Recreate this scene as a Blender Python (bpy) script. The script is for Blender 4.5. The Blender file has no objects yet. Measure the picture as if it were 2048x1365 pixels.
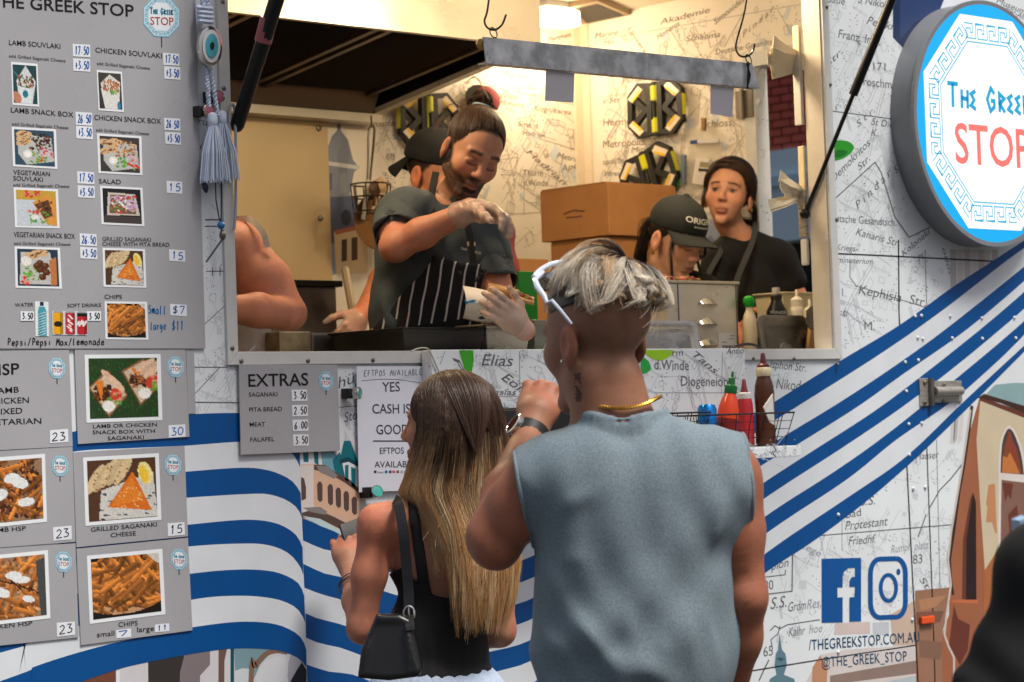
import bpy, bmesh, math, random
import numpy as np
from mathutils import Vector, Matrix
random.seed(7); rng = np.random.default_rng(7)
sc = bpy.context.scene; COL = sc.collection
# ------------------------------------------------------------------ camera
FPX, Z0, CAMH = 4836.0, 6.3, 1.5          # focal length in photo pixels, distance to the truck side, eye height
PSI, PITCH, ROLL = math.radians(43), math.radians(1.985), math.radians(1.95)
CAM = Vector((-Z0*math.sin(PSI), -Z0*math.cos(PSI), CAMH))
F0 = Vector((math.sin(PSI), math.cos(PSI), 0)); R0 = Vector((math.cos(PSI), -math.sin(PSI), 0))
FW = (F0*math.cos(PITCH) + Vector((0,0,math.sin(PITCH)))).normalized()
U0 = R0.cross(FW)
RT = R0*math.cos(ROLL) - U0*math.sin(ROLL); UP = U0*math.cos(ROLL) + R0*math.sin(ROLL)
cam_d = bpy.data.cameras.new('camera'); cam = bpy.data.objects.new('camera', cam_d); COL.objects.link(cam)
cam.matrix_world = Matrix(((RT.x,UP.x,-FW.x,CAM.x),(RT.y,UP.y,-FW.y,CAM.y),(RT.z,UP.z,-FW.z,CAM.z),(0,0,0,1)))
cam_d.sensor_width = 36; cam_d.lens = FPX*36/2048; cam_d.clip_end = 400; cam_d.clip_start = .05
cam_d.dof.use_dof = True; cam_d.dof.focus_distance = 5.6; cam_d.dof.aperture_fstop = 8.0
sc.camera = cam
# ------------------------------------------------------------------ sky, sun, exposure
SUN_EL, SUN_AZ = math.radians(63), math.radians(168)   # azimuth measured from +Y clockwise
w = bpy.data.worlds.new('World'); sc.world = w; w.use_nodes = True
nt = w.node_tree; sky = nt.nodes.new('ShaderNodeTexSky'); sky.sky_type = 'NISHITA'; sky.sun_disc = False
sky.sun_elevation = SUN_EL; sky.sun_rotation = SUN_AZ; sky.air_density = .9; sky.dust_density = 7.0; sky.ozone_density = 1.0
bg = nt.nodes['Background']; bg.inputs['Strength'].default_value = .095
nt.links.new(sky.outputs[0], bg.inputs[0])
sd = bpy.data.lights.new('sun', 'SUN'); sun = bpy.data.objects.new('sun', sd); COL.objects.link(sun)
sd.energy = 3.6; sd.angle = math.radians(16); sd.color = (1, .95, .88)
sdir = Vector((math.sin(SUN_AZ)*math.cos(SUN_EL), math.cos(SUN_AZ)*math.cos(SUN_EL), math.sin(SUN_EL)))
sun.rotation_euler = (-sdir).to_track_quat('-Z','Y').to_euler(); sun.location = (-3,-6,9)
vs = sc.view_settings; vs.view_transform = 'Standard'; vs.look = 'None'; vs.gamma = 1; vs.exposure = .07; vs.use_curve_mapping = False
sc.cycles.max_bounces = 6; sc.cycles.diffuse_bounces = 3; sc.cycles.glossy_bounces = 3; sc.cycles.transmission_bounces = 5
sc.cycles.transparent_max_bounces = 6; sc.cycles.caustics_reflective = False; sc.cycles.caustics_refractive = False
sc.cycles.use_denoising = True; sc.cycles.sample_clamp_indirect = 4
# ------------------------------------------------------------------ photo pixel -> place
def ray(px, py): return (FW + RT*((px-1024)/FPX) + UP*((682.5-py)/FPX))
def P(px, py, y=0.0):                      # point of the plane y = const seen at that pixel
    d = ray(px, py); return CAM + d*((y-CAM.y)/d.y)
def PX(px, py, x):
    d = ray(px, py); return CAM + d*((x-CAM.x)/d.x)
def PZ(px, py, z):
    d = ray(px, py); return CAM + d*((z-CAM.z)/d.z)
def PD(px, py, dist): return CAM + ray(px, py)*dist
def scale_at(p): return FPX/(Vector(p)-CAM).dot(FW)     # pixels per metre there
# ------------------------------------------------------------------ colours, materials
def lin(c):
    r = []
    for v in c[:3]:
        v /= 255.0
        r.append(v/12.92 if v <= .04045 else ((v+.055)/1.055)**2.4)
    return (*r, 1.0)
MATS = {}
def mat(name, col=None, rough=.5, metal=0, noise=0, nscale=30, attr=False, spec=.5, sss=0, bump=0, bscale=200, emit=None, estr=0, alpha=1, trans=0, coat=0, sheen=0, stretch=None, rvar=0, ior=1.45, aniso=0):
    if name in MATS: return MATS[name]
    m = bpy.data.materials.new(name); m.use_nodes = True; t = m.node_tree; b = t.nodes['Principled BSDF']
    N, L = t.nodes.new, t.links.new
    tc = N('ShaderNodeTexCoord'); src = tc.outputs['Object']
    if stretch:
        mp = N('ShaderNodeMapping'); mp.inputs['Scale'].default_value = stretch; L(src, mp.inputs[0]); src = mp.outputs[0]
    if attr:
        a = N('ShaderNodeVertexColor'); a.layer_name = 'Col'; c = a.outputs[0]
    else:
        rgb = N('ShaderNodeRGB'); rgb.outputs[0].default_value = lin(col); c = rgb.outputs[0]
    if noise or rvar:
        n = N('ShaderNodeTexNoise'); n.inputs['Scale'].default_value = nscale; n.inputs['Detail'].default_value = 6; L(src, n.inputs['Vector'])
    if noise:
        mr = N('ShaderNodeMapRange'); L(n.outputs[0], mr.inputs[0]); mr.inputs[1].default_value = .3; mr.inputs[2].default_value = .7
        mr.inputs[3].default_value = 1-noise; mr.inputs[4].default_value = 1+noise
        mx = N('ShaderNodeMix'); mx.data_type = 'RGBA'; mx.blend_type = 'MULTIPLY'; mx.inputs[0].default_value = 1
        L(c, mx.inputs[6]); L(mr.outputs[0], mx.inputs[7]); c = mx.outputs[2]
    L(c, b.inputs['Base Color'])
    if rvar:
        m2 = N('ShaderNodeMapRange'); L(n.outputs[0], m2.inputs[0]); m2.inputs[1].default_value = .3; m2.inputs[2].default_value = .7
        m2.inputs[3].default_value = max(.02, rough-rvar); m2.inputs[4].default_value = rough+rvar; L(m2.outputs[0], b.inputs['Roughness'])
    else: b.inputs['Roughness'].default_value = rough
    b.inputs['Metallic'].default_value = metal; b.inputs['Specular IOR Level'].default_value = spec; b.inputs['IOR'].default_value = ior
    if sss:
        b.inputs['Subsurface Weight'].default_value = sss; b.inputs['Subsurface Radius'].default_value = (1,.35,.2); b.inputs['Subsurface Scale'].default_value = .008
    if bump:
        n2 = N('ShaderNodeTexNoise'); n2.inputs['Scale'].default_value = bscale; n2.inputs['Detail'].default_value = 4; L(src, n2.inputs['Vector'])
        bp = N('ShaderNodeBump'); bp.inputs['Strength'].default_value = bump; bp.inputs['Distance'].default_value = .002
        L(n2.outputs[0], bp.inputs['Height']); L(bp.outputs[0], b.inputs['Normal'])
    if emit: b.inputs['Emission Color'].default_value = lin(emit); b.inputs['Emission Strength'].default_value = estr
    if alpha < 1: b.inputs['Alpha'].default_value = alpha
    if trans: b.inputs['Transmission Weight'].default_value = trans
    if coat: b.inputs['Coat Weight'].default_value = coat; b.inputs['Coat Roughness'].default_value = .12
    if sheen: b.inputs['Sheen Weight'].default_value = sheen
    if aniso: b.inputs['Anisotropic'].default_value = aniso
    MATS[name] = m; return m
# ------------------------------------------------------------------ scene graph helpers
def tag(o, label=None, cat=None, group=None, kind=None):
    if label: o['label'] = label
    if cat: o['category'] = cat
    if group: o['group'] = group
    if kind: o['kind'] = kind
    return o
def empty(name, loc, rz=0, **k):
    o = bpy.data.objects.new(name, None); o.empty_display_size = .1; COL.objects.link(o)
    o.location = loc; o.rotation_euler = (0,0,rz); o['_m'] = 1; del o['_m']
    return tag(o, **k)
def mw(o):                                  # world matrix before a depsgraph update
    m = Matrix.Translation(o.location) @ o.rotation_euler.to_matrix().to_4x4()
    return mw(o.parent) @ o.matrix_parent_inverse @ m if o.parent else m
def attach(o, parent):                      # parent without moving (o built in world coordinates)
    if parent: o.parent = parent; o.matrix_parent_inverse = mw(parent).inverted()
    return o
def mesh(name, V, Fc, m, parent=None, cols=None, smooth=False, local=False, **k):
    me = bpy.data.meshes.new(name)
    V = np.asarray(V, dtype=np.float32).reshape(-1,3)
    me.from_pydata(V.tolist() if len(V) < 3000 else V, [], Fc)
    if cols is not None:
        c = np.asarray(cols, dtype=np.float32)
        if c.shape[1] == 3: c = np.c_[c, np.ones(len(c), np.float32)]
        a = me.color_attributes.new('Col', 'FLOAT_COLOR', 'POINT'); a.data.foreach_set('color', c.ravel())
    if smooth: me.polygons.foreach_set('use_smooth', [True]*len(me.polygons))
    me.materials.append(m); me.update()
    o = bpy.data.objects.new(name, me); COL.objects.link(o)
    if parent:
        if local: o.parent = parent
        else: attach(o, parent)
    return tag(o, **k)
class B:                                    # collects shapes into one mesh
    def __init__(s): s.V = []; s.F = []; s.C = []; s.n = 0
    def add(s, V, F, c=None):
        V = [tuple(v) for v in V]; s.V += V; s.F += [tuple(i+s.n for i in f) for f in F]
        if c is not None: s.C += [c]*len(V) if isinstance(c, tuple) else list(c)
        s.n += len(V); return s
    def box(s, lo, hi, c=None):
        x0,y0,z0 = lo; x1,y1,z1 = hi
        return s.add([(x0,y0,z0),(x1,y0,z0),(x1,y1,z0),(x0,y1,z0),(x0,y0,z1),(x1,y0,z1),(x1,y1,z1),(x0,y1,z1)],
                     [(0,3,2,1),(4,5,6,7),(0,1,5,4),(1,2,6,5),(2,3,7,6),(3,0,4,7)], c)
    def tube(s, pts, r, n=8, c=None, cap=True):
        pts = [Vector(p) for p in pts]; rs = r if isinstance(r, (list, tuple)) else [r]*len(pts)
        V = []; F = []; prev = None
        for i, p in enumerate(pts):
            t = (pts[min(i+1,len(pts)-1)]-pts[max(i-1,0)]).normalized()
            if prev is None: u = t.orthogonal().normalized()
            else: u = (prev - t*prev.dot(t)); u = u.normalized() if u.length > 1e-6 else t.orthogonal().normalized()
            prev = u; v = t.cross(u)
            for k in range(n):
                a = 2*math.pi*k/n; V.append(p + (u*math.cos(a)+v*math.sin(a))*rs[i])
        for i in range(len(pts)-1):
            for k in range(n): F.append((i*n+k, i*n+(k+1)%n, (i+1)*n+(k+1)%n, (i+1)*n+k))
        if cap: F.append(tuple(range(n-1,-1,-1))); F.append(tuple((len(pts)-1)*n+k for k in range(n)))
        return s.add(V, F, c)
    def lathe(s, prof, at, axis=(0,0,1), n=20, c=None, flat=1.0):   # prof: [(radius, height)]
        q = Vector((0,0,1)).rotation_difference(Vector(axis)); at = Vector(at); V = []; F = []
        for r, h in prof:
            for k in range(n):
                a = 2*math.pi*k/n; V.append(at + q @ Vector((r*math.cos(a), r*math.sin(a)*flat, h)))
        for i in range(len(prof)-1):
            for k in range(n): F.append((i*n+k, i*n+(k+1)%n, (i+1)*n+(k+1)%n, (i+1)*n+k))
        F.append(tuple(range(n-1,-1,-1))); F.append(tuple((len(prof)-1)*n+k for k in range(n)))
        return s.add(V, F, c)
    def prism(s, poly, vec, c=None):        # polygon swept along vec
        poly = [Vector(p) for p in poly]; vec = Vector(vec); n = len(poly)
        return s.add(poly+[p+vec for p in poly], [tuple(range(n-1,-1,-1)), tuple(range(n,2*n))]+[(i,(i+1)%n,(i+1)%n+n,i+n) for i in range(n)], c)
    def build(s, name, m, parent=None, smooth=False, bevel=0, bseg=2, weld=False, **k):
        o = mesh(name, s.V, s.F, m, parent, s.C if s.C else None, smooth, **k)
        bm = bmesh.new(); bm.from_mesh(o.data); bmesh.ops.recalc_face_normals(bm, faces=bm.faces)
        if bevel: bmesh.ops.bevel(bm, geom=[e for e in bm.edges if len(e.link_faces) == 2 and e.calc_face_angle(0) > .5], offset=bevel, segments=bseg, affect='EDGES', profile=.7)
        if smooth:
            for f in bm.faces: f.smooth = True
            for e in bm.edges:
                if len(e.link_faces) == 2 and e.calc_face_angle(0) > .7: e.smooth = False
        bm.to_mesh(o.data); bm.free(); return o
def catmull(pts, n=8):
    pts = [Vector(p) for p in pts]; out = []
    for i in range(len(pts)-1):
        p0, p1, p2, p3 = pts[max(i-1,0)], pts[i], pts[i+1], pts[min(i+2,len(pts)-1)]
        for k in range(n):
            t = k/n; out.append(.5*((2*p1)+(p2-p0)*t+(2*p0-5*p1+4*p2-p3)*t*t+(3*p1-p0-3*p2+p3)*t**3))
    out.append(pts[-1]); return out
# ------------------------------------------------------------------ flat print: polygons, ribbons and lettering on a plane
TXT = {}
def glyphs(s, off=0.0, shear=0.0, space=1.0):
    key = (s, off, shear, space)
    if key not in TXT:
        cu = bpy.data.curves.new('t', 'FONT'); cu.body = s; cu.offset = off; cu.shear = shear; cu.resolution_u = 3; cu.space_character = space
        ob = bpy.data.objects.new('t', cu); me = ob.to_mesh()
        V = np.array([v.co[:2] for v in me.vertices]).reshape(-1,2); F = [tuple(p.vertices) for p in me.polygons]
        ob.to_mesh_clear(); bpy.data.objects.remove(ob); bpy.data.curves.remove(cu)
        TXT[key] = (V, F)
    return TXT[key]
EPS = .0005
class Sheet:
    """print on a plane; to3(px, py, h) maps photo pixels to a point h above the plane"""
    def __init__(s, to3): s.to3 = to3; s.b = B()
    def poly(s, pts, col, h=1):
        P3 = [s.to3(x, y, h) for x, y in pts]; s.b.add(P3, [tuple(range(len(P3)))], lin(col)); return s
    def ribbon(s, pts, wpx, col, h=1):
        """stroke of a pixel width, mitred"""
        p = [np.array(q[:2], float) for q in pts]; n = len(p); L = []; Rr = []
        for i in range(n):
            a = p[i]-p[i-1] if i else p[1]-p[0]; b = p[i+1]-p[i] if i < n-1 else p[-1]-p[-2]
            a = a/(np.hypot(*a)+1e-9); b = b/(np.hypot(*b)+1e-9); t = a+b; t = t/(np.hypot(*t)+1e-9)
            nn = np.array([-t[1], t[0]]); mi = 1/max(.5, abs(nn @ np.array([-b[1], b[0]])))
            L.append(p[i]+nn*wpx*.5*mi); Rr.append(p[i]-nn*wpx*.5*mi)
        V = [s.to3(x, y, h) for x, y in L]+[s.to3(x, y, h) for x, y in Rr]
        s.b.add(V, [(i, i+1, n+i+1, n+i) for i in range(n-1)], lin(col)); return s
    def text(s, t, a, b, hpx, col, h=1.6, off=.0, shear=0, up=None, space=1.0):
        """lettering whose baseline runs from pixel a to pixel b, capitals hpx tall"""
        V, F = glyphs(t, off, shear, space)
        if not len(V): return s
        x0, x1 = V[:,0].min(), V[:,0].max(); A = np.array(a, float); D = np.array(b, float)-A
        if up is None: up = np.array([-.03, -1.0])
        U = np.array(up)*hpx/.73
        pts = A + np.outer((V[:,0]-x0)/(x1-x0), D) + np.outer(V[:,1], U)
        s.b.add([s.to3(x, y, h) for x, y in pts], F, lin(col)); return s
    def build(s, name, m, parent=None, **k):
        me = mesh(name, s.b.V, s.b.F, m, parent, s.b.C, **k); return me
def wall3(y0=0.0): return lambda x, y, h: P(x, y, y0-h*EPS)
# ------------------------------------------------------------------ ground
gm = mat('asphalt', (74,73,72), .85, noise=.25, nscale=60, bump=.4, bscale=300)
mesh('ground', [(-150,-150,0),(150,-150,0),(150,150,0),(-150,150,0)], [(0,1,2,3)], gm, kind='structure')
# ------------------------------------------------------------------ the truck
DEP, XE, ZC, ZF = 2.1, 2.38, 3.08, .75
wl, wr = P(472,690).x, P(1666,690).x
zs = P(900,702).z; zt = 2.86
XL, XR, ZB, ZT = -2.7, 4.4, .5, 3.3
truck = empty('food_truck', (0,1.05,0), label='food truck with map-print side, Greek flag stripes and open serving window', cat='food truck')
m_wrap = mat('printed_vinyl_wrap', (219,226,231), .33, noise=.07, nscale=3, spec=.45, bump=.12, bscale=9, rvar=.1)
m_in = mat('interior_wallpaper', (231,222,208), .55, noise=.04, nscale=5)
m_print = mat('print_ink', attr=True, rough=.36, noise=.05, nscale=9, spec=.45)
m_ink_in = mat('interior_print_ink', attr=True, rough=.6)
m_trim = mat('painted_aluminium_trim', (205,206,204), .38, noise=.05, nscale=20, rvar=.08)
m_steel = mat('brushed_steel', (186,182,174), .33, .65, noise=.12, nscale=14, rvar=.12, stretch=(1,1,6))
m_dsteel = mat('dull_steel', (120,114,106), .42, .9, noise=.2, nscale=8, rvar=.15)
m_black = mat('black_paint', (18,18,19), .45, noise=.2, nscale=40)
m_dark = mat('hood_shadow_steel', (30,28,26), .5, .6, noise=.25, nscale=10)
def frame_mesh(name, lo, hi, hlo, hhi, axis, t0, t1, m, parent, **k):
    """slab with a rectangular hole; axis 'y': plane XZ between y=t0..t1, 'x': plane YZ"""
    def pt(a, b, t): return (a, t, b) if axis == 'y' else (t, a, b)
    o = [(lo[0],lo[1]),(hi[0],lo[1]),(hi[0],hi[1]),(lo[0],hi[1])]; i = [(hlo[0],hlo[1]),(hhi[0],hlo[1]),(hhi[0],hhi[1]),(hlo[0],hhi[1])]
    V = [pt(*p, t) for t in (t0, t1) for p in o+i]; Fc = []
    for k2 in range(4):
        n = (k2+1) % 4
        Fc += [(k2,n,4+n,4+k2), (8+k2,12+k2,12+n,8+n), (k2,8+k2,8+n,n), (4+k2,4+n,12+n,12+k2)]
    b = B(); b.add(V, Fc); return b.build(name, m, parent, **k)
WT = .062
frame_mesh('side_wall', (XL,ZB), (XR,ZT), (wl,zs), (wr,zt), 'y', 0, WT, m_wrap, truck)
b = B(); b.box((XL,DEP,ZB),(XE+.05,DEP+.05,ZT)); b.build('back_wall', m_in, truck)
b = B(); b.box((XL,WT,ZC),(XE+.05,DEP,ZC+.05)); b.build('ceiling', mat('ceiling_panel', (214,200,178), .5, noise=.05), truck)
b = B(); b.box((XL,WT,ZF-.06),(XE+.05,DEP,ZF)); b.build('floor', mat('checker_floor', (70,68,64), .5, noise=.2), truck)
b = B(); b.box((XL-.05,0,ZB),(XL,DEP+.05,ZT)); b.build('end_wall_rear', m_in, truck)
dy0, dy1, dzt = .25, 1.2, PX(1536,128,XE).z
frame_mesh('end_wall', (WT,ZF), (DEP,ZC), (dy0,ZF+.001), (dy1,dzt), 'x', XE, XE+.05, m_in, truck)
b = B(); b.box((XL-.05,-.02,ZT),(XE+.06,DEP+.07,ZT+.06)); b.build('roof', m_trim, truck)
# door frame and hinge in the end wall
b = B(); b.box((XE-.012,dy1-.003,ZF+.002),(XE+.06,dy1+.05,dzt+.05)); b.box((XE-.012,dy0,dzt-.003),(XE+.06,dy1-.0035,dzt+.05)); b.build('door_frame', m_trim, truck)
hz = PX(1520,205,XE).z
b = B(); b.box((XE-.02,dy1+.002,hz-.05),(XE-.0125,dy1+.085,hz+.05)); b.tube([(XE-.024,dy1+.05,hz-.055),(XE-.024,dy1+.05,hz+.055)], .008); b.build('door_hinge', m_dsteel, truck)
# corner strips inside
b = B(); b.box((XE-.05,DEP-.012,ZF),(XE,DEP,ZC)); b.box((XE-.012,DEP-.05,ZF),(XE,DEP-.012,ZC)); b.build('corner_strip', mat('cream_strip',(228,212,188),.5), truck)
# window trim: mitred strips, proud of the wrap
TW, TP = .031, .009
def trim(name, q):
    b = B(); b.prism([(x,-TP,z) for x, z in q], (0,TP-.0002,0)); return b.build(name, m_trim, truck, bevel=.002)
zi, xi0, xi1 = zs, wl, wr
trim('window_trim', [(xi0-TW,zi-TW),(xi0,zi),(xi0,zt),(xi0-TW,zt+TW)])
trim('window_trim', [(xi1,zi),(xi1+TW,zi-TW),(xi1+TW,zt+TW),(xi1,zt)])
trim('window_trim', [(xi0-TW,zi-TW),(xi1+TW,zi-TW),(xi1,zi),(xi0,zi)])
trim('window_trim', [(xi0,zt),(xi1,zt),(xi1+TW,zt+TW),(xi0-TW,zt+TW)])
for nm, q in (('window_reveal', [(wl+.0002,.001,zs),(wl+.004,.001,zs),(wl+.004,WT+.006,zs),(wl+.0002,WT+.006,zs)]), ('window_reveal', [(wr-.004,.001,zs),(wr-.0002,.001,zs),(wr-.0002,WT+.006,zs),(wr-.004,WT+.006,zs)])):
    b = B(); b.prism(q, (0,0,zt-zs)); b.build(nm, mat('cream_reveal', (212,203,188), .45, noise=.05, nscale=20), truck)
for px, py in ((460,697),(478,723),(611,722),(741,721),(1502,718),(1583,718),(1672,730),(441,5),(443,178),(1649,15),(1656,170),(1668,440)):
    p = P(px, py); b = B(); b.lathe([(.0058,0),(.0058,.002),(.003,.0045),(.0012,.0046)], (p.x,-TP+.0005,p.z), (0,-1,0), 10); b.build('screw', m_dsteel, truck, smooth=True)
# seams and gaps of the side panels
gap = Sheet(wall3(-.0004)); G = (38,36,36)
for q, wd in (([(1668,507.5),(1760,511.5),(2048,526)],3), ([(1797,480),(1798,625),(1806,780),(1832,1290),(1836,1365)],2.6), ([(1845,690),(1852,850),(1868,1290),(1870,1365)],2.2),
            ([(1845,692),(1940,697),(2048,702)],1.6), ([(1480,1346),(1640,1320),(1832,1291)],2.6), ([(410,453),(455,453)],2), ([(845,420),(845,421)],1)):
    gap.ribbon(q, wd, G, 0)
gap.build('panel_gap', m_print, truck, kind='stuff')
b = B()
for px, py in ((1830,633),(1842,632),(1900,633),(1963,637),(2028,636),(1835,676),(1845,678),(1904,677),(1964,678),(2031,677),(1810,725),(1836,721),(1812,783),(1817,849),(1843,847),(1818,910),(1826,978),(1850,975),(1676,1030),(1824,1240),(1676,1305)):
    p = P(px, py); b.lathe([(.0065,0),(.005,.003),(.002,.0045)], (p.x,-.001,p.z), (0,-1,0), 8)
b.build('rivets', mat('white_rivet',(208,216,222),.3), truck, smooth=True, kind='stuff')
# door hinge with spring barrel on the hatch
h0, h1, h2, h3 = P(1836,757), P(1861,812), P(1922,808), P(1922,762)
hg = B(); hg.box((h0.x,-.006,h1.z),(h1.x,-.0005,h0.z)); hgo = hg.build('hatch_hinge', m_steel, truck, bevel=.002)
b = B(); b.box((P(1866,783).x,-.0062,P(1900,805).z),(h2.x,-.0004,P(1900,762).z)); b.build('hinge_leaf', m_steel, hgo, bevel=.002)
b = B(); zc = P(1885,783).z; b.tube([(P(1862,783).x,-.014,zc),(P(1915,783).x,-.014,zc)], .014, 14); b.build('hinge_barrel', m_steel, hgo, smooth=True)
b = B(); b.tube([(P(1857,783).x,-.011,h0.z),(P(1857,783).x,-.011,h1.z)], .009, 12); b.build('hinge_pin', m_dsteel, hgo, smooth=True)
for q in ((1846,766),(1846,806),(1884,770),(1884,803),(1915,783)):
    p = P(*q); b = B(); b.lathe([(.007,0),(.007,.004),(.004,.006)], (p.x,-.006,p.z), (0,-1,0), 8); b.build('bolt', m_dsteel, hgo)
# side marker lamp, orange
p = P(1851,1240); b = B(); b.box((p.x-.032,-.012,p.z-.011),(p.x+.032,-.0005,p.z+.011)); b.build('side_marker', mat('amber_lens',(226,88,38),.25), truck, bevel=.004)
# ------------------------------------------------------------------ the Greek flag wave and the drawings on the wrap
BLUE, WHITE = (2,76,142), (214,221,228)
def curve(pts, n=6): return [(v.x, v.y) for v in catmull([(x,y,0) for x, y in pts], n)]
flag = Sheet(wall3()); ns = 0
LB = [  # boundaries of the left wave, top to bottom, ending in the fold
 [(0,905),(60,886),(146,864),(260,843),(377,829.5),(480,826.5),(545,832),(585,848),(599,870)],
 [(0,955),(60,930),(146,904),(260,897),(369,892),(482,884),(540,889),(582,905),(600,935)],
 [(0,1010),(80,985),(200,960),(371,944),(482,936),(532,940),(567,952),(588,966),(601,986)],
 [(0,1060),(80,1035),(200,1010),(373,996),(506,988),(546,991),(577,1003),(596,1019),(604,1037)],
 [(0,1125),(80,1098),(200,1070),(376,1050),(489,1040),(547,1045.6),(581,1061),(597,1077),(605,1095)],
 [(0,1180),(80,1150),(200,1115),(378,1093.5),(479,1087.7),(533,1090),(574,1105),(598,1130),(606.5,1150)],
 [(0,1245),(80,1215),(200,1175),(380,1148),(479,1139.6),(547,1143.7),(588,1160),(602,1175),(608.5,1192)],
 [(0,1306),(48,1290),(200,1240),(383,1200),(479,1192),(547,1197.7),(584.5,1211),(601,1226),(610.5,1246)],
 [(0,1363),(68,1334),(162,1304),(273,1276),(385,1255),(479,1244),(547,1248),(588,1264),(605,1280),(612.5,1300)],
 [(20,1420),(100,1387),(164,1363.5),(239,1338),(308,1322.5),(410,1304),(479,1297),(547,1300),(581,1309),(602,1321),(613,1336)]]
FOLDX = lambda y: 599+(y-870)*.0285
RB = [  # boundaries right of the fold, running on to the far end of the flag
 [(604,1036),(640,1052),(667,1062),(780,1098),(900,1128),(1000,1129),(1062,1114),(1200,1040),(1380,925),(1506,832),(1548,804.6),(1681.5,721.5),(1798.5,651),(1909,572),(1980,526),(2048,481.5),(2110,440)],
 [(606.5,1081.5),(645,1098.4),(673,1104),(780,1145),(900,1172),(1000,1172),(1067,1155),(1200,1080),(1380,960),(1512,866),(1601.5,809),(1761.5,707.7),(1884.6,621.5),(2007.7,526),(2048,497),(2110,452)],
 [(606.5,1128),(653,1149),(695,1157),(790,1190),(900,1217),(1000,1214),(1067,1196),(1200,1120),(1380,1000),(1506,912),(1551,883),(1685,801.5),(1803,723),(1900,652),(2048,534),(2110,482)],
 [(609,1176),(645,1190),(678,1198.6),(790,1238),(900,1263),(1010,1254),(1070,1235),(1200,1155),(1380,1035),(1512,938.6),(1592,891),(1715,814),(1803,751),(1931,661.5),(2048,563),(2110,508)],
 [(611,1227),(645,1241),(673,1246.5),(790,1285),(900,1312),(991,1301.5),(1073,1275),(1200,1195),(1380,1072),(1519,971.6),(1629,900),(1746,824.6),(1845,751),(1961.5,658.5),(2048,584.6),(2110,528)],
 [(612,1276),(645,1289),(681,1296),(790,1335),(900,1359),(1003,1341),(1075,1315.6),(1200,1235),(1380,1110),(1524,1000.8),(1678.5,900),(1808,812),(1931,717),(2048,618.5),(2110,562)],
 [(613.6,1329.7),(659,1344),(707,1350),(790,1382),(900,1405),(1000,1390),(1080,1358),(1200,1278),(1380,1150),(1528,1035),(1657.6,951),(1743,892),(1826,828),(1961.5,717),(2048,643),(2110,585)],
 [(615,1378),(659,1392),(707,1400),(790,1430),(900,1452),(1000,1436),(1080,1402),(1200,1322),(1380,1190),(1531.5,1068),(1693,960),(1792.6,880),(1900,806),(1992,726),(2048,671),(2110,610)],
 [(617,1428),(659,1440),(707,1450),(790,1480),(900,1500),(1000,1482),(1080,1446),(1200,1362),(1380,1230),(1531.5,1107),(1693,997),(1810,915.5),(1925,806),(2048,692),(2110,636)],
 [(619,1478),(659,1490),(707,1500),(790,1528),(900,1546),(1000,1528),(1080,1492),(1200,1406),(1380,1268),(1528,1148),(1622,1086),(1729,1006),(1817.5,930),(1867,883.5),(1961.5,791),(2048,704.6),(2110,648)]]
def ext(c, x, first):
    (xa, ya), (xb, yb) = (c[0], c[1]) if first else (c[-2], c[-1]); m = (yb-ya)/(xb-xa)*.8; q = (x, (ya if first else yb)+m*(x-(xa if first else xb))); return [q]+c if first else c+[q]
LB = [ext(c, -650, True) for c in LB]; RB = [ext(c, 2480, False) for c in RB]
def band(up, lo, col, h, name):
    s = Sheet(wall3()); u = curve(up, 6); l = curve(lo, 6); n = min(len(u), len(l))
    # strips of quads between the two boundaries, resampled to the same count
    def res(c, k):
        c = np.array(c); d = np.r_[0, np.cumsum(np.hypot(*np.diff(c, axis=0).T))]; t = np.linspace(0, d[-1], k)
        return np.c_[np.interp(t, d, c[:,0]), np.interp(t, d, c[:,1])]
    k = 96; u = res(u, k); l = res(l, k)
    V = [s.to3(x, y, h) for x, y in np.r_[u, l]]
    s.b.add(V, [(i, i+1, k+i+1, k+i) for i in range(k-1)], lin(col)); return s.build(name, m_print, truck)
def close_fold(pts, nxt): return pts
for i in range(9):
    lo = LB[i+1]
    band(LB[i], lo, BLUE if i % 2 == 0 else WHITE, 2.0, 'flag_stripe' )
    band(RB[i], RB[i+1], BLUE if i % 2 == 0 else WHITE, 1.4, 'flag_stripe')
dr = Sheet(wall3())
# monastery drawing between the boards
TEAL, TEAL2, PALE, PEACH, BRN, GREY = (22,112,126), (112,168,184), (196,220,228), (222,184,156), (92,74,68), (140,136,136)
dr.poly([(600,903),(682,903),(694,861),(703,862),(724,905),(724,1090),(668,1062),(604,1036)], (222,224,226), 1.0)
dr.poly([(601,930),(635,928),(678,942),(722,985),(722,1068),(640,1050),(603,1035)], PEACH, 1.1)
dr.poly([(600,932),(627,930),(628,1040),(603,1036)], (224,216,212), 1.15)
dr.poly([(606,904),(617,904),(617,925),(607,924)], TEAL, 1.2); dr.poly([(627,904),(637,904),(637,932),(629,926)], TEAL, 1.2)
dr.poly([(641,905),(668,903),(684,930),(684,956),(664,943),(645,930)], TEAL2, 1.2); dr.poly([(665,920),(680,904),(690,955),(678,958),(668,938)], TEAL, 1.25)
dr.poly([(688,882),(701,882),(717,925),(714,928),(696,917),(679,922)], TEAL, 1.3); dr.poly([(679,920),(696,914),(718,928),(716,934),(697,924),(680,928)], (16,70,84), 1.35)
dr.poly([(690,861),(701,882),(690,882)], (202,208,214), 1.3)
dr.poly([(684,928),(697,924),(716,934),(716,980),(686,962)], (226,232,234), 1.25); dr.poly([(690,931),(697,930),(697,965),(690,960)], TEAL, 1.4); dr.poly([(702,934),(711,938),(711,978),(703,972)], TEAL, 1.4)
dr.poly([(628,930),(650,930),(676,948),(700,960),(722,982),(722,990),(690,966),(655,946),(628,940)], BRN, 1.4); dr.poly([(632,932),(655,932),(676,952),(668,958),(640,945)], GREY, 1.45)
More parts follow.
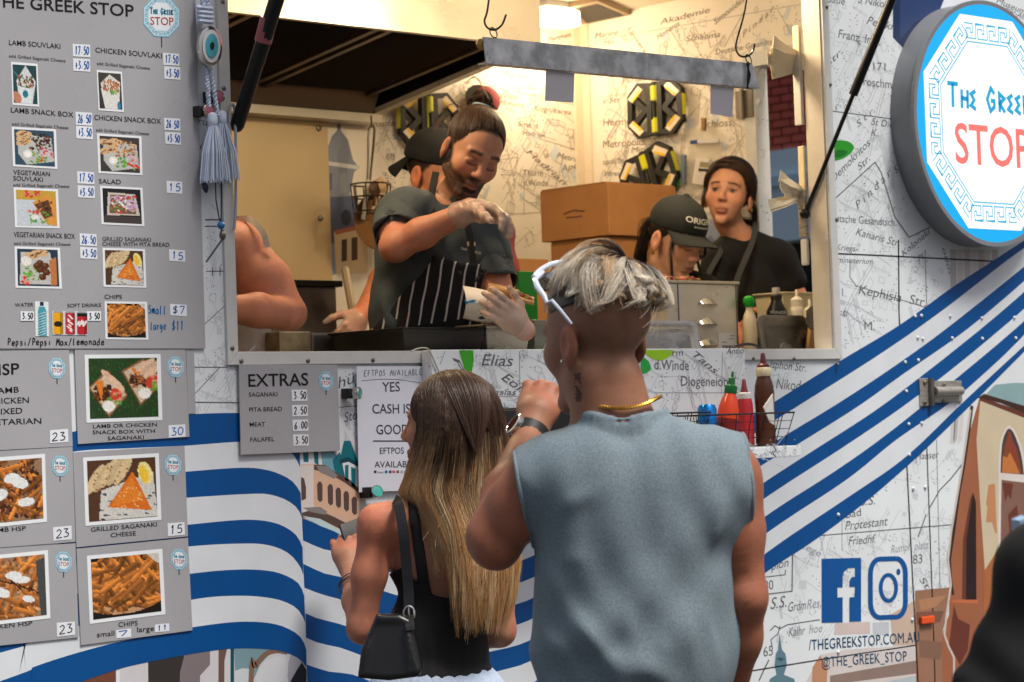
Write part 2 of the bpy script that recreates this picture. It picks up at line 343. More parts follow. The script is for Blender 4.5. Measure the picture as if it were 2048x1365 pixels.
for x, y, hh in ((634,963,42),(655,968,44),(671,975,42),(687,982,42),(703,993,38)):
    dr.poly([(x,y+6),(x+4,y),(x+9,y+2),(x+11,y+8),(x+11,y+hh-4),(x+6,y+hh),(x+1,y+hh-6)], BRN, 1.4)
dr.poly([(602,955),(608,957),(612,975),(612,998),(603,1002)], BRN, 1.4)
dr.poly([(604,1026),(630,1018),(668,1034),(722,1062),(722,1075),(690,1063),(640,1038),(604,1036)], BRN, 1.45); dr.poly([(606,1016),(640,1014),(655,1024),(650,1030),(620,1024)], GREY, 1.5)
dr.poly([(604,1032),(640,1038),(690,1066),(722,1080),(722,1092),(668,1063),(640,1052)], (196,220,226), 1.5)
# drawings under the left wave
dr.poly([(240,1330),(400,1298),(480,1290),(590,1300),(613,1330),(613,1760),(240,1760)], (206,206,210), .9)
dr.poly([(160,1355),(232,1330),(232,1760),(130,1760)], (112,70,52), 1.0); dr.poly([(296,1318),(368,1302),(372,1760),(302,1760)], (56,50,50), 1.0); dr.poly([(372,1300),(420,1295),(420,1330),(400,1352),(405,1760),(352,1760),(360,1345)], (128,118,122), 1.05)
dr.poly([(437,1295),(455,1294),(449,1322),(445,1760),(436,1760)], (110,86,76), 1.05); dr.poly([(461,1296),(468,1296),(469,1760),(461,1760)], (20,80,90), 1.1); dr.poly([(468,1296),(550,1298),(520,1330),(505,1365),(470,1345)], (120,152,162), 1.0); dr.poly([(470,1342),(485,1337),(502,1338),(500,1760),(470,1760)], (200,208,214), 1.1)
ar = curve([(500,1760),(502,1362),(512,1332),(530,1310),(552,1302),(575,1305)], 5); dr.ribbon(ar, 10, (130,102,84), 1.3); dr.poly([(510,1760),(513,1352),(528,1325),(550,1314),(570,1313),(576,1330),(576,1760)], (212,214,220), 1.2)
dr.poly([(582,1309),(604,1325),(590,1345),(579,1370),(575,1352),(577,1325)], (170,170,180), 2.3); dr.poly([(604,1325),(613,1340),(614,1400),(580,1400),(580,1365),(592,1343)], (20,30,44), 2.3)
# terracotta house drawing at the far end
TER, CREAM, OCH, MAR = (156,98,70), (200,187,160), (188,134,96), (104,56,44)
dr.poly([(1958,800),(2048,826),(2420,850),(2420,1760),(1890,1760),(1884,1270),(1898,1230),(1900,1160),(1893,1120),(1915,980),(1935,880)], TER, .9)
dr.poly([(1961,800),(2048,825),(2420,850),(2420,1760),(1968,1760),(1970,1145),(1960,1000),(1953,880)], CREAM, 1.0)
dr.poly([(1968,793),(1990,770),(2030,766),(2420,780),(2420,850),(2048,818),(2000,800)], (136,168,172), 1.1); dr.poly([(1956,796),(2000,806),(2048,826),(2420,855),(2420,842),(2048,812),(1968,788)], (66,44,38), 1.2); dr.poly([(1958,801),(2048,836),(2420,866),(2420,852),(2048,825),(1960,794)], MAR, 1.15)
dr.ribbon([(1944,812),(1938,860),(1928,930),(1918,985),(1908,1060),(1899,1120),(1901,1160),(1906,1190)], 6, (56,44,40), 1.3); dr.ribbon([(1941,820),(1925,930),(1903,1060),(1896,1120),(1902,1170),(1893,1230),(1889,1270),(1898,1295),(1908,1315),(1910,1760)], 4, (198,190,182), 1.4)
dr.poly([(1946,985),(1952,1005),(1953,1200),(1932,1200),(1933,1080)], (42,32,32), 1.4); dr.poly([(1940,1000),(1946,985),(1936,1080),(1933,1200),(1924,1198),(1926,1080)], MAR, 1.35); dr.poly([(1904,1200),(1956,1200),(1956,1208),(1904,1206)], (188,108,70), 1.5)
dr.poly([(1908,1210),(1916,1238),(1940,1250),(1936,1300),(1920,1330),(1898,1290)], (104,54,44), 1.4); dr.poly([(1970,1140),(1992,1105),(1996,1090),(1996,1225),(1970,1230)], (168,104,60), 1.2)
dr.poly([(1977,970),(1990,968),(1994,1068),(1990,1066),(1984,1045),(1972,1045),(1975,1015),(1972,1008)], OCH, 1.3)
dr.poly(curve([(1997,950),(2000,890),(2010,860),(2019,852),(2032,866),(2046,905),(2052,960)],4)+[(2052,1100),(1997,1100)], (214,208,204), 1.5)
dr.poly(curve([(2001,946),(2004,890),(2012,864),(2020,858),(2030,872),(2042,908),(2048,950)],4), (72,62,58), 1.55); dr.poly(curve([(2003,944),(2008,900),(2014,878),(2019,862),(2026,882),(2034,900),(2044,948)],4), (132,66,46), 1.6)
dr.poly([(2006,912),(2014,916),(2020,905),(2030,925),(2040,948),(2004,946)], (190,118,64), 1.65); dr.poly([(2003,960),(2052,966),(2052,1100),(2001,1096)], (128,96,84), 1.6); dr.poly([(2005,965),(2026,968),(2022,1000),(2016,990),(2010,1005)], MAR, 1.7); dr.poly([(2016,1030),(2034,1010),(2040,1060),(2020,1080)], MAR, 1.7)
dr.poly([(1995,1095),(2016,1096),(2012,1190),(1994,1190)], (190,186,184), 1.7); dr.poly([(2001,1100),(2006,1100),(2004,1190),(2000,1190)], (70,66,66), 1.75)
# faint town at the foot of the wrap
dr.poly([(1830,1182),(1900,1175),(1893,1230),(1884,1270),(1900,1300),(1910,1760),(1836,1760)], (150,112,90), .8); dr.poly([(1838,1200),(1895,1190),(1870,1215),(1842,1222)], (172,128,96), .85); dr.poly([(1832,1225),(1888,1222),(1880,1245),(1834,1250)], (118,84,70), .85); dr.poly([(1838,1280),(1890,1285),(1880,1320),(1840,1315)], (130,98,82), .85)
dr.poly([(1612,1365),(1640,1310),(1690,1300),(1836,1290),(1838,1760),(1590,1760)], (206,200,198), .7); dr.poly([(1605,1760),(1625,1335),(1640,1312),(1655,1330),(1640,1760)], (188,138,108), .75); dr.poly([(1660,1352),(1830,1322),(1890,1325),(1890,1340),(1700,1365),(1655,1760)], (140,120,112), .75); dr.poly([(1690,1380),(1900,1338),(1900,1760),(1680,1760)], (176,188,194), .78)
dr.poly([(1559,1268),(1564,1300),(1571,1308),(1574,1330),(1568,1350),(1588,1358),(1600,1400),(1530,1400),(1540,1358),(1553,1350),(1549,1330),(1552,1308),(1556,1300)], (92,126,140), .8); dr.poly([(1552,1318),(1560,1315),(1570,1318),(1562,1323)], (58,86,98), .85)
dr.poly([(1670,1247),(1740,1244),(1740,1268),(1668,1270)], (204,190,186), .6); dr.poly([(1745,1246),(1778,1244),(1778,1270),(1746,1272)], (190,198,206), .6); dr.poly([(1780,1230),(1832,1200),(1832,1290),(1786,1292)], (198,176,160), .55)
# navy drawing behind the round sign, columns beside it
dr.poly([(1786,-30),(1862,-30),(1862,100),(1810,100),(1786,75)], (22,44,84), 1.2); dr.poly([(1800,-30),(1900,-30),(1880,20),(1830,45),(1800,80)], (40,62,108), 1.3)
for x, g in ((1900,186),(1914,204),(1928,190),(1942,212),(1956,188),(1968,206),(1984,186)): dr.poly([(x,500),(x+12,500),(x+14,600),(x+2,612)], (g,g-8,g-10), .8)
for x, g in ((1906,200),(1912,180),(1922,206)): dr.poly([(x,800),(x+8,800),(x+2,880),(x-6,890)], (g,g,g), .8)
dr.build('wall_drawings', m_print, truck, kind='stuff')
# leaves and the two social icons, web address
lv = Sheet(wall3()); GR = (42,150,38)
lv.poly(curve([(1664,282),(1680,281),(1698,284),(1708,295),(1700,308),(1684,318),(1664,321),(1664,300)],4), GR, 1.4); lv.poly(curve([(1666,305),(1680,300),(1695,304),(1684,314),(1668,316)],4), (22,110,30), 1.5)
lv.poly([(840,728),(862,728),(860,744),(853,754),(846,752)], (56,158,30), 1.4)
lv.build('leaf_print', m_print, truck, kind='stuff')
ic = Sheet(wall3()); IB = (12,82,150)
ic.poly([(1643.5,1118),(1722.3,1116),(1722.3,1243),(1706,1243.6),(1700,1195),(1709,1194.5),(1710,1174),(1699,1174.5),(1699,1162),(1703,1155),(1710,1154),(1710,1136),(1697,1136.5),(1688,1144),(1685.5,1155),(1685.5,1175),(1675,1175.5),(1675,1195.5),(1685.5,1195),(1685.5,1245),(1643.5,1246)], IB, 2)
ic.poly([(1699,1196),(1706,1195.5),(1706,1243.6),(1699,1244)], IB, 2.05)
ic.build('letter_f_icon', m_print, truck)
ic = Sheet(wall3())
def rrect(x0, y0, x1, y1, r, n=6, sk=-.03):
    o = []
    for cx, cy, a0 in ((x1-r*.62,y0+r,-90),(x1-r*.62,y1-r,0),(x0+r*.62,y1-r,90),(x0+r*.62,y0+r,180)):
        for k in range(n+1):
            a = math.radians(a0+90*k/n); o.append((cx+r*.62*math.cos(a), cy+r*math.sin(a)+sk*(cx-x0)))
    return o
o1 = rrect(1741,1119,1811,1236,30); o1.append(o1[0]); ic.ribbon(o1, 9.5, IB, 2)
o2 = [(1777+15.5*math.cos(a), 1176+26*math.sin(a)) for a in np.linspace(0, 2*math.pi, 25)]; ic.ribbon(o2, 7.5, IB, 2)
ic.poly([(1797+4*math.cos(a), 1144+6.5*math.sin(a)) for a in np.linspace(0, 2*math.pi, 12)[:-1]], IB, 2.1)
ic.build('camera_icon', m_print, truck)
tx = Sheet(wall3()); TC = (10,70,104)
tx.text('/THEGREEKSTOP.COM.AU', (1618,1301), (1839,1284), 22, TC, 2.2, .0, space=1.05); tx.text('@THE_GREEK_STOP', (1644,1335), (1814,1322), 21, TC, 2.2, .0, space=1.05)
tx.build('web_address', m_print, truck, kind='stuff')
# ------------------------------------------------------------------ old city map printed on the wrap
mp = Sheet(wall3()); K = (92,94,100); K2 = (144,150,158); K3 = (186,193,200)
def lab(sh, L, col=K, h=.6, shear=.28):
    for t in L:
        s, a, c, hh = t[:4]; up = None; D = np.array(c, float)-np.array(a); D /= np.hypot(*D)
        if abs(D[1]) > .2: up = np.array([D[1], -abs(D[0])])*np.array([.62, 1]) if len(t) < 5 else np.array(t[4])
        sh.text(s, a, c, hh, col, h, .0, t[5] if len(t) > 5 else shear, up)
lab(mp, [('Gaue',(1652,4),(1690,10),15),('S Nikol.',(1716,6),(1776,17),16),('Penikr',(1733,48),(1790,62),17),('Franz. Inst.',(1676,76),(1760,92),19),('171',(1747,141),(1771,142),17,None,0),('roschma.',(1727,171),(1796,179),18,None,0),
 ('Str.',(1656,136),(1686,106),15),('r.',(1672,222),(1682,212),14),('S t r.',(1716,256),(1750,224),15),('St Dion',(1743,250),(1796,258),15),('K.',(1742,272),(1756,273),15),('Demokritos',(1667,366),(1742,288),18),('Str.',(1719,342),(1741,320),16),
 ('P i n d a r',(1716,420),(1785,348),19),('utsche Gesandtsch.',(1672,444),(1793,453),16,None,0),('Kanaris Str.',(1711,470),(1798,494),16),('Kriegs-',(1672,500),(1716,504),13),('ministerium',(1675,525),(1746,529),12),('Kolonaki',(1806,514),(1862,466),14),('Pl.',(1838,524),(1850,516),13),
 ('Kephisia  Str.',(1717,588),(1852,614),20),('51.',(1674,592),(1692,594),17,None,0),('ss.',(1677,632),(1694,634),17),('M.',(1729,660),(1750,661),18,None,0),('Nikod.',(1552,778),(1604,782),22),('isphon Str.',(1540,736),(1612,744),17),('S.',(1792,348),(1800,340),16),
 ('Hauser',(1832,920),(1878,916),15),('Bad',(1692,1037),(1722,1032),17,None,0),('S.S.',(1721,1012),(1750,1009),18),('Protestant',(1690,1061),(1776,1051),19),('Friedhf.',(1697,1091),(1752,1086),18),('83',(1826,1129),(1845,1126),19,None,0),
 ('80',(1528,1181),(1547,1179),20,None,0),('S.S.',(1541,1219),(1573,1214),24),('Grdm',(1577,1224),(1612,1219),20),('Kalhr',(1577,1274),(1611,1269),19),('65',(1527,1314),(1546,1311),21,None,0),('pion',(1542,1141),(1578,1133),19),('Sta',(1838,1160),(1860,1190),17),('Museum',(1992,6),(2050,30),13),('itter-Afr',(2008,22),(2050,42),13),
 ('hü',(677,778),(712,764),24),('Sto',(689,845),(716,838),20),('tika',(390,298),(424,306),16),('ru',(396,248),(416,252),15),('Str.',(414,78),(430,84),13),('odot S',(1884,498),(1905,575),15,(.5,-.3))])
lab(mp, [('Rumpf',(1782,1107),(1822,1101),17),('platz',(1828,1101),(1858,1097),17),('Res.',(1614,1219),(1642,1215),20),('hoe',(1618,1268),(1645,1264),18),('Lege',(1600,1095),(1640,1115),16)], K2)
for q, wd in (([(1660,222),(1790,239)],2), ([(1670,398),(1750,325),(1762,345),(1790,435),(1818,475),(1860,455)],2.2), ([(1700,520),(1700,555),(1712,572),(1850,615)],1.6), ([(1400,888),(1500,860)],1.3), ([(1636,1072),(1770,1061),(1904,1050)],2), ([(1860,1015),(1880,980),(1900,960),(1920,935),(1932,915)],2.4),
              ([(1836,1075),(1852,1030)],2.2), ([(1850,500),(1856,700)],1.4), ([(1684,880),(1684,1100)],1), ([(1873,880),(1880,1180)],1.2), ([(1585,1110),(1584,1183),(1526,1190)],2.4), ([(1528,1155),(1570,1150),(1571,1140)],2), ([(1540,1262),(1550,1252),(1560,1258),(1575,1250),(1600,1246),(1640,1240)],2.2), ([(1545,1300),(1542,1280),(1556,1268),(1560,1252)],2),
              ([(1538,1320),(1528,1340),(1518,1362)],2.6), ([(388,735),(455,735)],2), ([(380,805),(482,806)],2.4), ([(410,440),(450,440)],3), ([(412,525),(444,480)],4), ([(412,543),(452,543)],2), ([(440,535),(440,552)],2), ([(425,535),(425,552)],2), ([(678,815),(716,812)],1.6), ([(388,790),(440,735)],1.5), ([(408,650),(452,610)],1.4)):
    mp.ribbon(q, wd, K, .5)
# streets, blocks of houses, trees
def blocks(sh, poly_px, n, seed, h=.3, smin=9, smax=24, asp=1.5, col=K3):
    r = random.Random(seed); xs = [p[0] for p in poly_px]; ys = [p[1] for p in poly_px]
    def inside(x, y):
        c = False; j = len(poly_px)-1
        for i in range(len(poly_px)):
            xi, yi = poly_px[i]; xj, yj = poly_px[j]
            if (yi > y) != (yj > y) and x < (xj-xi)*(y-yi)/(yj-yi)+xi: c = not c
            j = i
        return c
    for _ in range(n):
        x, y = r.uniform(min(xs), max(xs)), r.uniform(min(ys), max(ys))
        if not inside(x, y): continue
        a = r.choice([.35,.35,-.9,1.2,.1])+r.uniform(-.1,.1); L = r.uniform(smin,smax); wv = L*r.uniform(.4,.9); ca, sa = math.cos(a), math.sin(a)
        q = [(x+(u*ca-v*sa)*.66, y+(u*sa+v*ca)*asp*.7) for u, v in ((-L/2,-wv/2),(L/2,-wv/2),(L/2,wv/2),(-L/2,wv/2))]; k = r.random()
        if k < .55: sh.ribbon(q+[q[0]], r.uniform(.7,1.3), col, h)
        elif k < .7: sh.poly(q, (200,207,213), h-.1)
        else:
            for _ in range(5): xx, yy = x+r.uniform(-18,18), y+r.uniform(-22,22); sh.ribbon([(xx,yy),(xx+1.6,yy+1.6)], 2.2, K2, h)
        if r.random() < .12: sh.ribbon([(x,y),(x+r.uniform(-60,60),y+r.uniform(-60,60))], r.uniform(.7,1.2), col, h)
def streets(sh, box, n, seed, col, h=.25, wd=(.7,1.2)):
    r = random.Random(seed); x0, y0, x1, y1 = box
    for _ in range(n):
        x, y = r.uniform(x0,x1), r.uniform(y0,y1); a = r.choice([.3,.34,1.25,-.8,-.85,1.9])+r.uniform(-.05,.05); L = r.uniform(30,150); pts = []
        for q in np.linspace(-.5,.5,7):
            X, Y = x+L*q*math.cos(a)*.66, y+L*q*math.sin(a)+3*math.sin(q*6+x)
            if x0 < X < x1 and y0 < Y < y1: pts.append((X,Y))
        if len(pts) > 2:
            sh.ribbon(pts, r.uniform(*wd), col, h)
            if r.random() < .6: sh.ribbon([(px+4, py+5) for px, py in pts], r.uniform(*wd), col, h)
streets(mp, (1672,10,1790,700), 46, 61, K3); streets(mp, (1672,30,1790,690), 16, 62, K2, wd=(.6,.9)); streets(mp, (1540,1010,1895,1300), 44, 63, K3); streets(mp, (392,705,478,825), 10, 64, K3); streets(mp, (414,300,448,690), 10, 65, K3)
blocks(mp, [(1650,0),(1800,0),(1830,500),(1910,520),(1905,600),(1690,715),(1672,500)], 260, 1); blocks(mp, [(1620,1090),(1830,900),(1930,880),(1895,1180),(1530,1290)], 220, 2)
blocks(mp, [(1500,725),(1640,725),(1500,800)], 20, 3); blocks(mp, [(388,700),(480,730),(480,825),(388,830)], 22, 4); blocks(mp, [(412,470),(450,470),(455,730),(412,700)], 20, 5); blocks(mp, [(678,730),(716,730),(716,900),(680,900)], 18, 6)
blocks(mp, [(2060,-100),(2500,-150),(2500,420),(2110,430)], 90, 31); blocks(mp, [(-600,-200),(-90,-200),(-90,1100),(-600,1100)], 160, 32)
mp.build('map_print', m_print, truck, kind='stuff')
# folded-down counter leaf in front of the sill, with its own map print
yL = -.05; cl0, cl1 = P(862,700,yL), P(1489,700,yL)
m_leaf = mat('counter_leaf_wrap', (222,228,232), .3, noise=.04, nscale=5)
b = B(); b.box((cl0.x,yL,cl0.z-.27),(cl1.x,-.0125,cl0.z)); b.build('counter_leaf', m_leaf, truck, bevel=.003)
cp = Sheet(wall3(yL-.0004))
lab(cp, [('Elias',(963,731),(1027,733),24),('Eoris',(1002,758),(1060,800),20,(.55,-.75)),('asias',(988,790),(1033,791),13),('d.Winde',(1309,739),(1378,741),21,None,.05),('rm',(1345,712),(1366,712),14,None,.05),('Tans.',(1384,712),(1434,752),18,(.5,-.6)),('Diogeneion',(1362,772),(1456,773),21,None,.05),('Antio',(1452,709),(1488,707),13),('ra',(1006,848),(1026,846),19,None,0),('P',(905,716),(922,750),16)], K)
for q in ([(1039,703),(1040,800)], [(985,793),(1075,793)], [(1310,786),(1489,786)], [(1445,705),(1443,786)], [(960,840),(1030,838)], [(890,703),(880,730)], [(1000,815),(1018,815)], [(1009,806),(1009,826)]): cp.ribbon(q, 1.3, K2, .3)
streets(cp, (870,706,1484,880), 70, 66, K3, .15); blocks(cp, [(870,705),(1485,705),(1485,880),(870,880)], 190, 8, h=.2)
cp.poly([(918,701),(946,701),(948,720),(944,744),(930,742),(924,722)], (60,160,34), .6); cp.poly([(1085,701),(1100,701),(1094,716),(1088,712)], (150,200,30), .6)
cp.poly(curve([(1283,701),(1347,701),(1335,716),(1318,722),(1298,714),(1283,701)],3), (150,200,40), .6); cp.poly(curve([(1282,712),(1296,722),(1302,738),(1290,748),(1281,746)],3), (40,160,70), .6)
cp.build('counter_leaf_print', m_print, truck, kind='stuff')
# print on the inside walls
ip = Sheet(lambda x, y, h: P(x, y, DEP-.001-h*EPS)); KI = (122,112,106); KJ = (176,166,156)
lab(ip, [('Garten',(752,254),(796,252),13),('68',(772,320),(789,320),14,None,0),('Pergamon',(982,192),(1036,200),10),('St Monastir',(985,206),(1050,216),10),('Kognikarea',(1068,221),(1142,230),11),('Sma d.',(1036,252),(1078,258),11),('Hadrian',(1045,270),(1090,276),11),('Hadrian',(1052,305),(1128,372),12,(.6,-.7)),('Thurm',(1047,352),(1086,352),13,None,.05),('d.Winde',(1047,372),(1096,372),13,None,.05),('Apollo',(1122,345),(1178,330),13),('Metropol',(1114,315),(1178,330),11),('Me',(1155,295),(1176,296),12),('He',(1158,250),(1176,251),13),('Parthenon',(1096,85),(1160,70),11),('Halle',(1120,110),(1165,112),12),('Sir',(765,345),(778,372),11),('Kaiser',(1010,150),(1060,160),11)], KI, .5, .25)
for q in ([(975,172),(1172,215)], [(1035,245),(1070,275),(1120,290),(1150,300)], [(1000,320),(1035,315),(1030,350),(1002,350)], [(1048,340),(1048,430)], [(1000,430),(1080,425),(1130,460)], [(745,215),(790,300)], [(1100,80),(1172,60)], [(1020,300),(1036,310),(1034,330)]): ip.ribbon(q, 1.4, KJ, .3)
blocks(ip, [(745,260),(1000,120),(1178,60),(1178,480),(1010,500),(760,420)], 260, 11, col=KJ, smin=10, smax=28)
streets(ip, (1000,90,1176,480), 46, 67, KJ); streets(ip, (752,220,990,420), 22, 68, KJ)
# dome and house drawing at the back
ip.poly([(648,336),(654,300),(664,272),(674,262),(674,240),(681,240),(682,262),(696,280),(706,320),(718,336),(708,345),(700,390),(716,395),(716,470),(706,480),(655,485),(650,395),(656,388)], (128,134,152), .6)
ip.poly([(650,322),(720,332),(718,340),(650,330)], (206,206,208), .7); ip.poly([(650,395),(716,392),(716,470),(704,478),(654,490)], (74,86,118), .7); ip.poly(curve([(682,430),(690,420),(700,424),(702,440),(694,452),(684,446),(682,430)],3), (38,44,66), .8)
ip.poly([(657,350),(664,345),(664,380),(657,384)], (84,92,118), .7); ip.poly([(680,350),(690,345),(692,385),(680,388)], (150,154,166), .7); ip.poly([(653,490),(672,486),(672,548),(655,556)], (120,140,176), .7)
ip.poly([(668,462),(735,448),(735,546),(672,548)], (212,190,160), .8); ip.poly([(668,462),(735,446),(735,455),(672,470)], (176,104,76), .9); ip.poly([(683,480),(694,478),(694,522),(683,524)], (74,54,44), .9); ip.poly([(703,476),(715,474),(715,520),(703,522)], (74,54,44), .9)
ip.build('back_wall_print', m_ink_in, truck, kind='stuff')
ep = Sheet(lambda x, y, h: PX(x, y, XE-.001-h*EPS))
lab(ep, [('Herme',(1206,252),(1262,250),15,None,.1),('Metropolis',(1206,296),(1288,290),15,None,.05),('Minist.',(1262,306),(1312,302),12),('Parlam.',(1244,168),(1300,160),12),('opolis Str.',(1206,330),(1250,326),12),('s Str',(1205,208),(1242,204),11),('adress',(1208,352),(1246,352),11),('Schloss,',(1404,256),(1468,252),16,None,.1),('P i n d a r',(1486,76),(1548,22),13,(-.1,-1)),('Schliema',(1372,84),(1440,74),12),('Deutsche Gesandtsch.',(1432,110),(1560,86),12,None,.05),('Homeros',(1316,80),(1360,50),12),('Simonides',(1430,50),(1490,2),13),('Marine',(1190,78),(1236,70),12),('Min.',(1208,92),(1230,88),11),('Akademie',(1320,50),(1420,25),12),('Univers.',(1255,60),(1290,110),12),('Haus',(1490,205),(1515,200),11),('Kaspar',(1380,400),(1420,396),11)], KI, .5, .2)
for q in ([(1190,82),(1608,8)], [(1340,60),(1372,110)], [(1555,20),(1590,80)], [(1448,95),(1490,20)], [(1250,170),(1252,360)], [(1400,180),(1395,250)], [(1205,195),(1300,180)], [(1470,190),(1500,205)], [(1250,290),(1330,290)]): ep.ribbon(q, 1.4, KJ, .3)
blocks(ep, [(1205,70),(1600,5),(1560,120),(1525,190),(1525,500),(1205,480)], 290, 12, col=KJ, smin=10, smax=28)
streets(ep, (1206,90,1524,500), 80, 69, KJ); ep.poly([(1405,475),(1420,440),(1440,432),(1455,450),(1462,490),(1460,540),(1402,540)], (150,162,190), .6); ep.poly([(1412,480),(1420,470),(1428,480),(1428,540),(1412,540)], (112,124,160), .7); ep.poly([(1432,486),(1440,474),(1450,486),(1450,540),(1432,540)], (112,124,160), .7)
ep.build('end_wall_print', m_ink_in, truck, kind='stuff')
# ------------------------------------------------------------------ handwriting: one stroke letters in a unit box
ST = {'0':[[(.5,1),(.15,.75),(.1,.3),(.4,0),(.8,.2),(.9,.7),(.5,1)]], '1':[[(.35,.75),(.55,1),(.5,0)]], '2':[[(.1,.8),(.5,1),(.8,.75),(.5,.35),(.1,.02),(.95,.05)]], '3':[[(.1,.95),(.7,.95),(.4,.58),(.85,.4),(.7,.05),(.1,.02)]],
 '5':[[(.85,1),(.3,.97),(.2,.58),(.65,.6),(.85,.3),(.6,.02),(.1,.08)]], '6':[[(.75,1),(.3,.65),(.1,.25),(.4,0),(.8,.2),(.6,.48),(.15,.3)]], '7':[[(.1,.95),(.9,1),(.4,0)]], '.':[[(.4,.25),(.55,.2)]], '+':[[(.1,.45),(.9,.5)],[(.5,.1),(.5,.85)]], '$':[[(.85,.85),(.4,.9),(.2,.65),(.8,.4),(.6,.1),(.1,.15)],[(.6,1.1),(.4,-.1)]],
 '/':[[(.1,-.1),(.8,1.1)]], 'P':[[(.2,0),(.25,1),(.8,.9),(.75,.55),(.25,.45)]], 'e':[[(.1,.3),(.8,.35),(.6,.6),(.2,.5),(.15,.15),(.5,0),(.9,.12)]], 'p':[[(.2,.6),(.2,-.35)],[(.2,.5),(.6,.6),(.8,.3),(.5,.02),(.2,.1)]], 's':[[(.75,.55),(.3,.58),(.3,.35),(.75,.22),(.5,0),(.15,.05)]], 'i':[[(.4,.55),(.45,0)],[(.45,.8),(.5,.82)]],
 'M':[[(.05,0),(.2,1),(.5,.4),(.85,1),(.95,0)]], 'a':[[(.8,.55),(.3,.58),(.1,.2),(.4,0),(.75,.2),(.8,.55),(.9,0)]], 'x':[[(.1,.55),(.85,0)],[(.8,.6),(.1,0)]], 'l':[[(.4,1),(.35,.1),(.6,0)]], 'm':[[(.05,0),(.1,.55),(.15,.4),(.4,.58),(.45,0),(.5,.4),(.8,.58),(.9,0)]], 'o':[[(.5,.58),(.15,.4),(.2,.05),(.6,0),(.85,.3),(.5,.58)]],
 'n':[[(.1,0),(.15,.55),(.2,.4),(.6,.58),(.8,0)]], 'd':[[(.8,1),(.8,0)],[(.8,.4),(.4,.58),(.1,.2),(.4,0),(.8,.15)]], 'r':[[(.2,0),(.25,.55),(.3,.4),(.75,.55)]], 'g':[[(.8,.5),(.3,.58),(.15,.2),(.6,.1),(.8,.5),(.8,-.25),(.3,-.35)]], 'S':[[(.85,.9),(.4,1),(.2,.7),(.8,.4),(.6,.02),(.1,.1)]], 'E':[[(.85,1),(.2,.95),(.15,0),(.8,.02)],[(.2,.5),(.7,.52)]],
 'F':[[(.85,1),(.2,.95),(.15,0)],[(.2,.5),(.7,.52)]], 'T':[[(.05,.97),(.95,1)],[(.5,.97),(.45,0)]], 'O':[[(.5,1),(.1,.6),(.2,.1),(.6,0),(.9,.5),(.5,1)]], 'A':[[(.05,0),(.5,1),(.95,0)],[(.25,.4),(.75,.4)]], 'V':[[(.05,1),(.45,0),(.95,1)]], 'I':[[(.5,1),(.5,0)]], 'L':[[(.2,1),(.15,0),(.85,.02)]], 'B':[[(.2,0),(.2,1),(.7,.85),(.3,.52),(.8,.3),(.6,.02),(.2,0)]], 'C':[[(.9,.85),(.4,1),(.1,.5),(.4,0),(.9,.15)]], ' ':[]}
def hand(sh, t, a, b, hpx, col, h, wpx=1.8):
    A = np.array(a, float); D = np.array(b, float)-A; n = len(t)
    for k, ch in enumerate(t):
        for stq in ST.get(ch, []):
            jit = rng.uniform(-.06, .06, 2)
            pts = [tuple(A + D*((k+(x*.82+jit[0]))/n) + np.array([.02,-1])*(y+jit[1])*hpx) for x, y in stq]
            c = curve(pts, 3) if len(pts) > 2 else pts; sh.ribbon(c, wpx, col, h)
# angular Greek style letters
GK = {'T':[[(0,1),(1,1)],[(.5,1),(.45,0)]], 'H':[[(.15,1),(.1,0)],[(.9,1),(.85,0)],[(.1,.55),(.9,.5)]], 'E':[[(.85,1),(.15,.8),(.6,.5),(.1,.2),(.85,0)]], 'G':[[(.85,.75),(.5,1),(.1,.5),(.4,0),(.8,.2),(.8,.45),(.45,.45)]], 'R':[[(.15,0),(.15,1),(.8,.75),(.2,.45),(.85,0)]], 'K':[[(.15,1),(.15,0)],[(.85,1),(.2,.5),(.9,0)]]}
def greek(sh, a, b, hpx, col, h, wpx):
    A = np.array(a, float); D = np.array(b, float)-A; wd = [('T',1.15,1.0),('H',.85,.8),('E',.7,.8),(' ',.75,1),('G',1.1,1.0),('R',.85,.8),('E',.72,.8),('E',.72,.8),('K',.85,.85)]; tot = sum(q[1] for q in wd); x = 0
    for ch, ww, hh in wd:
        for stq in GK.get(ch, []): sh.ribbon([tuple(A + D*((x+px*ww*.82)/tot) + np.array([-.02,-1])*py*hh*hpx) for px, py in stq], wpx, col, h)
        x += ww
def meander(sh, q0, q1, depth, n, col, h, wpx):
    """Greek key running from q0 to q1, teeth to the left of the direction by depth (pixel vector)"""
    q0, q1, dv = np.array(q0, float), np.array(q1, float), np.array(depth, float); key = [(0,0),(0,1),(.82,1),(.82,.33),(.45,.33),(.45,.62),(.28,.62),(.28,0),(1,0)]
    pts = [q0+(q1-q0)*((k+u)/n)+dv*v for k in range(n) for u, v in key]
    sh.ribbon([tuple(p) for p in pts], wpx, col, h)
RED = (190,62,62); CY = (30,140,180)
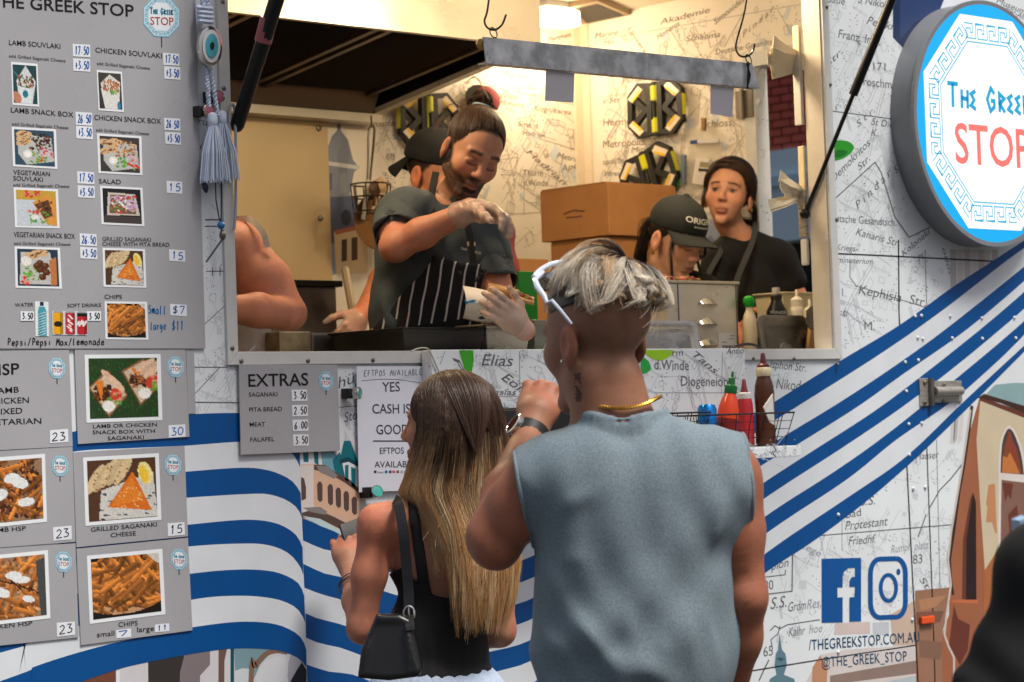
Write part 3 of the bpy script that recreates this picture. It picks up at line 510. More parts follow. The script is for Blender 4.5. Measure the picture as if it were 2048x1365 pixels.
def octo(sh, cx, cy, rx, ry, h, stick=True):
    def oc(s): return [(cx+rx*s*math.cos(math.radians(a+22.5))*1.06, cy+ry*s*math.sin(math.radians(a+22.5))*1.06+.06*rx*s*math.cos(math.radians(a+22.5))) for a in range(0,360,45)]
    if stick: sh.poly([(cx-1,cy+ry*.9),(cx+1,cy+ry*.9),(cx+1.4,cy+ry*1.5),(cx-.6,cy+ry*1.5)], (70,50,46), h)
    sh.poly(oc(1), (120,190,214), h+.2); sh.poly(oc(.94), (214,230,236), h+.4)
    o = oc(.88)
    for k in range(8): meander(sh, o[k], o[(k+1)%8], ((cx-(o[k][0]+o[(k+1)%8][0])/2)*.16, (cy-(o[k][1]+o[(k+1)%8][1])/2)*.16), 3, (70,160,196), h+.6, max(.5, rx*.022))
    sh.poly(oc(.68), (224,233,238), h+.8)
    greek(sh, (cx-rx*.62,cy-ry*.14), (cx+rx*.66,cy-ry*.08), ry*.3, (20,120,150), h+1, max(.8, rx*.07)); sh.text('STOP', (cx-rx*.6,cy+ry*.38), (cx+rx*.66,cy+ry*.42), ry*.4, (176,52,56), h+1.2, .012)
# ------------------------------------------------------------------ food pictures: small painted rasters
class Img:
    def __init__(s, w, h, col): s.a = np.ones((h, w, 3))*np.array(col, float); s.Y, s.X = np.mgrid[0:h, 0:w]; s.X = (s.X+.5)/w; s.Y = (s.Y+.5)/h; s.w, s.h = w, h
    def mask(s, m, col, a=1): s.a[m] = s.a[m]*(1-a)+np.array(col, float)*a; return s
    def ell(s, cx, cy, rx, ry, col, ang=0, a=1):
        c, n = math.cos(ang), math.sin(ang); u = (s.X-cx)*c+(s.Y-cy)*n; v = -(s.X-cx)*n+(s.Y-cy)*c; return s.mask((u/rx)**2+(v/ry)**2 < 1, col, a)
    def pol(s, pts, col, a=1):
        m = np.zeros(s.X.shape, bool); j = len(pts)-1
        for i in range(len(pts)):
            (xi, yi), (xj, yj) = pts[i], pts[j]
            if yi != yj: m ^= ((yi > s.Y) != (yj > s.Y)) & (s.X < (xj-xi)*(s.Y-yi)/(yj-yi)+xi)
            j = i
        return s.mask(m, col, a)
    def stick(s, cx, cy, L, wd, ang, col):
        c, n = math.cos(ang), math.sin(ang); u = (s.X-cx)*c+(s.Y-cy)*n; v = -(s.X-cx)*n+(s.Y-cy)*c; m = (abs(u) < L) & (abs(v) < wd)
        k = np.array(col, float)[None]*(1.12-.45*((v[m]/wd)*.5+.5))[:,None]; s.a[m] = k; return s
    def noise(s, amt, r): s.a *= 1+r.uniform(-amt, amt, s.a.shape[:2])[...,None]; return s
def food(kind, seed, w=56, h=56):
    r = np.random.default_rng(seed); U = r.uniform; I = Img(w, h, (60,56,54))
    def meat(x0, y0, x1, y1, n, cols=((92,50,32),(130,74,44),(64,36,26),(160,98,60)), sz=.05):
        for _ in range(n): I.ell(U(x0,x1), U(y0,y1), U(.5,1)*sz, U(.3,.6)*sz, np.array(cols[r.integers(len(cols))])*U(.8,1.15), U(0,3))
    def green(x0, y0, x1, y1, n):
        for _ in range(n): I.ell(U(x0,x1), U(y0,y1), U(.03,.06), U(.012,.03), (U(70,140),U(140,180),U(40,80)), U(0,3))
    def pita(x0, y0, x1, y1, n):
        for k in range(n):
            cx, cy = U(x0,x1), U(y0,y1); I.ell(cx, cy, .15, .09, (214,176,130), U(-.6,.3))
            for _ in range(4): I.stick(cx+U(-.1,.1), cy+U(-.05,.05), .05, .012, U(-.9,-.3), (110,66,40))
    def tomato(x0, y0, x1, y1, n):
        for _ in range(n): I.ell(U(x0,x1), U(y0,y1), .05, .035, (206,66,48), U(0,3)); I.ell(U(x0,x1), U(y0,y1), .04, .02, (226,140,120), U(0,3))
    def ring(cx, cy, q, col=(214,190,214)): I.mask(abs(np.hypot((I.X-cx), (I.Y-cy)*1.1)-q) < .016, col)
    def chips(n, box=(0,0,1,1), tilt=None):
        for _ in range(n): I.stick(U(box[0],box[2]), U(box[1],box[3]), U(.12,.28), U(.026,.042), U(-1.3,1.3) if tilt is None else U(*tilt), np.array((228,140,62))*U(.5,1.12))
    if kind == 'cone':
        I.mask(I.X < 2, (36,70,74)); I.stick(.2,.3,.3,.02,.6,(70,140,150)); I.pol([(.55,.02),(.95,.42),(.78,1),(.25,1),(.15,.42)], (206,212,212)); meat(.22,.28,.85,.6,70); green(.4,.35,.6,.6,6); I.pol([(.2,.55),(.8,.62),(.78,1),(.3,1)], (214,224,226)); I.ell(.5,.75,.12,.1,(40,120,140)); I.ell(.15,.85,.2,.14,(190,130,104),.5)
    elif kind == 'cone2':
        I.mask(I.Y < .2, (70,62,56)); I.pol([(.1,.3),(.5,.05),(.95,.25),(.85,1),(.25,1)], (216,216,210)); meat(.15,.2,.9,.5,80,((170,96,48),(206,140,84),(130,72,38))); green(.45,.45,.85,.65,18); I.pol([(.1,.45),(.5,.62),(.9,.6),(.8,1),(.25,1)], (222,222,218)); I.ell(.85,.9,.08,.12,(60,130,170))
    elif kind == 'box' or kind == 'box2':
        I.mask(I.X > -1, (52,78,96) if kind == 'box' else (64,60,58)); I.pol([(.08,.12),(.92,.2),(.98,.85),(.3,.98),(.1,.7)], (186,190,186)); meat(.35,.12,.9,.55,70, ((74,42,30),(104,60,40),(54,32,26)) if kind == 'box' else ((190,130,74),(222,170,110),(150,96,52))); pita(.12,.1,.35,.5,5); green(.4,.6,.85,.9,24); tomato(.65,.5,.95,.85,7); ring(.78,.62,.1); I.ell(.33,.68,.11,.11,(232,230,224)); I.ell(.33,.68,.06,.06,(244,242,238))
    elif kind == 'vegsouv':
        I.mask(I.Y > -1, (196,206,214)); I.mask(I.Y < .28, (196,160,60)); tomato(.2,.02,.6,.2,8); I.pol([(.4,.35),(.75,.12),(1,.25),(1,1),(.75,.95)], (214,150,66)); I.pol([(.45,.4),(.8,.25),(.9,.7),(.7,.8)], (92,60,40)); green(.3,.6,.8,.95,22); meat(.5,.3,.9,.7,20); I.ell(.45,.75,.1,.07,(226,226,220)); tomato(.3,.5,.6,.65,4)
    elif kind == 'salad':
        I.mask(I.Y > -1, (34,34,38)); I.mask(I.Y > .8, (70,64,62)); I.pol([(.15,.12),(.85,.15),(.95,.75),(.1,.78)], (206,196,184)); I.pol([(.2,.18),(.8,.2),(.86,.72),(.16,.72)], (120,90,70)); tomato(.25,.2,.85,.72,16); green(.2,.2,.8,.7,26)
        for _ in range(9): ring(U(.25,.78), U(.25,.65), U(.06,.12), (206,176,210))
        for _ in range(12): I.ell(U(.25,.8), U(.25,.7), .03, .025, (234,232,220))
    elif kind == 'vegbox':
        I.mask(I.Y > -1, (40,60,76)); I.pol([(.1,.1),(.8,.08),(.95,.95),(.05,.95)], (190,190,186)); I.pol([(.78,.3),(.95,.2),(.95,.95),(.8,.98)], (190,120,70)); pita(.35,.1,.75,.2,5); green(.15,.45,.55,.85,30); I.ell(.22,.33,.13,.13,(228,226,220))
        for c in ((.55,.38),(.68,.45),(.55,.55),(.7,.62),(.6,.75),(.48,.45)): I.ell(*c,.09,.09,(86,48,30)); I.ell(c[0]-.02,c[1]-.03,.04,.04,(120,74,46))
        tomato(.1,.75,.3,.95,4)
    elif kind == 'saganaki':
        I.mask(I.Y > -1, (84,56,40)); I.pol([(.2,.5),(.95,.25),(1,.98),(.15,.98)], (206,206,200))
        for k in range(26): I.stick(U(.2,.98), U(.45,.98), .03, .01, .1, (70,72,78))
        for k in range(5): I.ell(.12+.1*k, .3-.03*k+U(-.02,.02), .075, .26, np.array((214,190,146))*(1-.07*(k%2)), .5)
        for k in range(26): I.ell(U(.05,.6), U(.1,.5), .02, .012, (150,106,66), U(0,3))
        I.pol([(.28,.78),(.66,.22),(.92,.88)], (214,112,34)); I.pol([(.34,.76),(.64,.32),(.8,.7)], (226,132,44))
        for k in range(24): I.ell(U(.45,.85), U(.45,.86), .018, .01, (240,190,120), U(0,3))
        I.ell(.84,.26,.1,.19,(236,222,150),-.2); I.ell(.82,.28,.06,.15,(236,196,60),-.2)
    elif kind == 'chips':
        I.mask(I.Y > -1, (30,24,20)); I.ell(.5,.6,.62,.5,(196,150,110)); chips(170, (.05,.1,.98,.85)); chips(16, (.2,.2,.8,.7), (-.9,-.5)); I.mask(I.Y > .96-.25*(I.X-.45)**2*2, (30,26,24)); I.pol([(.8,0),(1,0),(1,.2)], (206,200,190))
    elif kind == 'hsp' or kind == 'hsp2':
        I.mask(I.Y > -1, (150,120,90)); chips(40, (0,0,.95,1)); meat(.0,.05,.95,.95,230, ((92,52,34),(120,70,44),(66,38,28)) if kind == 'hsp' else ((170,110,64),(206,150,100),(120,72,44))); chips(16, (0,.1,.9,.95))
        for c in ((.5,.3),(.62,.38),(.3,.55),(.72,.7),(.15,.75)): I.ell(*c, U(.08,.16), U(.05,.09), (226,230,230), U(-.6,.6))
        if kind == 'hsp2':
            for k in range(4): I.stick(.4+.14*k,.4+.06*k,.12,.012,U(.2,1.4),(70,28,20))
            I.pol([(.85,.1),(1,.05),(1,1),(.9,1)], (70,74,74))
    elif kind == 'grass':
        I.mask(I.Y > -1, (40,66,34))
        for k in range(260): I.stick(U(0,1), U(0,1), .02, .008, U(-1.8,-.9), (U(30,70),U(70,110),U(30,44)))
        for ox, oy, s2 in ((.02,.08,1), (.5,0,1)):
            if ox < .3: q = [(.0,.48),(.28,.2),(.56,.62),(.28,.97)]
            else: q = [(.48,.22),(.8,.02),(1,.3),(1,.5),(.74,.8)]
            I.pol(q, (150,98,62)); cx, cy = np.mean(q, 0); I.pol([((x-cx)*.9+cx, (y-cy)*.9+cy) for x, y in q], (206,186,160))
            meat(cx-.2,cy-.1,cx+.06,cy+.12,50); green(cx,cy,cx+.2,cy+.2,14); tomato(cx+.06,cy-.05,cx+.2,cy+.12,6); I.ell(cx,cy+.23,.09,.09,(232,232,226)); I.pol([(cx-.18,cy-.18),(cx-.06,cy-.2),(cx-.1,cy+.16)] if ox < .3 else [(cx-.2,cy-.22),(cx-.14,cy-.1),(cx+.12,cy-.03)], (222,128,44))
            for k in range(3): I.ell(cx+.02+.05*k, cy-.24+.05*k, .05, .17, np.array((226,190,160))*(1-.08*(k%2)), -.7 if ox < .3 else .9)
    elif kind == 'water':
        I.mask(I.Y > -1, (226,232,234)); I.pol([(.3,.15),(.7,.15),(.85,.3),(.85,1),(.2,1),(.2,.3)], (70,160,176)); I.pol([(.38,.02),(.62,.02),(.62,.14),(.38,.14)], (20,40,80))
        for k in range(9): I.stick(.5,.35+.075*k,.3,.014,-.15,(200,230,234)); I.stick(.4,.38+.075*k,.12,.01,-.1,(16,80,100))
    elif kind == 'cans':
        I.mask(I.Y > -1, (206,212,216))
        for x0, c1 in ((.03,(232,168,26)),(.37,(190,48,52)),(.7,(186,40,46))):
            I.pol([(x0,.1),(x0+.28,.1),(x0+.28,.95),(x0,.95)], c1); I.pol([(x0+.03,.02),(x0+.25,.02),(x0+.28,.1),(x0,.1)], (150,150,154)); I.pol([(x0+.03,.95),(x0+.25,.95),(x0+.22,1),(x0+.06,1)], (130,130,134))
            I.pol([(x0+.2,.1),(x0+.28,.1),(x0+.28,.95),(x0+.2,.95)], np.array(c1)*.75)
        I.ell(.17,.55,.12,.12,(40,34,24)); I.pol([(.7,.1),(.98,.1),(.98,.22),(.7,.22)], (30,26,28))
        for k in range(9): I.ell(.5+.05*math.sin(k*1.9), .22+.075*k, .07, .026, (234,226,226), .9)
        for k in range(6): I.ell(.74+.04*k, .5+.06*math.sin(k*2), .03, .09, (234,226,226), .3)
    return I.noise(.08, r).a.clip(0, 255)
m_photo = mat('glossy_photo_print', attr=True, rough=.22, spec=.5)
def lin_arr(a):
    a = a/255.0; return np.where(a <= .04045, a/12.92, ((a+.055)/1.055)**2.4)
def bil(q, u, v): q = np.array(q, float); return q[0]*(1-u)*(1-v)+q[1]*u*(1-v)+q[2]*u*v+q[3]*(1-u)*v
def picture(to3, quad, kind, seed, parent, h, border=(.055,.055), w=54, hh=54):
    s = Sheet(to3); s.poly(quad, (232,238,242), h); fr = s.build('photo', m_photo, parent)
    bx, by = border; qi = [bil(quad, bx, by), bil(quad, 1-bx, by), bil(quad, 1-bx, 1-by), bil(quad, bx, 1-by)] if bx else quad
    a = food(kind, seed, w, hh); C = lin_arr(a); V = []; 
    for j in range(hh):
        for i in range(w): V.append(to3(*bil(qi, i/(w-1), j/(hh-1)), h+.6))
    Fq = [(j*w+i, j*w+i+1, (j+1)*w+i+1, (j+1)*w+i) for j in range(hh-1) for i in range(w-1)]
    mesh('photo_image', V, Fq, m_photo, fr, C.reshape(-1,3))
m_board = mat('grey_laminate', (164,165,170), .3, noise=.05, nscale=3, spec=.5, rvar=.1)
DK, INK = (22,19,21), (14,84,160)
def board(name, quad, y0, label, cat='menu board', group=None, thick=.003, m=None):
    """thin sheet on the truck side, front face at y0"""
    c = P(*quad[3], y0); e = empty(name, (c.x, 0, c.z), label=label, cat=cat, group=group)
    b = B(); b.prism([P(x, y, y0) for x, y in quad], (0, thick, 0)); b.build('panel', m or m_board, e); return e
def price(sh, e, quad, t, to3, h, col=INK, wpx=2.0):
    s = Sheet(to3); s.poly(quad, (226,232,240), h)
    q = np.array(quad, float); a = q[3]*.9+q[1]*.1+(q[0]-q[3])*.12; a = bil(quad,.12,.82); bq = bil(quad,.95,.8); hand(s, t, a, bq, abs(q[3][1]-q[0][1])*.62, col, h+.6, wpx)
    s.build('price_sticker', m_print, e)
def words(sh, L, h, col=DK, off=.011):
    for t, a, b_, c in L: sh.text(t, a, b_, c, col, h, off if c > 14 else min(off, .004))
# --- large menu
YB = -.006; T = wall3(YB)
e = board('menu_board', [(-60,-60),(389,-60),(411,697.5),(-60,697.5)], YB, 'large grey souvlaki menu board left of the serving window, its top cut off')
s = Sheet(T); words(s, [('THE GREEK STOP',(-18,13),(268,34),25),], 1.2)
words(s, [('LAMB SOUVLAKI',(18,90),(121,98),10.5),('CHICKEN SOUVLAKI',(191,105),(324,117),10.5),('LAMB SNACK BOX',(22,225),(147,235),10.5),('CHICKEN SNACK BOX',(189,240),(322,248),10.5),('VEGETARIAN',(27,349),(100,353),9.5),('SOUVLAKI',(27,361),(86,364),9.5),('SALAD',(198,367),(242,369),9.5),('VEGETARIAN SNACK BOX',(28,474),(150,478),10.5),('GRILLED SAGANAKI',(205,482),(302,484),8.5),('CHEESE WITH PITA BREAD',(205,492),(339,494),8.5),('CHIPS',(209,598),(244,598),8.5),('WATER',(30,614),(67,613),7.5),('SOFT DRINKS',(135,615),(202,614),7.5)], 1.2)
for a, b_ in (((18,115),(131,125)),((194,130),(300,140)),((24,251),(137,259)),((192,263),(298,271)),((27,373),(139,376)),((28,490),(141,492))): s.text('add Grilled Saganaki Cheese', a, b_, 6.5, DK, 1.2, .002)
hand(s, 'Pepsi/Pepsi Max/lemonade', (15,691), (210,690), 13, (24,22,26), 1.2, 1.9); hand(s, 'Small', (296,627), (334,628), 16, (16,100,160), 1.2, 1.9); hand(s, 'large', (300,659), (333,660), 15, (16,100,160), 1.2, 1.9); hand(s, '$11', (344,660), (368,660), 17, (16,100,160), 1.2, 2)
s.build('lettering', m_print, e, kind='stuff')
s = Sheet(T); octo(s, 323, 34, 37, 41, 1.0); s.build('octagon_logo', m_print, e, kind='stuff')
for q, t in (((145,88,180,113),'17.50'),((146,117,180,142),'+3.50'),((326,106,358,130),'17.50'),((328,133,360,158),'+3.50'),((151,224,184,250),'26.50'),((152,252,185,277),'+3.50'),((328,236,360,260),'26.50'),((330,264,361,288),'+3.50'),((154,343,188,367),'17.50'),((155,371,189,395),'+3.50'),((333,362,364,386),'15'),((159,467,193,491),'26.50'),((160,494,194,517),'+3.50'),((338,499,370,522),'15'),((340,608,373,631),'$7')):
    x0, y0, x1, y1 = q; price(None, e, [(x0,y0),(x1,y0+2),(x1+.8,y1+2),(x0+.8,y1)], t, T, 1.4)
for q, t in (((41,623,68,642),'3.50'),((175,623,202,642),'3.50')): x0, y0, x1, y1 = q; price(None, e, [(x0,y0),(x1,y0),(x1,y1),(x0,y1)], t, T, 2.6, (22,22,26))
for q, k in (([(22,124),(75,128),(78.5,214),(25,210)],'cone'),([(193,140),(244,144),(248,224.5),(197,221)],'cone2'),([(23,254),(112,259),(115,338.5),(26,333)],'box'),([(194,267),(283,273),(285,351),(197,346.5)],'box2'),([(27,375),(116,379),(119.5,457),(30,455)],'vegsouv'),([(200,372),(285,376),(289,453),(203,449)],'salad'),([(29,493),(120,496),(124,578),(31,576)],'vegbox'),([(205,496),(290,498.5),(293,576),(207,574)],'saganaki'),([(209,603),(294,604),(297,680),(211,679)],'chips')):
    picture(T, q, k, hash(k) % 97 if False else sum(map(ord, k)), e, 1.4)
picture(T, [(70,603),(97,604),(98,673),(71,673)], 'water', 3, e, 1.4, (0,0), 30, 60); picture(T, [(104,622),(175,623),(175,671),(105,670)], 'cans', 4, e, 1.4, (0,0), 70, 44)
# --- small boards
YS = -.0045
def small(name, quad, label, ph, kind, seed, oc, prices, caps, y0=YS, ocr=(17,21)):
    t3 = wall3(y0); e = board('menu_board', quad, y0, label)
    if ph: picture(t3, ph, kind, seed, e, 1.4, (.05,.055), 70, 64)
    s = Sheet(t3); words(s, caps, 1.2, off=.011); s.build('lettering', m_print, e, kind='stuff')
    s = Sheet(t3); octo(s, oc[0], oc[1], ocr[0], ocr[1], 1.0); s.build('octagon_logo', m_print, e, kind='stuff')
    for q, tt, col in prices: price(None, e, q, tt, t3, 1.4, col)
    return e
BK = (26,24,28)
small('a', [(149.5,699.5),(371,699.5),(379,874),(156,888.5)], 'small grey board with a photo of two boxes on grass', [(169,710),(321,708.5),(325,840.7),(173,846)], 'grass', 5, (351,734), [([(337,851),(370.5,849),(371.5,874),(337.5,876)],'30',INK)], [('LAMB OR CHICKEN',(186,857),(314,853),8),('SNACK BOX WITH',(185.6,869),(310,866),8),('SAGANAKI',(215.5,881),(288,878.5),8)])
small('b', [(146,905),(369,892),(376,1073),(153,1095)], 'small grey board with a photo of fried cheese and lemon', [(166,915.5),(317.6,906.7),(323,1040),(171,1052.5)], 'saganaki', 6, (346,930), [([(335,1047),(369,1044.5),(370,1070),(336,1073)],'15',BK)], [('GRILLED SAGANAKI',(182,1064),(314,1053),9),('CHEESE',(221.5,1075),(272,1071),9)])
small('c', [(153,1098),(376,1076),(385,1261),(162,1291)], 'small grey board with a large photo of hot chips', [(173.6,1112),(324.7,1098),(331,1229),(179.4,1248.5)], 'chips', 7, (358,1119), [([(232.4,1261),(262,1257.5),(262.5,1274.6),(233,1277)],'7',INK),([(310,1249.7),(338,1247),(339,1262.6),(310,1265)],'11',INK)], [('CHIPS',(237,1254.5),(275.5,1251),10),('small',(194,1275),(229,1271.5),11),('large',(274.5,1265),(308,1262),11)])
small('d', [(-60,703),(138,700),(145.5,893),(-60,904)], 'small grey board listing only words, lamb to vegetarian, without a photo', None, None, 0, (114,737), [([(100,861),(136,858),(137,884),(100,887)],'23',BK)], [('HSP',(-20,752),(39,748),23),('LAMB',(-14,788),(38,785),12),('CHICKEN',(-26,808.5),(58,806),12),('MIXED',(-14,830),(45,827),12),('VEGETARIAN',(-52,852),(83,847.5),12)])
small('e', [(-60,906),(145,894),(151,1084),(-60,1100)], 'small grey board with a photo of dark meat and white sauce on chips', [(-45,918),(90,908),(94,1044),(-40,1058)], 'hsp', 9, (120,932), [([(106,1055),(143,1051.6),(143.8,1079),(107,1082)],'23',BK)], [('LAMB HSP',(-24,1066),(52,1061),9)])
small('f', [(-60,1101),(151,1087),(157.5,1275),(-60,1298)], 'small grey board with a photo of sliced chicken and sauce on chips', [(-45,1114),(95.7,1100.6),(101,1237),(-40,1254)], 'hsp2', 10, (127,1124), [([(113.5,1246),(149.7,1243.6),(150.4,1270),(114,1274)],'23',BK)], [('CHICKEN HSP',(-44,1262),(65,1250.5),9)])
board('blank_board', [(372,700),(388,700),(391.5,827),(377,828)], -.003, 'narrow blank grey strip behind the board with two boxes on grass')
e = small('g', [(478,729.5),(675,729.5),(680,902),(482,910)], 'grey extras price board under the serving window', None, None, 0, (652,762), [([(x,y),(x+31,y-.5),(x+32,y+22),(x+1,y+22.5)],tt,BK) for x, y, tt in ((583,780,'3.50'),(584,810.5,'2.50'),(585,840,'6.00'),(586,869.5,'3.50'))], [('EXTRAS',(497,773.6),(617,771),26),('SAGANAKI',(498,793.8),(555,793),9),('PITA BREAD',(498.6,824),(564,822.5),9),('MEAT',(499.6,853.6),(530.5,853),9),('FALAFEL',(500.7,884),(549,882.6),9)], -.011, (15,19))
# --- paper notice in a clear sleeve
YP = -.012; T = wall3(YP); m_paper = mat('white_paper', (222,226,238), .42, noise=.03, nscale=6, coat=.3)
e = board('paper_notice', [(713,733),(848,733),(851,980),(718,985)], YP, 'white cash notice held by magnets below the window frame', 'notice', thick=.001, m=m_paper)
s = Sheet(T); C2 = (62,60,70)
words(s, [('YES',(765,784),(800,783),20),('CASH IS',(745,827.5),(821,827),20),('GOOD',(753,869),(818,868.5),20),('EFTPOS',(760,908),(808,907.5),13),('AVAILABLE',(749,935.5),(830,934.5),13)], 1.2, C2, .004)
s.ribbon([(746,882.5),(826,882.5)], 2.4, C2, 1.2); hand(s, 'EFTPOS AVAILABLE', (728,752.5), (846,750), 11, (92,104,112), 1.2, 1.2); s.ribbon(curve([(723,762),(760,759),(800,760),(845,767)],4), 1, (92,104,112), 1.2)
for x, c in ((748,(60,60,60)),(770,(30,120,150)),(778,(40,60,130)),(785,(220,90,40)),(793,(120,80,70)),(801,(170,180,190)),(808,(170,180,190))): s.poly([(x,941.5),(x+5,941.5),(x+5,946.5),(x,946.5)], c, 1.2)
s.text('Square', (755,946.5), (767,946.5), 4, (120,120,120), 1.2)
s.build('lettering', m_print, e, kind='stuff')
# --- round light sign
YD = -.088; cs = P(1977,248,YD); RS = 247/scale_at(cs); sg = empty('round_sign', (cs.x,0,cs.z), label='round illuminated blue and white octagon sign on the truck side', cat='sign')
b = B(); b.lathe([(RS*.985,0),(RS*.985,.08),(RS,.082),(RS,.0955),(RS*.975,.0955)], (cs.x,-.0005,cs.z), (0,-1,0), 72); b.build('drum', mat('grey_sign_can', (120,124,130), .45, noise=.1, nscale=6), sg, smooth=True)
m_lit = bpy.data.materials.new('backlit_acrylic'); m_lit.use_nodes = True; _t = m_lit.node_tree; _b = _t.nodes['Principled BSDF']; _a = _t.nodes.new('ShaderNodeVertexColor'); _a.layer_name = 'Col'
_t.links.new(_a.outputs[0], _b.inputs['Base Color']); _t.links.new(_a.outputs[0], _b.inputs['Emission Color']); _b.inputs['Emission Strength'].default_value = .42; _b.inputs['Roughness'].default_value = .25
def sgn(u, v, h): return Vector((cs.x+u*RS, -.0961-h*EPS, cs.z+v*RS))
s = Sheet(lambda u, v, h: sgn(u, v, h)); s.poly([(.965*math.cos(a), .965*math.sin(a)) for a in np.linspace(0, 2*math.pi, 73)[:-1]], (20,160,224), 0); s.build('face', m_lit, sg)
def oct_(r): return [(r*math.cos(math.radians(a+22.5)), r*math.sin(math.radians(a+22.5))) for a in range(0,360,45)]
s = Sheet(sgn); s.poly(oct_(.93), (244,247,248), 1); s.build('octagon', m_lit, sg)
s = Sheet(sgn); o = oct_(.86)
for k in range(8):
    a_, b_ = np.array(o[k]), np.array(o[(k+1)%8]); mid = (a_+b_)/2; meander(s, a_*.97+b_*.03, b_*.97+a_*.03, -mid*.15, 4, (40,160,200), 1.4, .011)
o = oct_(.70); s.ribbon(o+[o[0]], .011, (40,160,200), 1.4); s.build('key_border', m_lit, sg, kind='stuff')
s = Sheet(sgn); A_ = np.array((-.52,.06))
def gtext(s, wpx):
    wd = [('T',1.15,1.0),('H',.85,.8),('E',.7,.8),(' ',.75,1),('G',1.1,1.0),('R',.85,.8),('E',.72,.8),('E',.72,.8),('K',.85,.85)]; tot = sum(q[1] for q in wd); x = 0
    for ch, ww, hh in wd:
        for stq in GK.get(ch, []): s.ribbon([(-.56+1.14*(x+px*ww*.82)/tot, .1+py*hh*.19) for px, py in stq], wpx, (30,150,196), 1.6)
        x += ww
gtext(s, .036); s.build('greek_lettering', m_lit, sg, kind='stuff')
s = Sheet(sgn); s.text('STOP', (-.49,-.34), (.53,-.34), .335, (224,112,106), 1.6, .012, up=(0,1)); s.build('stop_lettering', m_lit, sg, kind='stuff')
# ------------------------------------------------------------------ awning hatch overhead (out of frame) with its struts
aw = empty('awning_hatch', (.2,-.6,3.0), label='raised serving hatch above the window, out of frame', cat='awning')
b = B(); b.prism([(wl-.05,-.001,2.93),(wl-.05,-.001,2.97),(wl-.05,-.95,3.27),(wl-.05,-.95,3.23)], (wr-wl+.1,0,0)); b.build('panel', m_trim, aw)
def strut(x, q0, q1, r0, r1, label, split, band_=None):
    a, c = PX(*q0, x), PX(*q1, x); d = (c-a).normalized()
    t = (3.1+.0-a.z)/d.z; end = a+d*t; e = empty('gas_strut', a, label=label, cat='strut'); m_ = mat('strut_black', (24,24,26), .35, .3)
    k = a+(c-a)*split
    b = B(); b.tube([a, k], r0, 12); b.build('rod', m_, e, smooth=True); b = B(); b.tube([k, end], r1, 14); b.build('cylinder', m_, e, smooth=True)
    b = B(); b.lathe([(.004,-.016),(.013,-.01),(.016,0),(.013,.01),(.004,.016)], a, (1,0,0), 12); b.build('ball_joint', m_, e, smooth=True)
    if band_:
        g0, g1 = PX(*band_[0], x), PX(*band_[1], x); b = B(); b.tube([g0,g1], r1*1.12, 14); b.build('red_band', mat('red_tape',(150,82,88),.5), e, smooth=True)
strut(wl+.014, (474,252), (553,0), .0175, .0185, 'thick black strut at the left edge of the serving window', .5, ((526,84),(538,36)))
strut(wr-.012, (1610,428), (1783,0), .0065, .0135, 'thin black gas strut at the right edge of the serving window', .565)
# ------------------------------------------------------------------ galvanised strip hung on wire hooks
YH = -.34; m_galv = mat('galvanised_sheet', (205,206,206), .3, .2, noise=.45, nscale=22, rvar=.18)
q = [P(966,74,YH),P(1504,127,YH),P(1521,177,YH),P(973,127,YH)]; e = empty('hanging_strip', (q[3]+q[2])/2, label='galvanised metal strip hanging from two wire hooks', cat='metal strip')
b = B(); b.prism(q, (0,.003,0)); b.build('sheet', m_galv, e); b = B(); b.prism([q[3]+Vector((0,.0031,0)),q[2]+Vector((0,.0031,0)),q[2]+Vector((0,.03,0)),q[3]+Vector((0,.03,0))], (0,0,.003)); b.build('flange', m_galv, e)
b = B(); c = P(962,88,YH); b.lathe([(.004,0),(.014,.002),(.014,.006)], c+Vector((.006,.004,0)), (0,1,0), 12); b.build('end_knob', mat('brass_knob',(150,120,70),.4,.7), e)
m_wire = mat('steel_wire', (70,68,66), .35, .9)
for pts, rg, lab_ in (([(985,-60),(975,20),(969,42),(975,56),(990,60),(1004,50),(1012,30)],(987,66),'bent wire hook at the left end of the hanging strip'),([(1500,-60),(1490,20),(1474,80),(1472,100),(1482,113),(1497,112),(1506,102),(1509,88)],(1497,119),'long wire hook at the right end of the hanging strip')):
    w3 = [P(x, y, YH-.004) for x, y in curve(pts, 5)]; h_ = empty('wire_hook', w3[0], label=lab_, cat='hook'); top = w3[0].copy(); top.z = 3.12
    b = B(); b.tube([top]+w3, .0028, 6); b.build('wire', m_wire, h_, smooth=True)
    c = P(*rg, YH-.004); b = B(); b.tube([c+Vector((.011*math.cos(a), .004*math.sin(a), .013*math.sin(a))) for a in np.linspace(0, 2*math.pi, 15)], .0018, 5); b.build('ring', m_wire, h_)
b = B(); b.tube([P(1497,124,YH-.008),P(1495,178,YH-.008)], .003, 5); b.tube([P(1493,126,YH-.008),P(1500,150,YH-.01),P(1497,168,YH-.008)], .0026, 5); b.build('safety_pin', m_black, None, label='black pin dangling at the right end of the hanging strip', cat='pin')
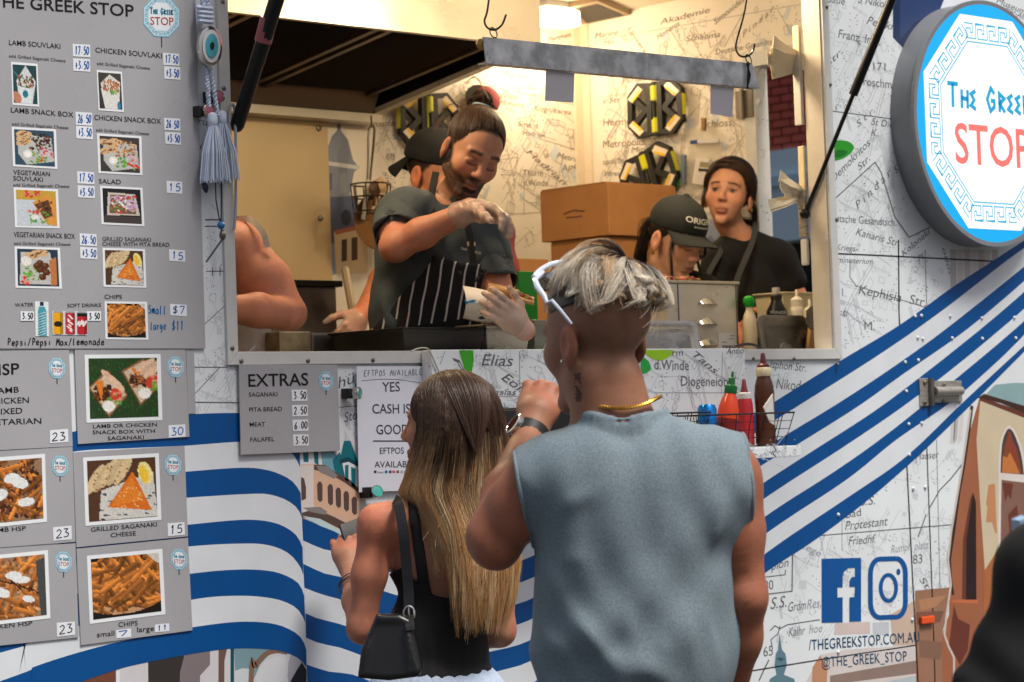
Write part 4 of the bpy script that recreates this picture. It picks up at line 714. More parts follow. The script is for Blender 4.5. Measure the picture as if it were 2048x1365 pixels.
# ------------------------------------------------------------------ evil eye charm with tassels
YE = -.035; e = empty('evil_eye_charm', P(430,470,YE), label='evil eye charm with pale blue rope and tassels beside the menu', cat='charm')
m_rope = mat('pale_rope', (188,202,224), .8, noise=.2, nscale=80); m_chrome = mat('chrome', (206,204,200), .12, 1)
def ropes(b, a, c, r, turns, ph=0):
    a, c = Vector(a), Vector(c); n = 30; d = (c-a).normalized(); u = d.orthogonal().normalized(); v = d.cross(u)
    for k in range(2):
        b.tube([a+(c-a)*(i/n)+(u*math.cos(ph+k*math.pi+turns*6.283*i/n)+v*math.sin(ph+k*math.pi+turns*6.283*i/n))*r*.55 for i in range(n+1)], r*.62, 5)
b = B(); ropes(b, P(403,-40,YE), P(407,18,YE), .006, 4); ropes(b, P(416,-40,YE), P(415,18,YE), .006, 4)
for k in range(4):
    c = P(409+k*.8, 16+k*9, YE); b.tube([c+Vector((.016*math.cos(a), .010*math.sin(a), .003*math.sin(a*1))) for a in np.linspace(0, 2*math.pi, 15)], .0062, 6)
b.build('rope', m_rope, e, smooth=True); b = B(); ropes(b, P(412,135,YE), P(418,215,YE), .0055, 6); ropes(b, P(420,137,YE), P(436,232,YE), .0055, 6); b.build('rope', m_rope, e, smooth=True)
ec = P(420,93,YE-.012)
def oval(rx, rz, y0, y1, m, nm, col=None):
    b = B(); n = 40; b.prism([ec+Vector((rx*math.cos(a)*.98+.06*rz*math.sin(a), y0, rz*math.sin(a))) for a in np.linspace(0, 2*math.pi, n+1)[:-1]], (0, y1-y0, 0)); return b.build(nm, m, e, bevel=.002, smooth=True)
oval(.034,.048,-.004,.008,m_chrome,'oval_rim'); oval(.026,.039,-.0062,-.0045,mat('pearl_enamel',(206,208,212),.25),'white_iris'); oval(.0175,.028,-.0082,-.0064,mat('turquoise_enamel',(72,160,176),.2,noise=.12,nscale=60),'turquoise_iris'); oval(.0055,.0085,-.0102,-.0084,m_black,'pupil')
m_tas = mat('tassel_thread', (206,219,238), .8)
for k, (tx0, ty0, wb) in enumerate(((425,236,31),(443,232,28))):
    yk = YE-.008+k*.016; c = P(tx0, ty0, yk); b = B(); b.lathe([(.004,.012),(.011,.008),(.0125,-.004),(.0115,-.016),(.009,-.019)], c, (0,0,1), 14); tn = b.build('tassel', m_tas, e, smooth=True)
    b = B(); r = random.Random(k)
    for i in range(150):
        a = r.uniform(0, 6.283); q_ = math.sqrt(r.random()); p0 = c+Vector((.009*q_*math.cos(a), .009*q_*math.sin(a), -.015)); ex = P(tx0+5-k*(-3)+math.cos(a)*wb*q_, 362+r.uniform(-5,6)-k*5, yk); ey = math.sin(a)*.02*q_
        b.tube([p0, p0.lerp(ex, .5)+Vector((math.cos(a)*.007*q_, ey*.8, 0)), ex+Vector((0,ey,0))], .0011, 3, cap=False)
    b.build('thread', m_tas, tn, kind='stuff')
m_cord = mat('navy_cord', (28,34,62), .6); b = B(); b.tube([P(x, y, YE) for x, y in ((431,362),(432,400),(437,430),(441,448))], .0016, 5); b.tube([P(x, y, YE) for x, y in ((443,362),(443,410),(442,448),(443,470))], .0016, 5); b.build('cord', m_cord, e)
b = B(); c = P(442,451,YE-.004); b.lathe([(.003,-.009),(.009,-.004),(.01,0),(.009,.004),(.003,.009)], c, (1,0,0), 10); b.build('blue_bead', mat('blue_glass',(20,110,170),.1,spec=.8), e, smooth=True)
b = B(); b.lathe([(.003,-.012),(.0065,-.007),(.008,0),(.006,.008),(.002,.012)], P(445,471,YE-.004), (0,0,1), 10); b.build('silver_pendant', m_dsteel, e, smooth=True)
b = B(); b.tube([P(408,366,YE),P(411,376,YE),P(413,386,YE)], [.006,.008,.003], 6); b.build('knot', m_cord, e)
# ------------------------------------------------------------------ magnets, other things hung on the wall
def magnet(px, py, r, ax, col, label, y0=-.012, L=.016):
    c = P(px, py, y0); e = empty('button_magnet', c, label=label, cat='magnet', group=None); ax = Vector(ax).normalized()
    b = B(); b.box((c.x-r*.8-.012,c.y+.001,c.z-r*.8),(c.x+r*.5-.012,-.0006,c.z+r*.8)); b.build('magnet_block', m_black, e, bevel=.002)
    b = B(); b.lathe([(r*.9,-L*.5),(r,-L*.2),(r,L*.5),(r*.86,L*.62),(r*.82,L*.5)], c, ax, 24); b.build('rim', m_chrome, e, smooth=True)
    b = B(); b.lathe([(r*.83,0),(r*.83,L*.54),(r*.5,L*.6)], c, ax, 24); b.build('enamel_face', mat('enamel%d_%d_%d' % col, col, .2, noise=.08, nscale=90), e, smooth=True)
magnet(434,195,.0165,(-.3,-1,.05),(146,72,86),'upper of the two dark red button magnets beside the tassel rope', -.022); magnet(415,223,.0155,(-.1,-1,.1),(158,84,92),'lower of the two dark red button magnets beside the tassel rope', -.03)
magnet(713,787,.0155,(.55,-1,0),(60,150,140),'turquoise button magnet at the left edge of the cash notice', -.03); magnet(752,985,.0165,(-.2,-1,.3),(70,180,168),'turquoise button magnet at the bottom edge of the cash notice', -.034)
# pale cable loop hanging at the left reveal
b = B(); b.tube([P(x, y, -.02) for x, y in curve([(458,245),(461,212),(468,214),(471,260),(472,340),(471,420),(468,460)],4)], .004, 6); b.build('grey_cable', mat('grey_rubber',(160,166,174),.5), None, smooth=True, label='grey cable looped over the left window trim', cat='cable')
b = B(); b.tube([P(x, y, -.056) for x, y in curve([(822,703),(838,697),(855,698),(864,712),(874,735),(886,760)],4)], .0022, 5); b.build('string', mat('twine',(190,184,170),.8), None, label='thin pale string over the left end of the counter leaf', cat='string')
# ------------------------------------------------------------------ condiment ledge with baskets and bottles
YS2 = -.235; zt2 = P(1560,893,YS2).z; x0, x1 = P(1010,893,YS2).x, P(1602,893,YS2).x
b = B(); b.box((x0,YS2,zt2-.03),(x1,-.0515,zt2)); lg = b.build('condiment_ledge', m_leaf, None, bevel=.003, label='narrow white ledge with map print below the counter, carrying sauces', cat='ledge')
s = Sheet(wall3(YS2-.0004)); blocks(s, [(1490,895),(1600,894),(1600,912),(1490,914)], 26, 21, h=.2, smin=6, smax=14); s.ribbon([(1548,893),(1552,900),(1546,908),(1552,914)], 2, K, .3); s.build('ledge_print', m_print, lg, kind='stuff')
m_bw = mat('black_wire', (26,26,28), .45, .2)
def basket(xa, xb, ya, yb, z0, hh, label):
    e = empty('wire_basket', ((xa+xb)/2,(ya+yb)/2,z0), label=label, cat='basket')
    fl = .022
    def ringp(t): f = fl*t; return [(xa-f,ya-f,z0+hh*t),(xb+f,ya-f,z0+hh*t),(xb+f,yb+f*.4,z0+hh*t),(xa-f,yb+f*.4,z0+hh*t),(xa-f,ya-f,z0+hh*t)]
    b = B(); b.tube(ringp(1), .0026, 6); b.build('rim', m_bw, e)
    for t in (.03,.28,.52,.76): b = B(); b.tube(ringp(t), .0012, 4); b.build('ring_wire', m_bw, e)
    n = max(3, int((xb-xa)/.052)); lo, hi = ringp(0.03), ringp(1)
    for k in range(n+1):
        for i in (0, 2):
            t = k/n; b = B(); b.tube([Vector(lo[i]).lerp(Vector(lo[i+1]), t), Vector(hi[i]).lerp(Vector(hi[i+1]), t)], .0013, 4); b.build('upright_wire', m_bw, e)
    for k in range(1,4):
        for i in (1, 3): b = B(); b.tube([Vector(lo[i]).lerp(Vector(lo[i+1]), k/4), Vector(hi[i]).lerp(Vector(hi[i+1]), k/4)], .0013, 4); b.build('upright_wire', m_bw, e)
    return e
xb0, xb1 = P(1452,890,-.19).x, P(1560,890,-.19).x
basket(xb0-.09, xb1, -.205, -.075, zt2, .092, 'black wire basket full of sauce bottles on the ledge')
basket(P(1300,890,-.19).x, P(1392,890,-.19).x, -.205, -.075, zt2+.002, .098, 'black wire basket partly behind the shoulder of the man in grey')
def bottle(name, at, prof, m, label, cat='bottle', axis=(0,0,1), extra=(), flat=1.0, n=20):
    e = empty(name, at, label=label, cat=cat); b = B(); b.lathe(prof, at, axis, n, flat=flat); b.build('body', m, e, smooth=True)
    for nm, pr, mm in extra: b = B(); b.lathe(pr, at, axis, n, flat=flat); b.build(nm, mm, e, smooth=True)
    return e
zb = zt2+.003
def base(px, y): return Vector((P(px, 880, y).x, y, zb))
sB = scale_at(base(1527,-.14))
def hpx(v): return v/sB
bottle('sauce_bottle', base(1532,-.14), [(.024,0),(.029,.006),(.028,.03),(.027,hpx(70)),(.0285,hpx(100)),(.0265,hpx(118)),(.022,hpx(130)),(.019,hpx(136)),(.019,hpx(140))], mat('brown_sauce_plastic',(74,40,26),.3,noise=.1,nscale=20), 'tall brown squeeze bottle with dark red nozzle in the basket', extra=[('neck_ring',[(.0205,hpx(138)),(.0225,hpx(141)),(.0225,hpx(153)),(.019,hpx(156))],mat('cream_plastic',(206,196,160),.4)),('nozzle',[(.018,hpx(155)),(.018,hpx(160)),(.0095,hpx(165)),(.006,hpx(182)),(.004,hpx(185))],mat('maroon_plastic',(88,30,40),.4))])
bottle('ketchup_bottle', base(1492,-.11), [(.021,0),(.024,.006),(.024,hpx(60)),(.022,hpx(86)),(.019,hpx(95))], mat('red_sauce_plastic',(176,44,52),.3), 'red ketchup squeeze bottle with white collar behind the green-capped bottle', extra=[('collar',[(.019,hpx(94)),(.02,hpx(96)),(.02,hpx(105)),(.016,hpx(107))],mat('white_plastic',(214,214,214),.35)),('nozzle',[(.012,hpx(106)),(.009,hpx(112)),(.005,hpx(132)),(.003,hpx(134))],mat('maroon_plastic2',(120,40,50),.4))])
ax = Vector((.16,-.05,.97)).normalized(); bs = base(1448,-.16)
bb = bottle('chilli_sauce_bottle', bs, [(.026,0),(.03,.006),(.03,hpx(58)),(.029,hpx(76)),(.022,hpx(95)),(.0155,hpx(106)),(.0145,hpx(110))], mat('chilli_sauce',(206,66,30),.22,noise=.12,nscale=12), 'tilted orange-red chilli bottle with green cap in the basket', axis=ax, extra=[('cap',[(.0165,hpx(106)),(.0175,hpx(108)),(.0175,hpx(121)),(.0105,hpx(124)),(.009,hpx(136)),(.0045,hpx(139)),(.0035,hpx(149))],mat('green_cap',(20,100,52),.4))])
b = B(); b.lathe([(.0305,hpx(30)),(.0305,hpx(56))], bs, ax, 20); b.build('wine_red_label', mat('dark_red_label',(120,30,28),.3), bb, smooth=True)
b = B(); c = base(1416,-.17)+Vector((0,0,.058)); b.lathe([(.024,-.055),(.0265,-.05),(.0265,.048),(.0225,.056),(.022,.058)], c, (.12,.1,1), 20); b.build('blue_can', mat('blue_can_metal',(24,120,196),.2,.7,noise=.25,nscale=30), None, smooth=True, label='blue metal can in the basket behind the man', cat='can')
b = B(); qn = [P(1528,815,-.195),P(1546,788,-.195),P(1549,850,-.195),P(1541,845,-.195)]; b.prism(qn, (0,.004,0)); b.build('sauce_packet', mat('packet_paper',(206,206,200),.5,noise=.12,nscale=40), None, label='crumpled white packet tucked against the brown bottle', cat='packet')
# card reader box behind the raised forearm
p0, p1 = P(1027,862,-.19), P(1150,862,-.19); e = empty('card_reader', (p0.x,-.15,zt2), label='black box on the ledge behind the raised forearm', cat='card reader')
b = B(); b.box((p0.x,-.21,zt2),(p1.x,-.07,P(1030,820,-.19).z)); b.build('case', mat('black_plastic',(30,30,32),.35,noise=.1), e, bevel=.008)
b = B(); b.box((p0.x+.02,-.195,P(1030,820,-.19).z+.0005),(p1.x-.02,-.085,P(1030,820,-.19).z+.006)); b.build('lid', mat('taupe_plastic',(112,106,98),.4), e, bevel=.003)
# ------------------------------------------------------------------ range hood (part of the truck)
hy0, hx1 = 1.2, P(742,237,DEP).x; zf_, zb_ = P(1088,95,hy0).z, P(742,237,DEP).z; hx0 = -2.2
m_hood = mat('hood_steel', (214,204,186), .32, .35, noise=.06, nscale=6, rvar=.08)
b = B(); b.box((hx0,hy0,zf_),(hx1,hy0+.025,ZC)); hood = b.build('range_hood', m_hood, truck)
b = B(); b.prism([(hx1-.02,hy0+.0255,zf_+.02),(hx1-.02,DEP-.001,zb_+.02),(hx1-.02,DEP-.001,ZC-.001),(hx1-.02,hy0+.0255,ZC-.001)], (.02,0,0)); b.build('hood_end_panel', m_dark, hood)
b = B(); b.prism([(hx1-.03,hy0+.0255,zf_),(hx1-.03,DEP-.001,zb_),(hx1-.03,DEP-.001,zb_+.0195),(hx1-.03,hy0+.0255,zf_+.0195)], (.035,0,0)); b.build('hood_lip', m_hood, hood)
b = B(); b.box((hx0,DEP-.10,zb_-.03),(hx1-.031,DEP-.001,zb_+.0)); b.build('hood_gutter', m_hood, hood)
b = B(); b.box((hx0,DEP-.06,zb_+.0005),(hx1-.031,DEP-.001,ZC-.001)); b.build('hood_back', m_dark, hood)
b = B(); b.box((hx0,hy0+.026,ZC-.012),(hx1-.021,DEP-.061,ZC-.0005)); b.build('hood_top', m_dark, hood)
yt, yb = hy0+.12, DEP-.10
zt_f, zb_f = P(660,40,yt).z, P(640,176,yb).z
m_filter = mat('greasy_filter', (24,23,22), .4, .4, noise=.3, nscale=40)
m_fframe = mat('filter_frame_steel', (120,106,90), .4, .8, noise=.2, nscale=20)
for k, (xa, xb) in enumerate(((P(528,165,yb).x, P(735,182,yb).x), (P(528,165,yb).x-.56, P(528,165,yb).x-.06), (P(528,165,yb).x-1.12, P(528,165,yb).x-.62))):
    def fp(u, v, o=0): return Vector((xa+(xb-xa)*u, yt+(yb-yt)*v, zt_f+(zb_f-zt_f)*v-o))
    b = B(); b.prism([fp(0,0),fp(1,0),fp(1,1),fp(0,1)], (0,0,.03)); f_ = b.build('grease_filter', m_filter, hood)
    b = B()
    for i in range(26):
        v = .04+.92*i/26; b.add([fp(.04,v,.0),fp(.96,v,.0),fp(.96,v+.018,.012),fp(.04,v+.018,.012),fp(.04,v+.03,0),fp(.96,v+.03,0)], [(0,1,2,3),(3,2,5,4)])
    b.build('baffle', m_filter, f_, kind='stuff')
    for u0, u1 in ((-.03,.02),(.98,1.03)): b = B(); b.prism([fp(u0,0,.002),fp(u1,0,.002),fp(u1,1,.002),fp(u0,1,.002)], (0,0,-.014)); b.build('filter_rail', m_fframe, f_)
b = B(); b.prism([(hx0,yb+.0,zb_f-.0),(hx0,yb+.045,zb_+.0),(hx0,yb+.045,zb_f+.05),(hx0,yb,zb_f+.05)], (hx1-hx0-.04,0,0)); b.build('filter_rest', mat('hood_rest_steel',(122,108,94),.45,.5), hood)
# ------------------------------------------------------------------ ceiling lamp, lit
m_glow = mat('lamp_diffuser', (255,240,215), .3, emit=(255,226,180), estr=6)
def bulkhead(lp, watts, label):
    lamp = empty('ceiling_lamp', lp, label=label, cat='lamp', group='bulkhead lamps on the truck ceiling')
    b = B(); b.box((lp.x-.10,lp.y-.06,ZC-.022),(lp.x+.10,lp.y+.06,ZC-.0005)); b.build('base', m_trim, lamp, bevel=.006)
    b = B(); b.box((lp.x-.09,lp.y-.05,ZC-.085),(lp.x+.09,lp.y+.05,ZC-.0225)); b.build('diffuser', m_glow, lamp, bevel=.02, bseg=4, smooth=True)
    ld = bpy.data.lights.new('ceiling_lamp_light', 'POINT'); ld.energy = watts; ld.color = (1,.78,.5); ld.shadow_soft_size = .1
    lo = bpy.data.objects.new('ceiling_lamp_light', ld); COL.objects.link(lo); lo.location = (lp.x,lp.y,ZC-.2); attach(lo, lamp)
lpz = PZ(1110,24,ZC-.03); bulkhead(lpz, 8, 'lit white bulkhead lamp on the ceiling beside the hood')
bulkhead(Vector((1.0,.42,ZC-.03)), 30, 'bulkhead lamp above the right half of the serving window, out of frame')
bulkhead(Vector((-.45,.42,ZC-.03)), 30, 'bulkhead lamp above the left half of the serving window, out of frame')
# ceiling vent: frame, with the recess's shade painted as a flat dark panel
q = [PZ(1132,6,ZC-.001),PZ(1168,41,ZC-.001),PZ(1264,22,ZC-.001),PZ(1195,-8,ZC-.001)]
b = B(); b.prism(q, (0,0,-.02)); b.build('roof_vent', mat('vent_frame',(150,128,100),.5), truck)
c_ = sum(q, Vector())/4; b = B(); b.prism([c_+(p-c_)*.8+Vector((0,0,-.0205)) for p in q], (0,0,.0)) if False else b.add([c_+(p-c_)*.78+Vector((0,0,-.0215)) for p in q], [(0,1,2,3)]); b.build('vent_shade_panel', m_dark, truck)
# ------------------------------------------------------------------ counters, backsplash
zc_ = zs-.03
b = B(); b.box((XL+.2,WT+.001,ZF),(XE-.9,.62,zc_)); b.build('front_counter', m_steel, truck, bevel=.004)
zb2 = 1.66
b = B(); b.box((XL+.2,1.62,ZF),(XE-.001,DEP-.0005,zb2)); b.build('rear_counter', m_dsteel, truck, bevel=.004)
xs = P(652,220,DEP).x; b = B(); b.box((XL+.2,DEP-.006,zb2+.001),(xs,DEP-.0012,zb_-.031)); b.build('backsplash', mat('backsplash_steel',(206,184,146),.42,.55,noise=.05,nscale=3,rvar=.1), truck)
for q in ((637,257),(641,437)):
    p = P(*q, DEP-.007); b = B(); b.lathe([(.012,0),(.01,.006),(.004,.008)], p, (0,-1,0), 10); b.build('backsplash_screw', m_dsteel, truck)
# ------------------------------------------------------------------ world outside the rear door
bx = 14.0; bw = empty('brick_building', (bx,10,0), label='red brick building with pale blue fascia seen through the truck door', cat='building')
bp0 = PX(1536,310,bx); bp1 = PX(1640,310,bx); m_brick = mat('red_brick', (176,82,64), .85, noise=.3, nscale=3, bump=.3, bscale=60)
zbr = bp0.z
b = B(); b.box((bx+.02,2,zbr),(bx+.5,24,9)); b.build('wall', mat('mortar',(84,62,54),.9,noise=.2,nscale=6), bw)
Lb, Hb, off = .225, .068, .0105
bm_v = B(); bm_v.box((0,0,0),(.06,Lb-off,Hb)); first = None
nrow = 20; yc0 = min(bp0.y,bp1.y)-.5; ncol = 14; Lb2 = .24
for r_ in range(nrow):
    for c in range(ncol):
        pos = (bx-.04+rng.uniform(-.004,.004), yc0+c*Lb2*1.0+(Lb2/2 if r_ % 2 else 0), zbr+.004+r_*.082)
        if first is None: first = bm_v.build('brick', m_brick, None); o_ = first
        else: o_ = bpy.data.objects.new('brick', first.data); COL.objects.link(o_)
        o_.location = pos; o_.parent = bw; o_.matrix_parent_inverse = mw(bw).inverted()
b = B(); b.box((bx-.25,2,zbr-.9),(bx+.5,24,zbr-.002)); b.build('fascia', mat('pale_blue_paint',(186,208,220),.5), bw)
b = B(); b.box((bx-.3,2,zbr-.36),(bx-.251,24,zbr-.26)); b.build('fascia_rail', mat('blue_shade_paint',(160,190,208),.5), bw)
b = B(); b.box((bx+.1,2,0),(bx+.5,24,zbr-.901)); b.build('shopfront', mat('dark_glass',(16,20,26),.12), bw)
# ------------------------------------------------------------------ work lights
m_yel = mat('yellow_plastic', (206,204,26), .4); m_blk = mat('black_rubber', (26,26,24), .55); m_led = mat('led_window', (232,214,190), .2); m_ledy = mat('led_strip', (236,190,40), .3)
def worklight(to, label, wu=.135, hv=.10, ang=0):
    e = empty('work_light', to(0,0,0), label=label, cat='work light'); ca, sa = math.cos(ang), math.sin(ang)
    def g(u, v, d): return to((u*ca*wu-v*sa*hv), (u*sa*wu+v*ca*hv), d)
    def bar(name, pts, w_, m_, d0, d1, par=e):
        b = B(); n = len(pts)
        for i in range(n-1):
            a, c = np.array(pts[i], float), np.array(pts[i+1], float); t = (c-a)/np.hypot(*(c-a)); nn = np.array([-t[1], t[0]])*w_; a2, c2 = a-t*w_*.6, c+t*w_*.6
            Q = [g(*(a2+nn), d0+.0002*i), g(*(c2+nn), d0+.0002*i), g(*(c2-nn), d0+.0002*i), g(*(a2-nn), d0+.0002*i)]; Q2 = [g(*(a2+nn), d1+.0002*i), g(*(c2+nn), d1+.0002*i), g(*(c2-nn), d1+.0002*i), g(*(a2-nn), d1+.0002*i)]
            b.add(Q+Q2, [(0,1,2,3),(7,6,5,4),(0,4,5,1),(1,5,6,2),(2,6,7,3),(3,7,4,0)])
        return b.build(name, m_, par)
    for s_ in (-1, 1):
        o = [(s_*.2,.92),(s_*.62,.98),(s_*.95,.58),(s_*.97,-.5),(s_*.65,-.95),(s_*.2,-.9),(s_*.2,.92)]
        wg = bar('wing', o, .09, m_blk, .012, .035); bar('edge_guard', [(s_*1.04,.4),(s_*1.04,-.35)], .03, m_yel, .014, .033, wg)
        bar('brace', [(s_*.2,.05),(s_*.42,.05),(s_*.95,.55)] if False else [(s_*.36,0),(s_*.94,.62)], .1, m_blk, .013, .034, wg); bar('brace', [(s_*.36,0),(s_*.94,-.62)], .1, m_blk, .0132, .0342, wg)
        for v_ in (1, -1):
            lw = bar('led_window', [(s_*.55,v_*.82),(s_*.86,v_*.48)], .12, m_led, .0345, .0375, wg)
            bar('led_strip', [(s_*.52,v_*.72),(s_*.80,v_*.42)], .045, m_ledy, .0376, .039, wg)
    b = B(); p0, p1 = g(0,-1.02,.02), g(0,1.02,.02); d = p1-p0
    for a0, a1, r_, m_, nm in ((0,.06,.02,m_blk,'end_cap'),(.06,.3,.022,m_yel,'handle'),(.3,.66,.016,m_yel,'handle'),(.66,.93,.023,m_yel,'handle'),(.93,1,.02,m_blk,'end_cap')):
        b = B(); b.tube([p0+d*a0, p0+d*a1], r_, 12); b.build(nm, m_, e, smooth=True)
    b = B(); b.tube([g(.02,-.32,.036), g(.02,.28,.036)], .009, 8); b.build('grip_pad', m_blk, e, smooth=True)
wc = P(848,243,DEP-.02); worklight(lambda u, v, d: wc+Vector((u,-d,v)), 'yellow and black work light on the wall behind the chef')
wc2 = PX(1321,219,XE-.005); worklight(lambda u, v, d: wc2+Vector((-d,-u,v)), 'yellow and black work light on the wall above the cardboard boxes')
wc3 = PX(1308,355,XE-.012); worklight(lambda u, v, d: wc3+Vector((-d,-u,v)), 'tilted work light half hidden behind the cardboard boxes', ang=.32)
# ------------------------------------------------------------------ cardboard boxes
m_card = mat('cardboard', (178,124,74), .8, noise=.1, nscale=7, bump=.1, bscale=40)
def carton(x0, y0, z0, dx, dy, dz, label):
    e = empty('cardboard_box', (x0+dx/2,y0+dy/2,z0), label=label, cat='box'); b = B(); b.box((x0,y0,z0),(x0+dx,y0+dy,z0+dz)); b.build('carton', m_card, e, bevel=.004)
    b = B(); b.box((x0-.0012,y0+.01,z0+dz*.995),(x0+dx*1.0,y0+dy*.5-.004,z0+dz+.004)); b.build('flap', m_card, e); b = B(); b.box((x0-.0012,y0+dy*.5+.004,z0+dz*.995),(x0+dx,y0+dy-.01,z0+dz+.004)); b.build('flap', m_card, e)
    s = Sheet(lambda u, v, h: Vector((x0-.0006-h*EPS, y0+dy*(1-u), z0+dz*v))); s.ribbon([(.34,.5),(.5,.55),(.66,.5)], .03, (120,82,52), 1); s.ribbon([(.38,.42),(.62,.42)], .03, (130,90,58), 1); s.build('stamp', m_print, e, kind='stuff')
yb3 = 1.28; pc = P(1215,365,yb3); pr = P(1351,372,yb3); pl = PX(1080,386,pc.x); pbz = P(1215,470,yb3).z
carton(pc.x, yb3, pbz, pr.x-pc.x, pl.y-yb3, pc.z-pbz, 'upper brown cardboard box of the stack behind the women')
carton(pc.x+.015, yb3+.02, pbz-.23, pr.x-pc.x+.01, pl.y-yb3-.05, .226, 'lower brown cardboard box of the stack, mostly hidden')
b = B(); b.box((pc.x-.05,yb3-.1,ZF),(pr.x+.08,pl.y,pbz-.232)); b.build('bench_unit', m_dsteel, truck, bevel=.004)
# ------------------------------------------------------------------ steel food warmer on the counter
yw = .30; w0, w1 = P(1333,570,yw), P(1474,572,yw); wz = P(1400,568,yw).z; dW = .30
wm = empty('food_warmer', (w0.x,yw,zc_), label='steel food warmer with three louvres on the counter', cat='food warmer')
m_warm = mat('warmer_steel', (222,212,194), .32, .35, noise=.12, nscale=7, rvar=.12)
b = B(); b.box((w0.x,yw,zc_),(w1.x,yw+dW,wz)); b.build('case', m_warm, wm, bevel=.006)
b = B(); b.box((w0.x-.006,yw-.006,wz+.0005),(w1.x+.006,yw+dW+.006,wz+.009)); b.build('rim', mat('pale_rim',(206,196,176),.35,.5), wm, bevel=.002)
for py in (607,647,689):
    c = P(1415,py,yw); b = B(); n = 10; V = []
    for i in range(n+1):
        t = -1+2*i/n; V += [(c.x+t*.045, yw-.0005, c.z-.004), (c.x+t*.045, yw-.016*(1-t*t), c.z-.003), (c.x+t*.045, yw-.0005, c.z+.020*(1-t*t)-.0035)]
    b.add(V, [(3*i+a, 3*(i+1)+a, 3*(i+1)+(a+1)%3, 3*i+(a+1)%3) for i in range(n) for a in range(3)]); b.build('louvre', m_chrome, wm, smooth=True)
for px in (1356,1472): c = P(px,600,yw); b = B(); b.box((c.x-.0015,yw-.002,zc_),(c.x+.0015,yw-.0003,wz-.002)); b.build('seam', m_dsteel, wm)
s = Sheet(wall3(yw-.0006)); s.poly([(1437,665),(1471,666),(1472,700),(1437,700)], (212,208,200), 1)
for k in range(9): s.ribbon([(1446+k*2.4,691),(1446+k*2.4,698)], 1.2 if k % 3 else 1.8, (40,36,34), 1.5)
for y_, xx in ((672,1460),(678,1458),(685,1444)): s.ribbon([(xx,y_),(xx+10,y_)], 1.4, (90,84,80), 1.5)
s.build('label_sticker', m_print, wm, kind='stuff')
b = B(); r = random.Random(3)
for i in range(110):
    p = Vector((r.uniform(w0.x+.01,w0.x+.15), yw+r.uniform(.01,.14), wz+.008+r.uniform(0,.012))); b.lathe([(.003,-.006),(.008,-.003),(.009,.002),(.004,.007)], p, (r.uniform(-1,1),r.uniform(-1,1),1), 6, c=lin((r.randint(110,190),r.randint(62,120),r.randint(30,70))))
b.build('grilled_meat', mat('food_meat', attr=True, rough=.4), None, smooth=True, kind='stuff', label='pieces of grilled meat heaped on top of the warmer', cat='meat')
# ------------------------------------------------------------------ pans, lids, bottles along the counter
def rr2(x0, z0, x1, z1, r, n=5): return [(cx+r*math.cos(math.radians(a)), cz+r*math.sin(math.radians(a))) for cx, cz, a0 in ((x1-r,z1-r,0),(x0+r,z1-r,90),(x0+r,z0+r,180),(x1-r,z0+r,270)) for a in np.linspace(a0, a0+90, n)]
def lid(px0, py0, px1, y0, tilt, m_, label, hc):
    a, c = P(px0, py0, y0), P(px1, py0, y0); L = c.x-a.x; H = .20; e = empty('pan_lid', (a.x,y0,zc_), label=label, cat='lid'); tl = Vector((0, math.sin(tilt), math.cos(tilt))); nn = Vector((0,-math.cos(tilt),math.sin(tilt))); o = Vector((a.x, y0-H*math.sin(tilt), a.z-H*math.cos(tilt)))
    def ring_(ins, d): return [o+Vector((x,0,0))+tl*z+nn*d for x, z in rr2(ins, ins, L-ins, H-ins, .026)]
    rings = [ring_(0,-.004), ring_(0,.004), ring_(.012,.006), ring_(.02,.001), ring_(.03,-.004)]; n = len(rings[0]); V = [p for r_ in rings for p in r_]
    F = [(i*n+k, i*n+(k+1)%n, (i+1)*n+(k+1)%n, (i+1)*n+k) for i in range(4) for k in range(n)]+[tuple(range(4*n,5*n)), tuple(range(n-1,-1,-1))]
    b = B(); b.add(V, F); b.build('plate', m_, e, smooth=True)
    cc = o+Vector((L*hc,0,0))+tl*H*.42-nn*.003; b = B(); b.lathe([(.034,0),(.032,.003),(.028,-.001),(.02,-.003)], cc, nn, 20); b.build('recess', m_dsteel, e, smooth=True); b = B(); b.tube([cc+Vector((-.026,0,0))+nn*.004, cc+nn*.012, cc+Vector((.026,0,0))+nn*.004], .006, 8); b.build('handle', m_, e, smooth=True)
lid(1250, 642, 1391, .16, .18, m_steel, 'bright steel pan lid leaning behind the head of the man in grey', .55)
lid(1512, 631, 1612, .14, .16, m_dsteel, 'dark steel pan lid leaning at the right end of the counter', .5)
# black tub and steel pan in front of the chef
def tub(px0, px1, pyt, y0, dy, m_, label, name, flare=.015, z1=None, rim=.006):
    a, c = P(px0, pyt, y0), P(px1, pyt, y0); z1 = a.z if z1 is None else z1; e = empty(name, ((a.x+c.x)/2,y0,zc_), label=label, cat='container')
    def rg(ins, z): return [(x,y,z) for x, y in ((a.x+ins,y0+ins),(c.x-ins,y0+ins),(c.x-ins,y0+dy-ins),(a.x+ins,y0+dy-ins))]
    V = rg(flare, zc_+.0005)+rg(0, z1-rim)+rg(-rim, z1-rim)+rg(-rim, z1)+rg(.004, z1)+rg(flare+.004, zc_+.006); F = [(3,2,1,0)]
    for i in range(5): F += [(i*4+k, i*4+(k+1)%4, (i+1)*4+(k+1)%4, (i+1)*4+k) for k in range(4)]
    F.append((20,21,22,23)); b = B(); b.add(V, F); b.build('tub', m_, e, bevel=.004); return e
tub(806, 968, 655, .12, .30, mat('black_poly', (22,22,24), .3, noise=.15, nscale=20), 'glossy black tub on the counter in front of the chef', 'food_tub')
tub(972, 1062, 648, .13, .28, m_steel, 'steel tub beside the black tub on the counter', 'food_tub')
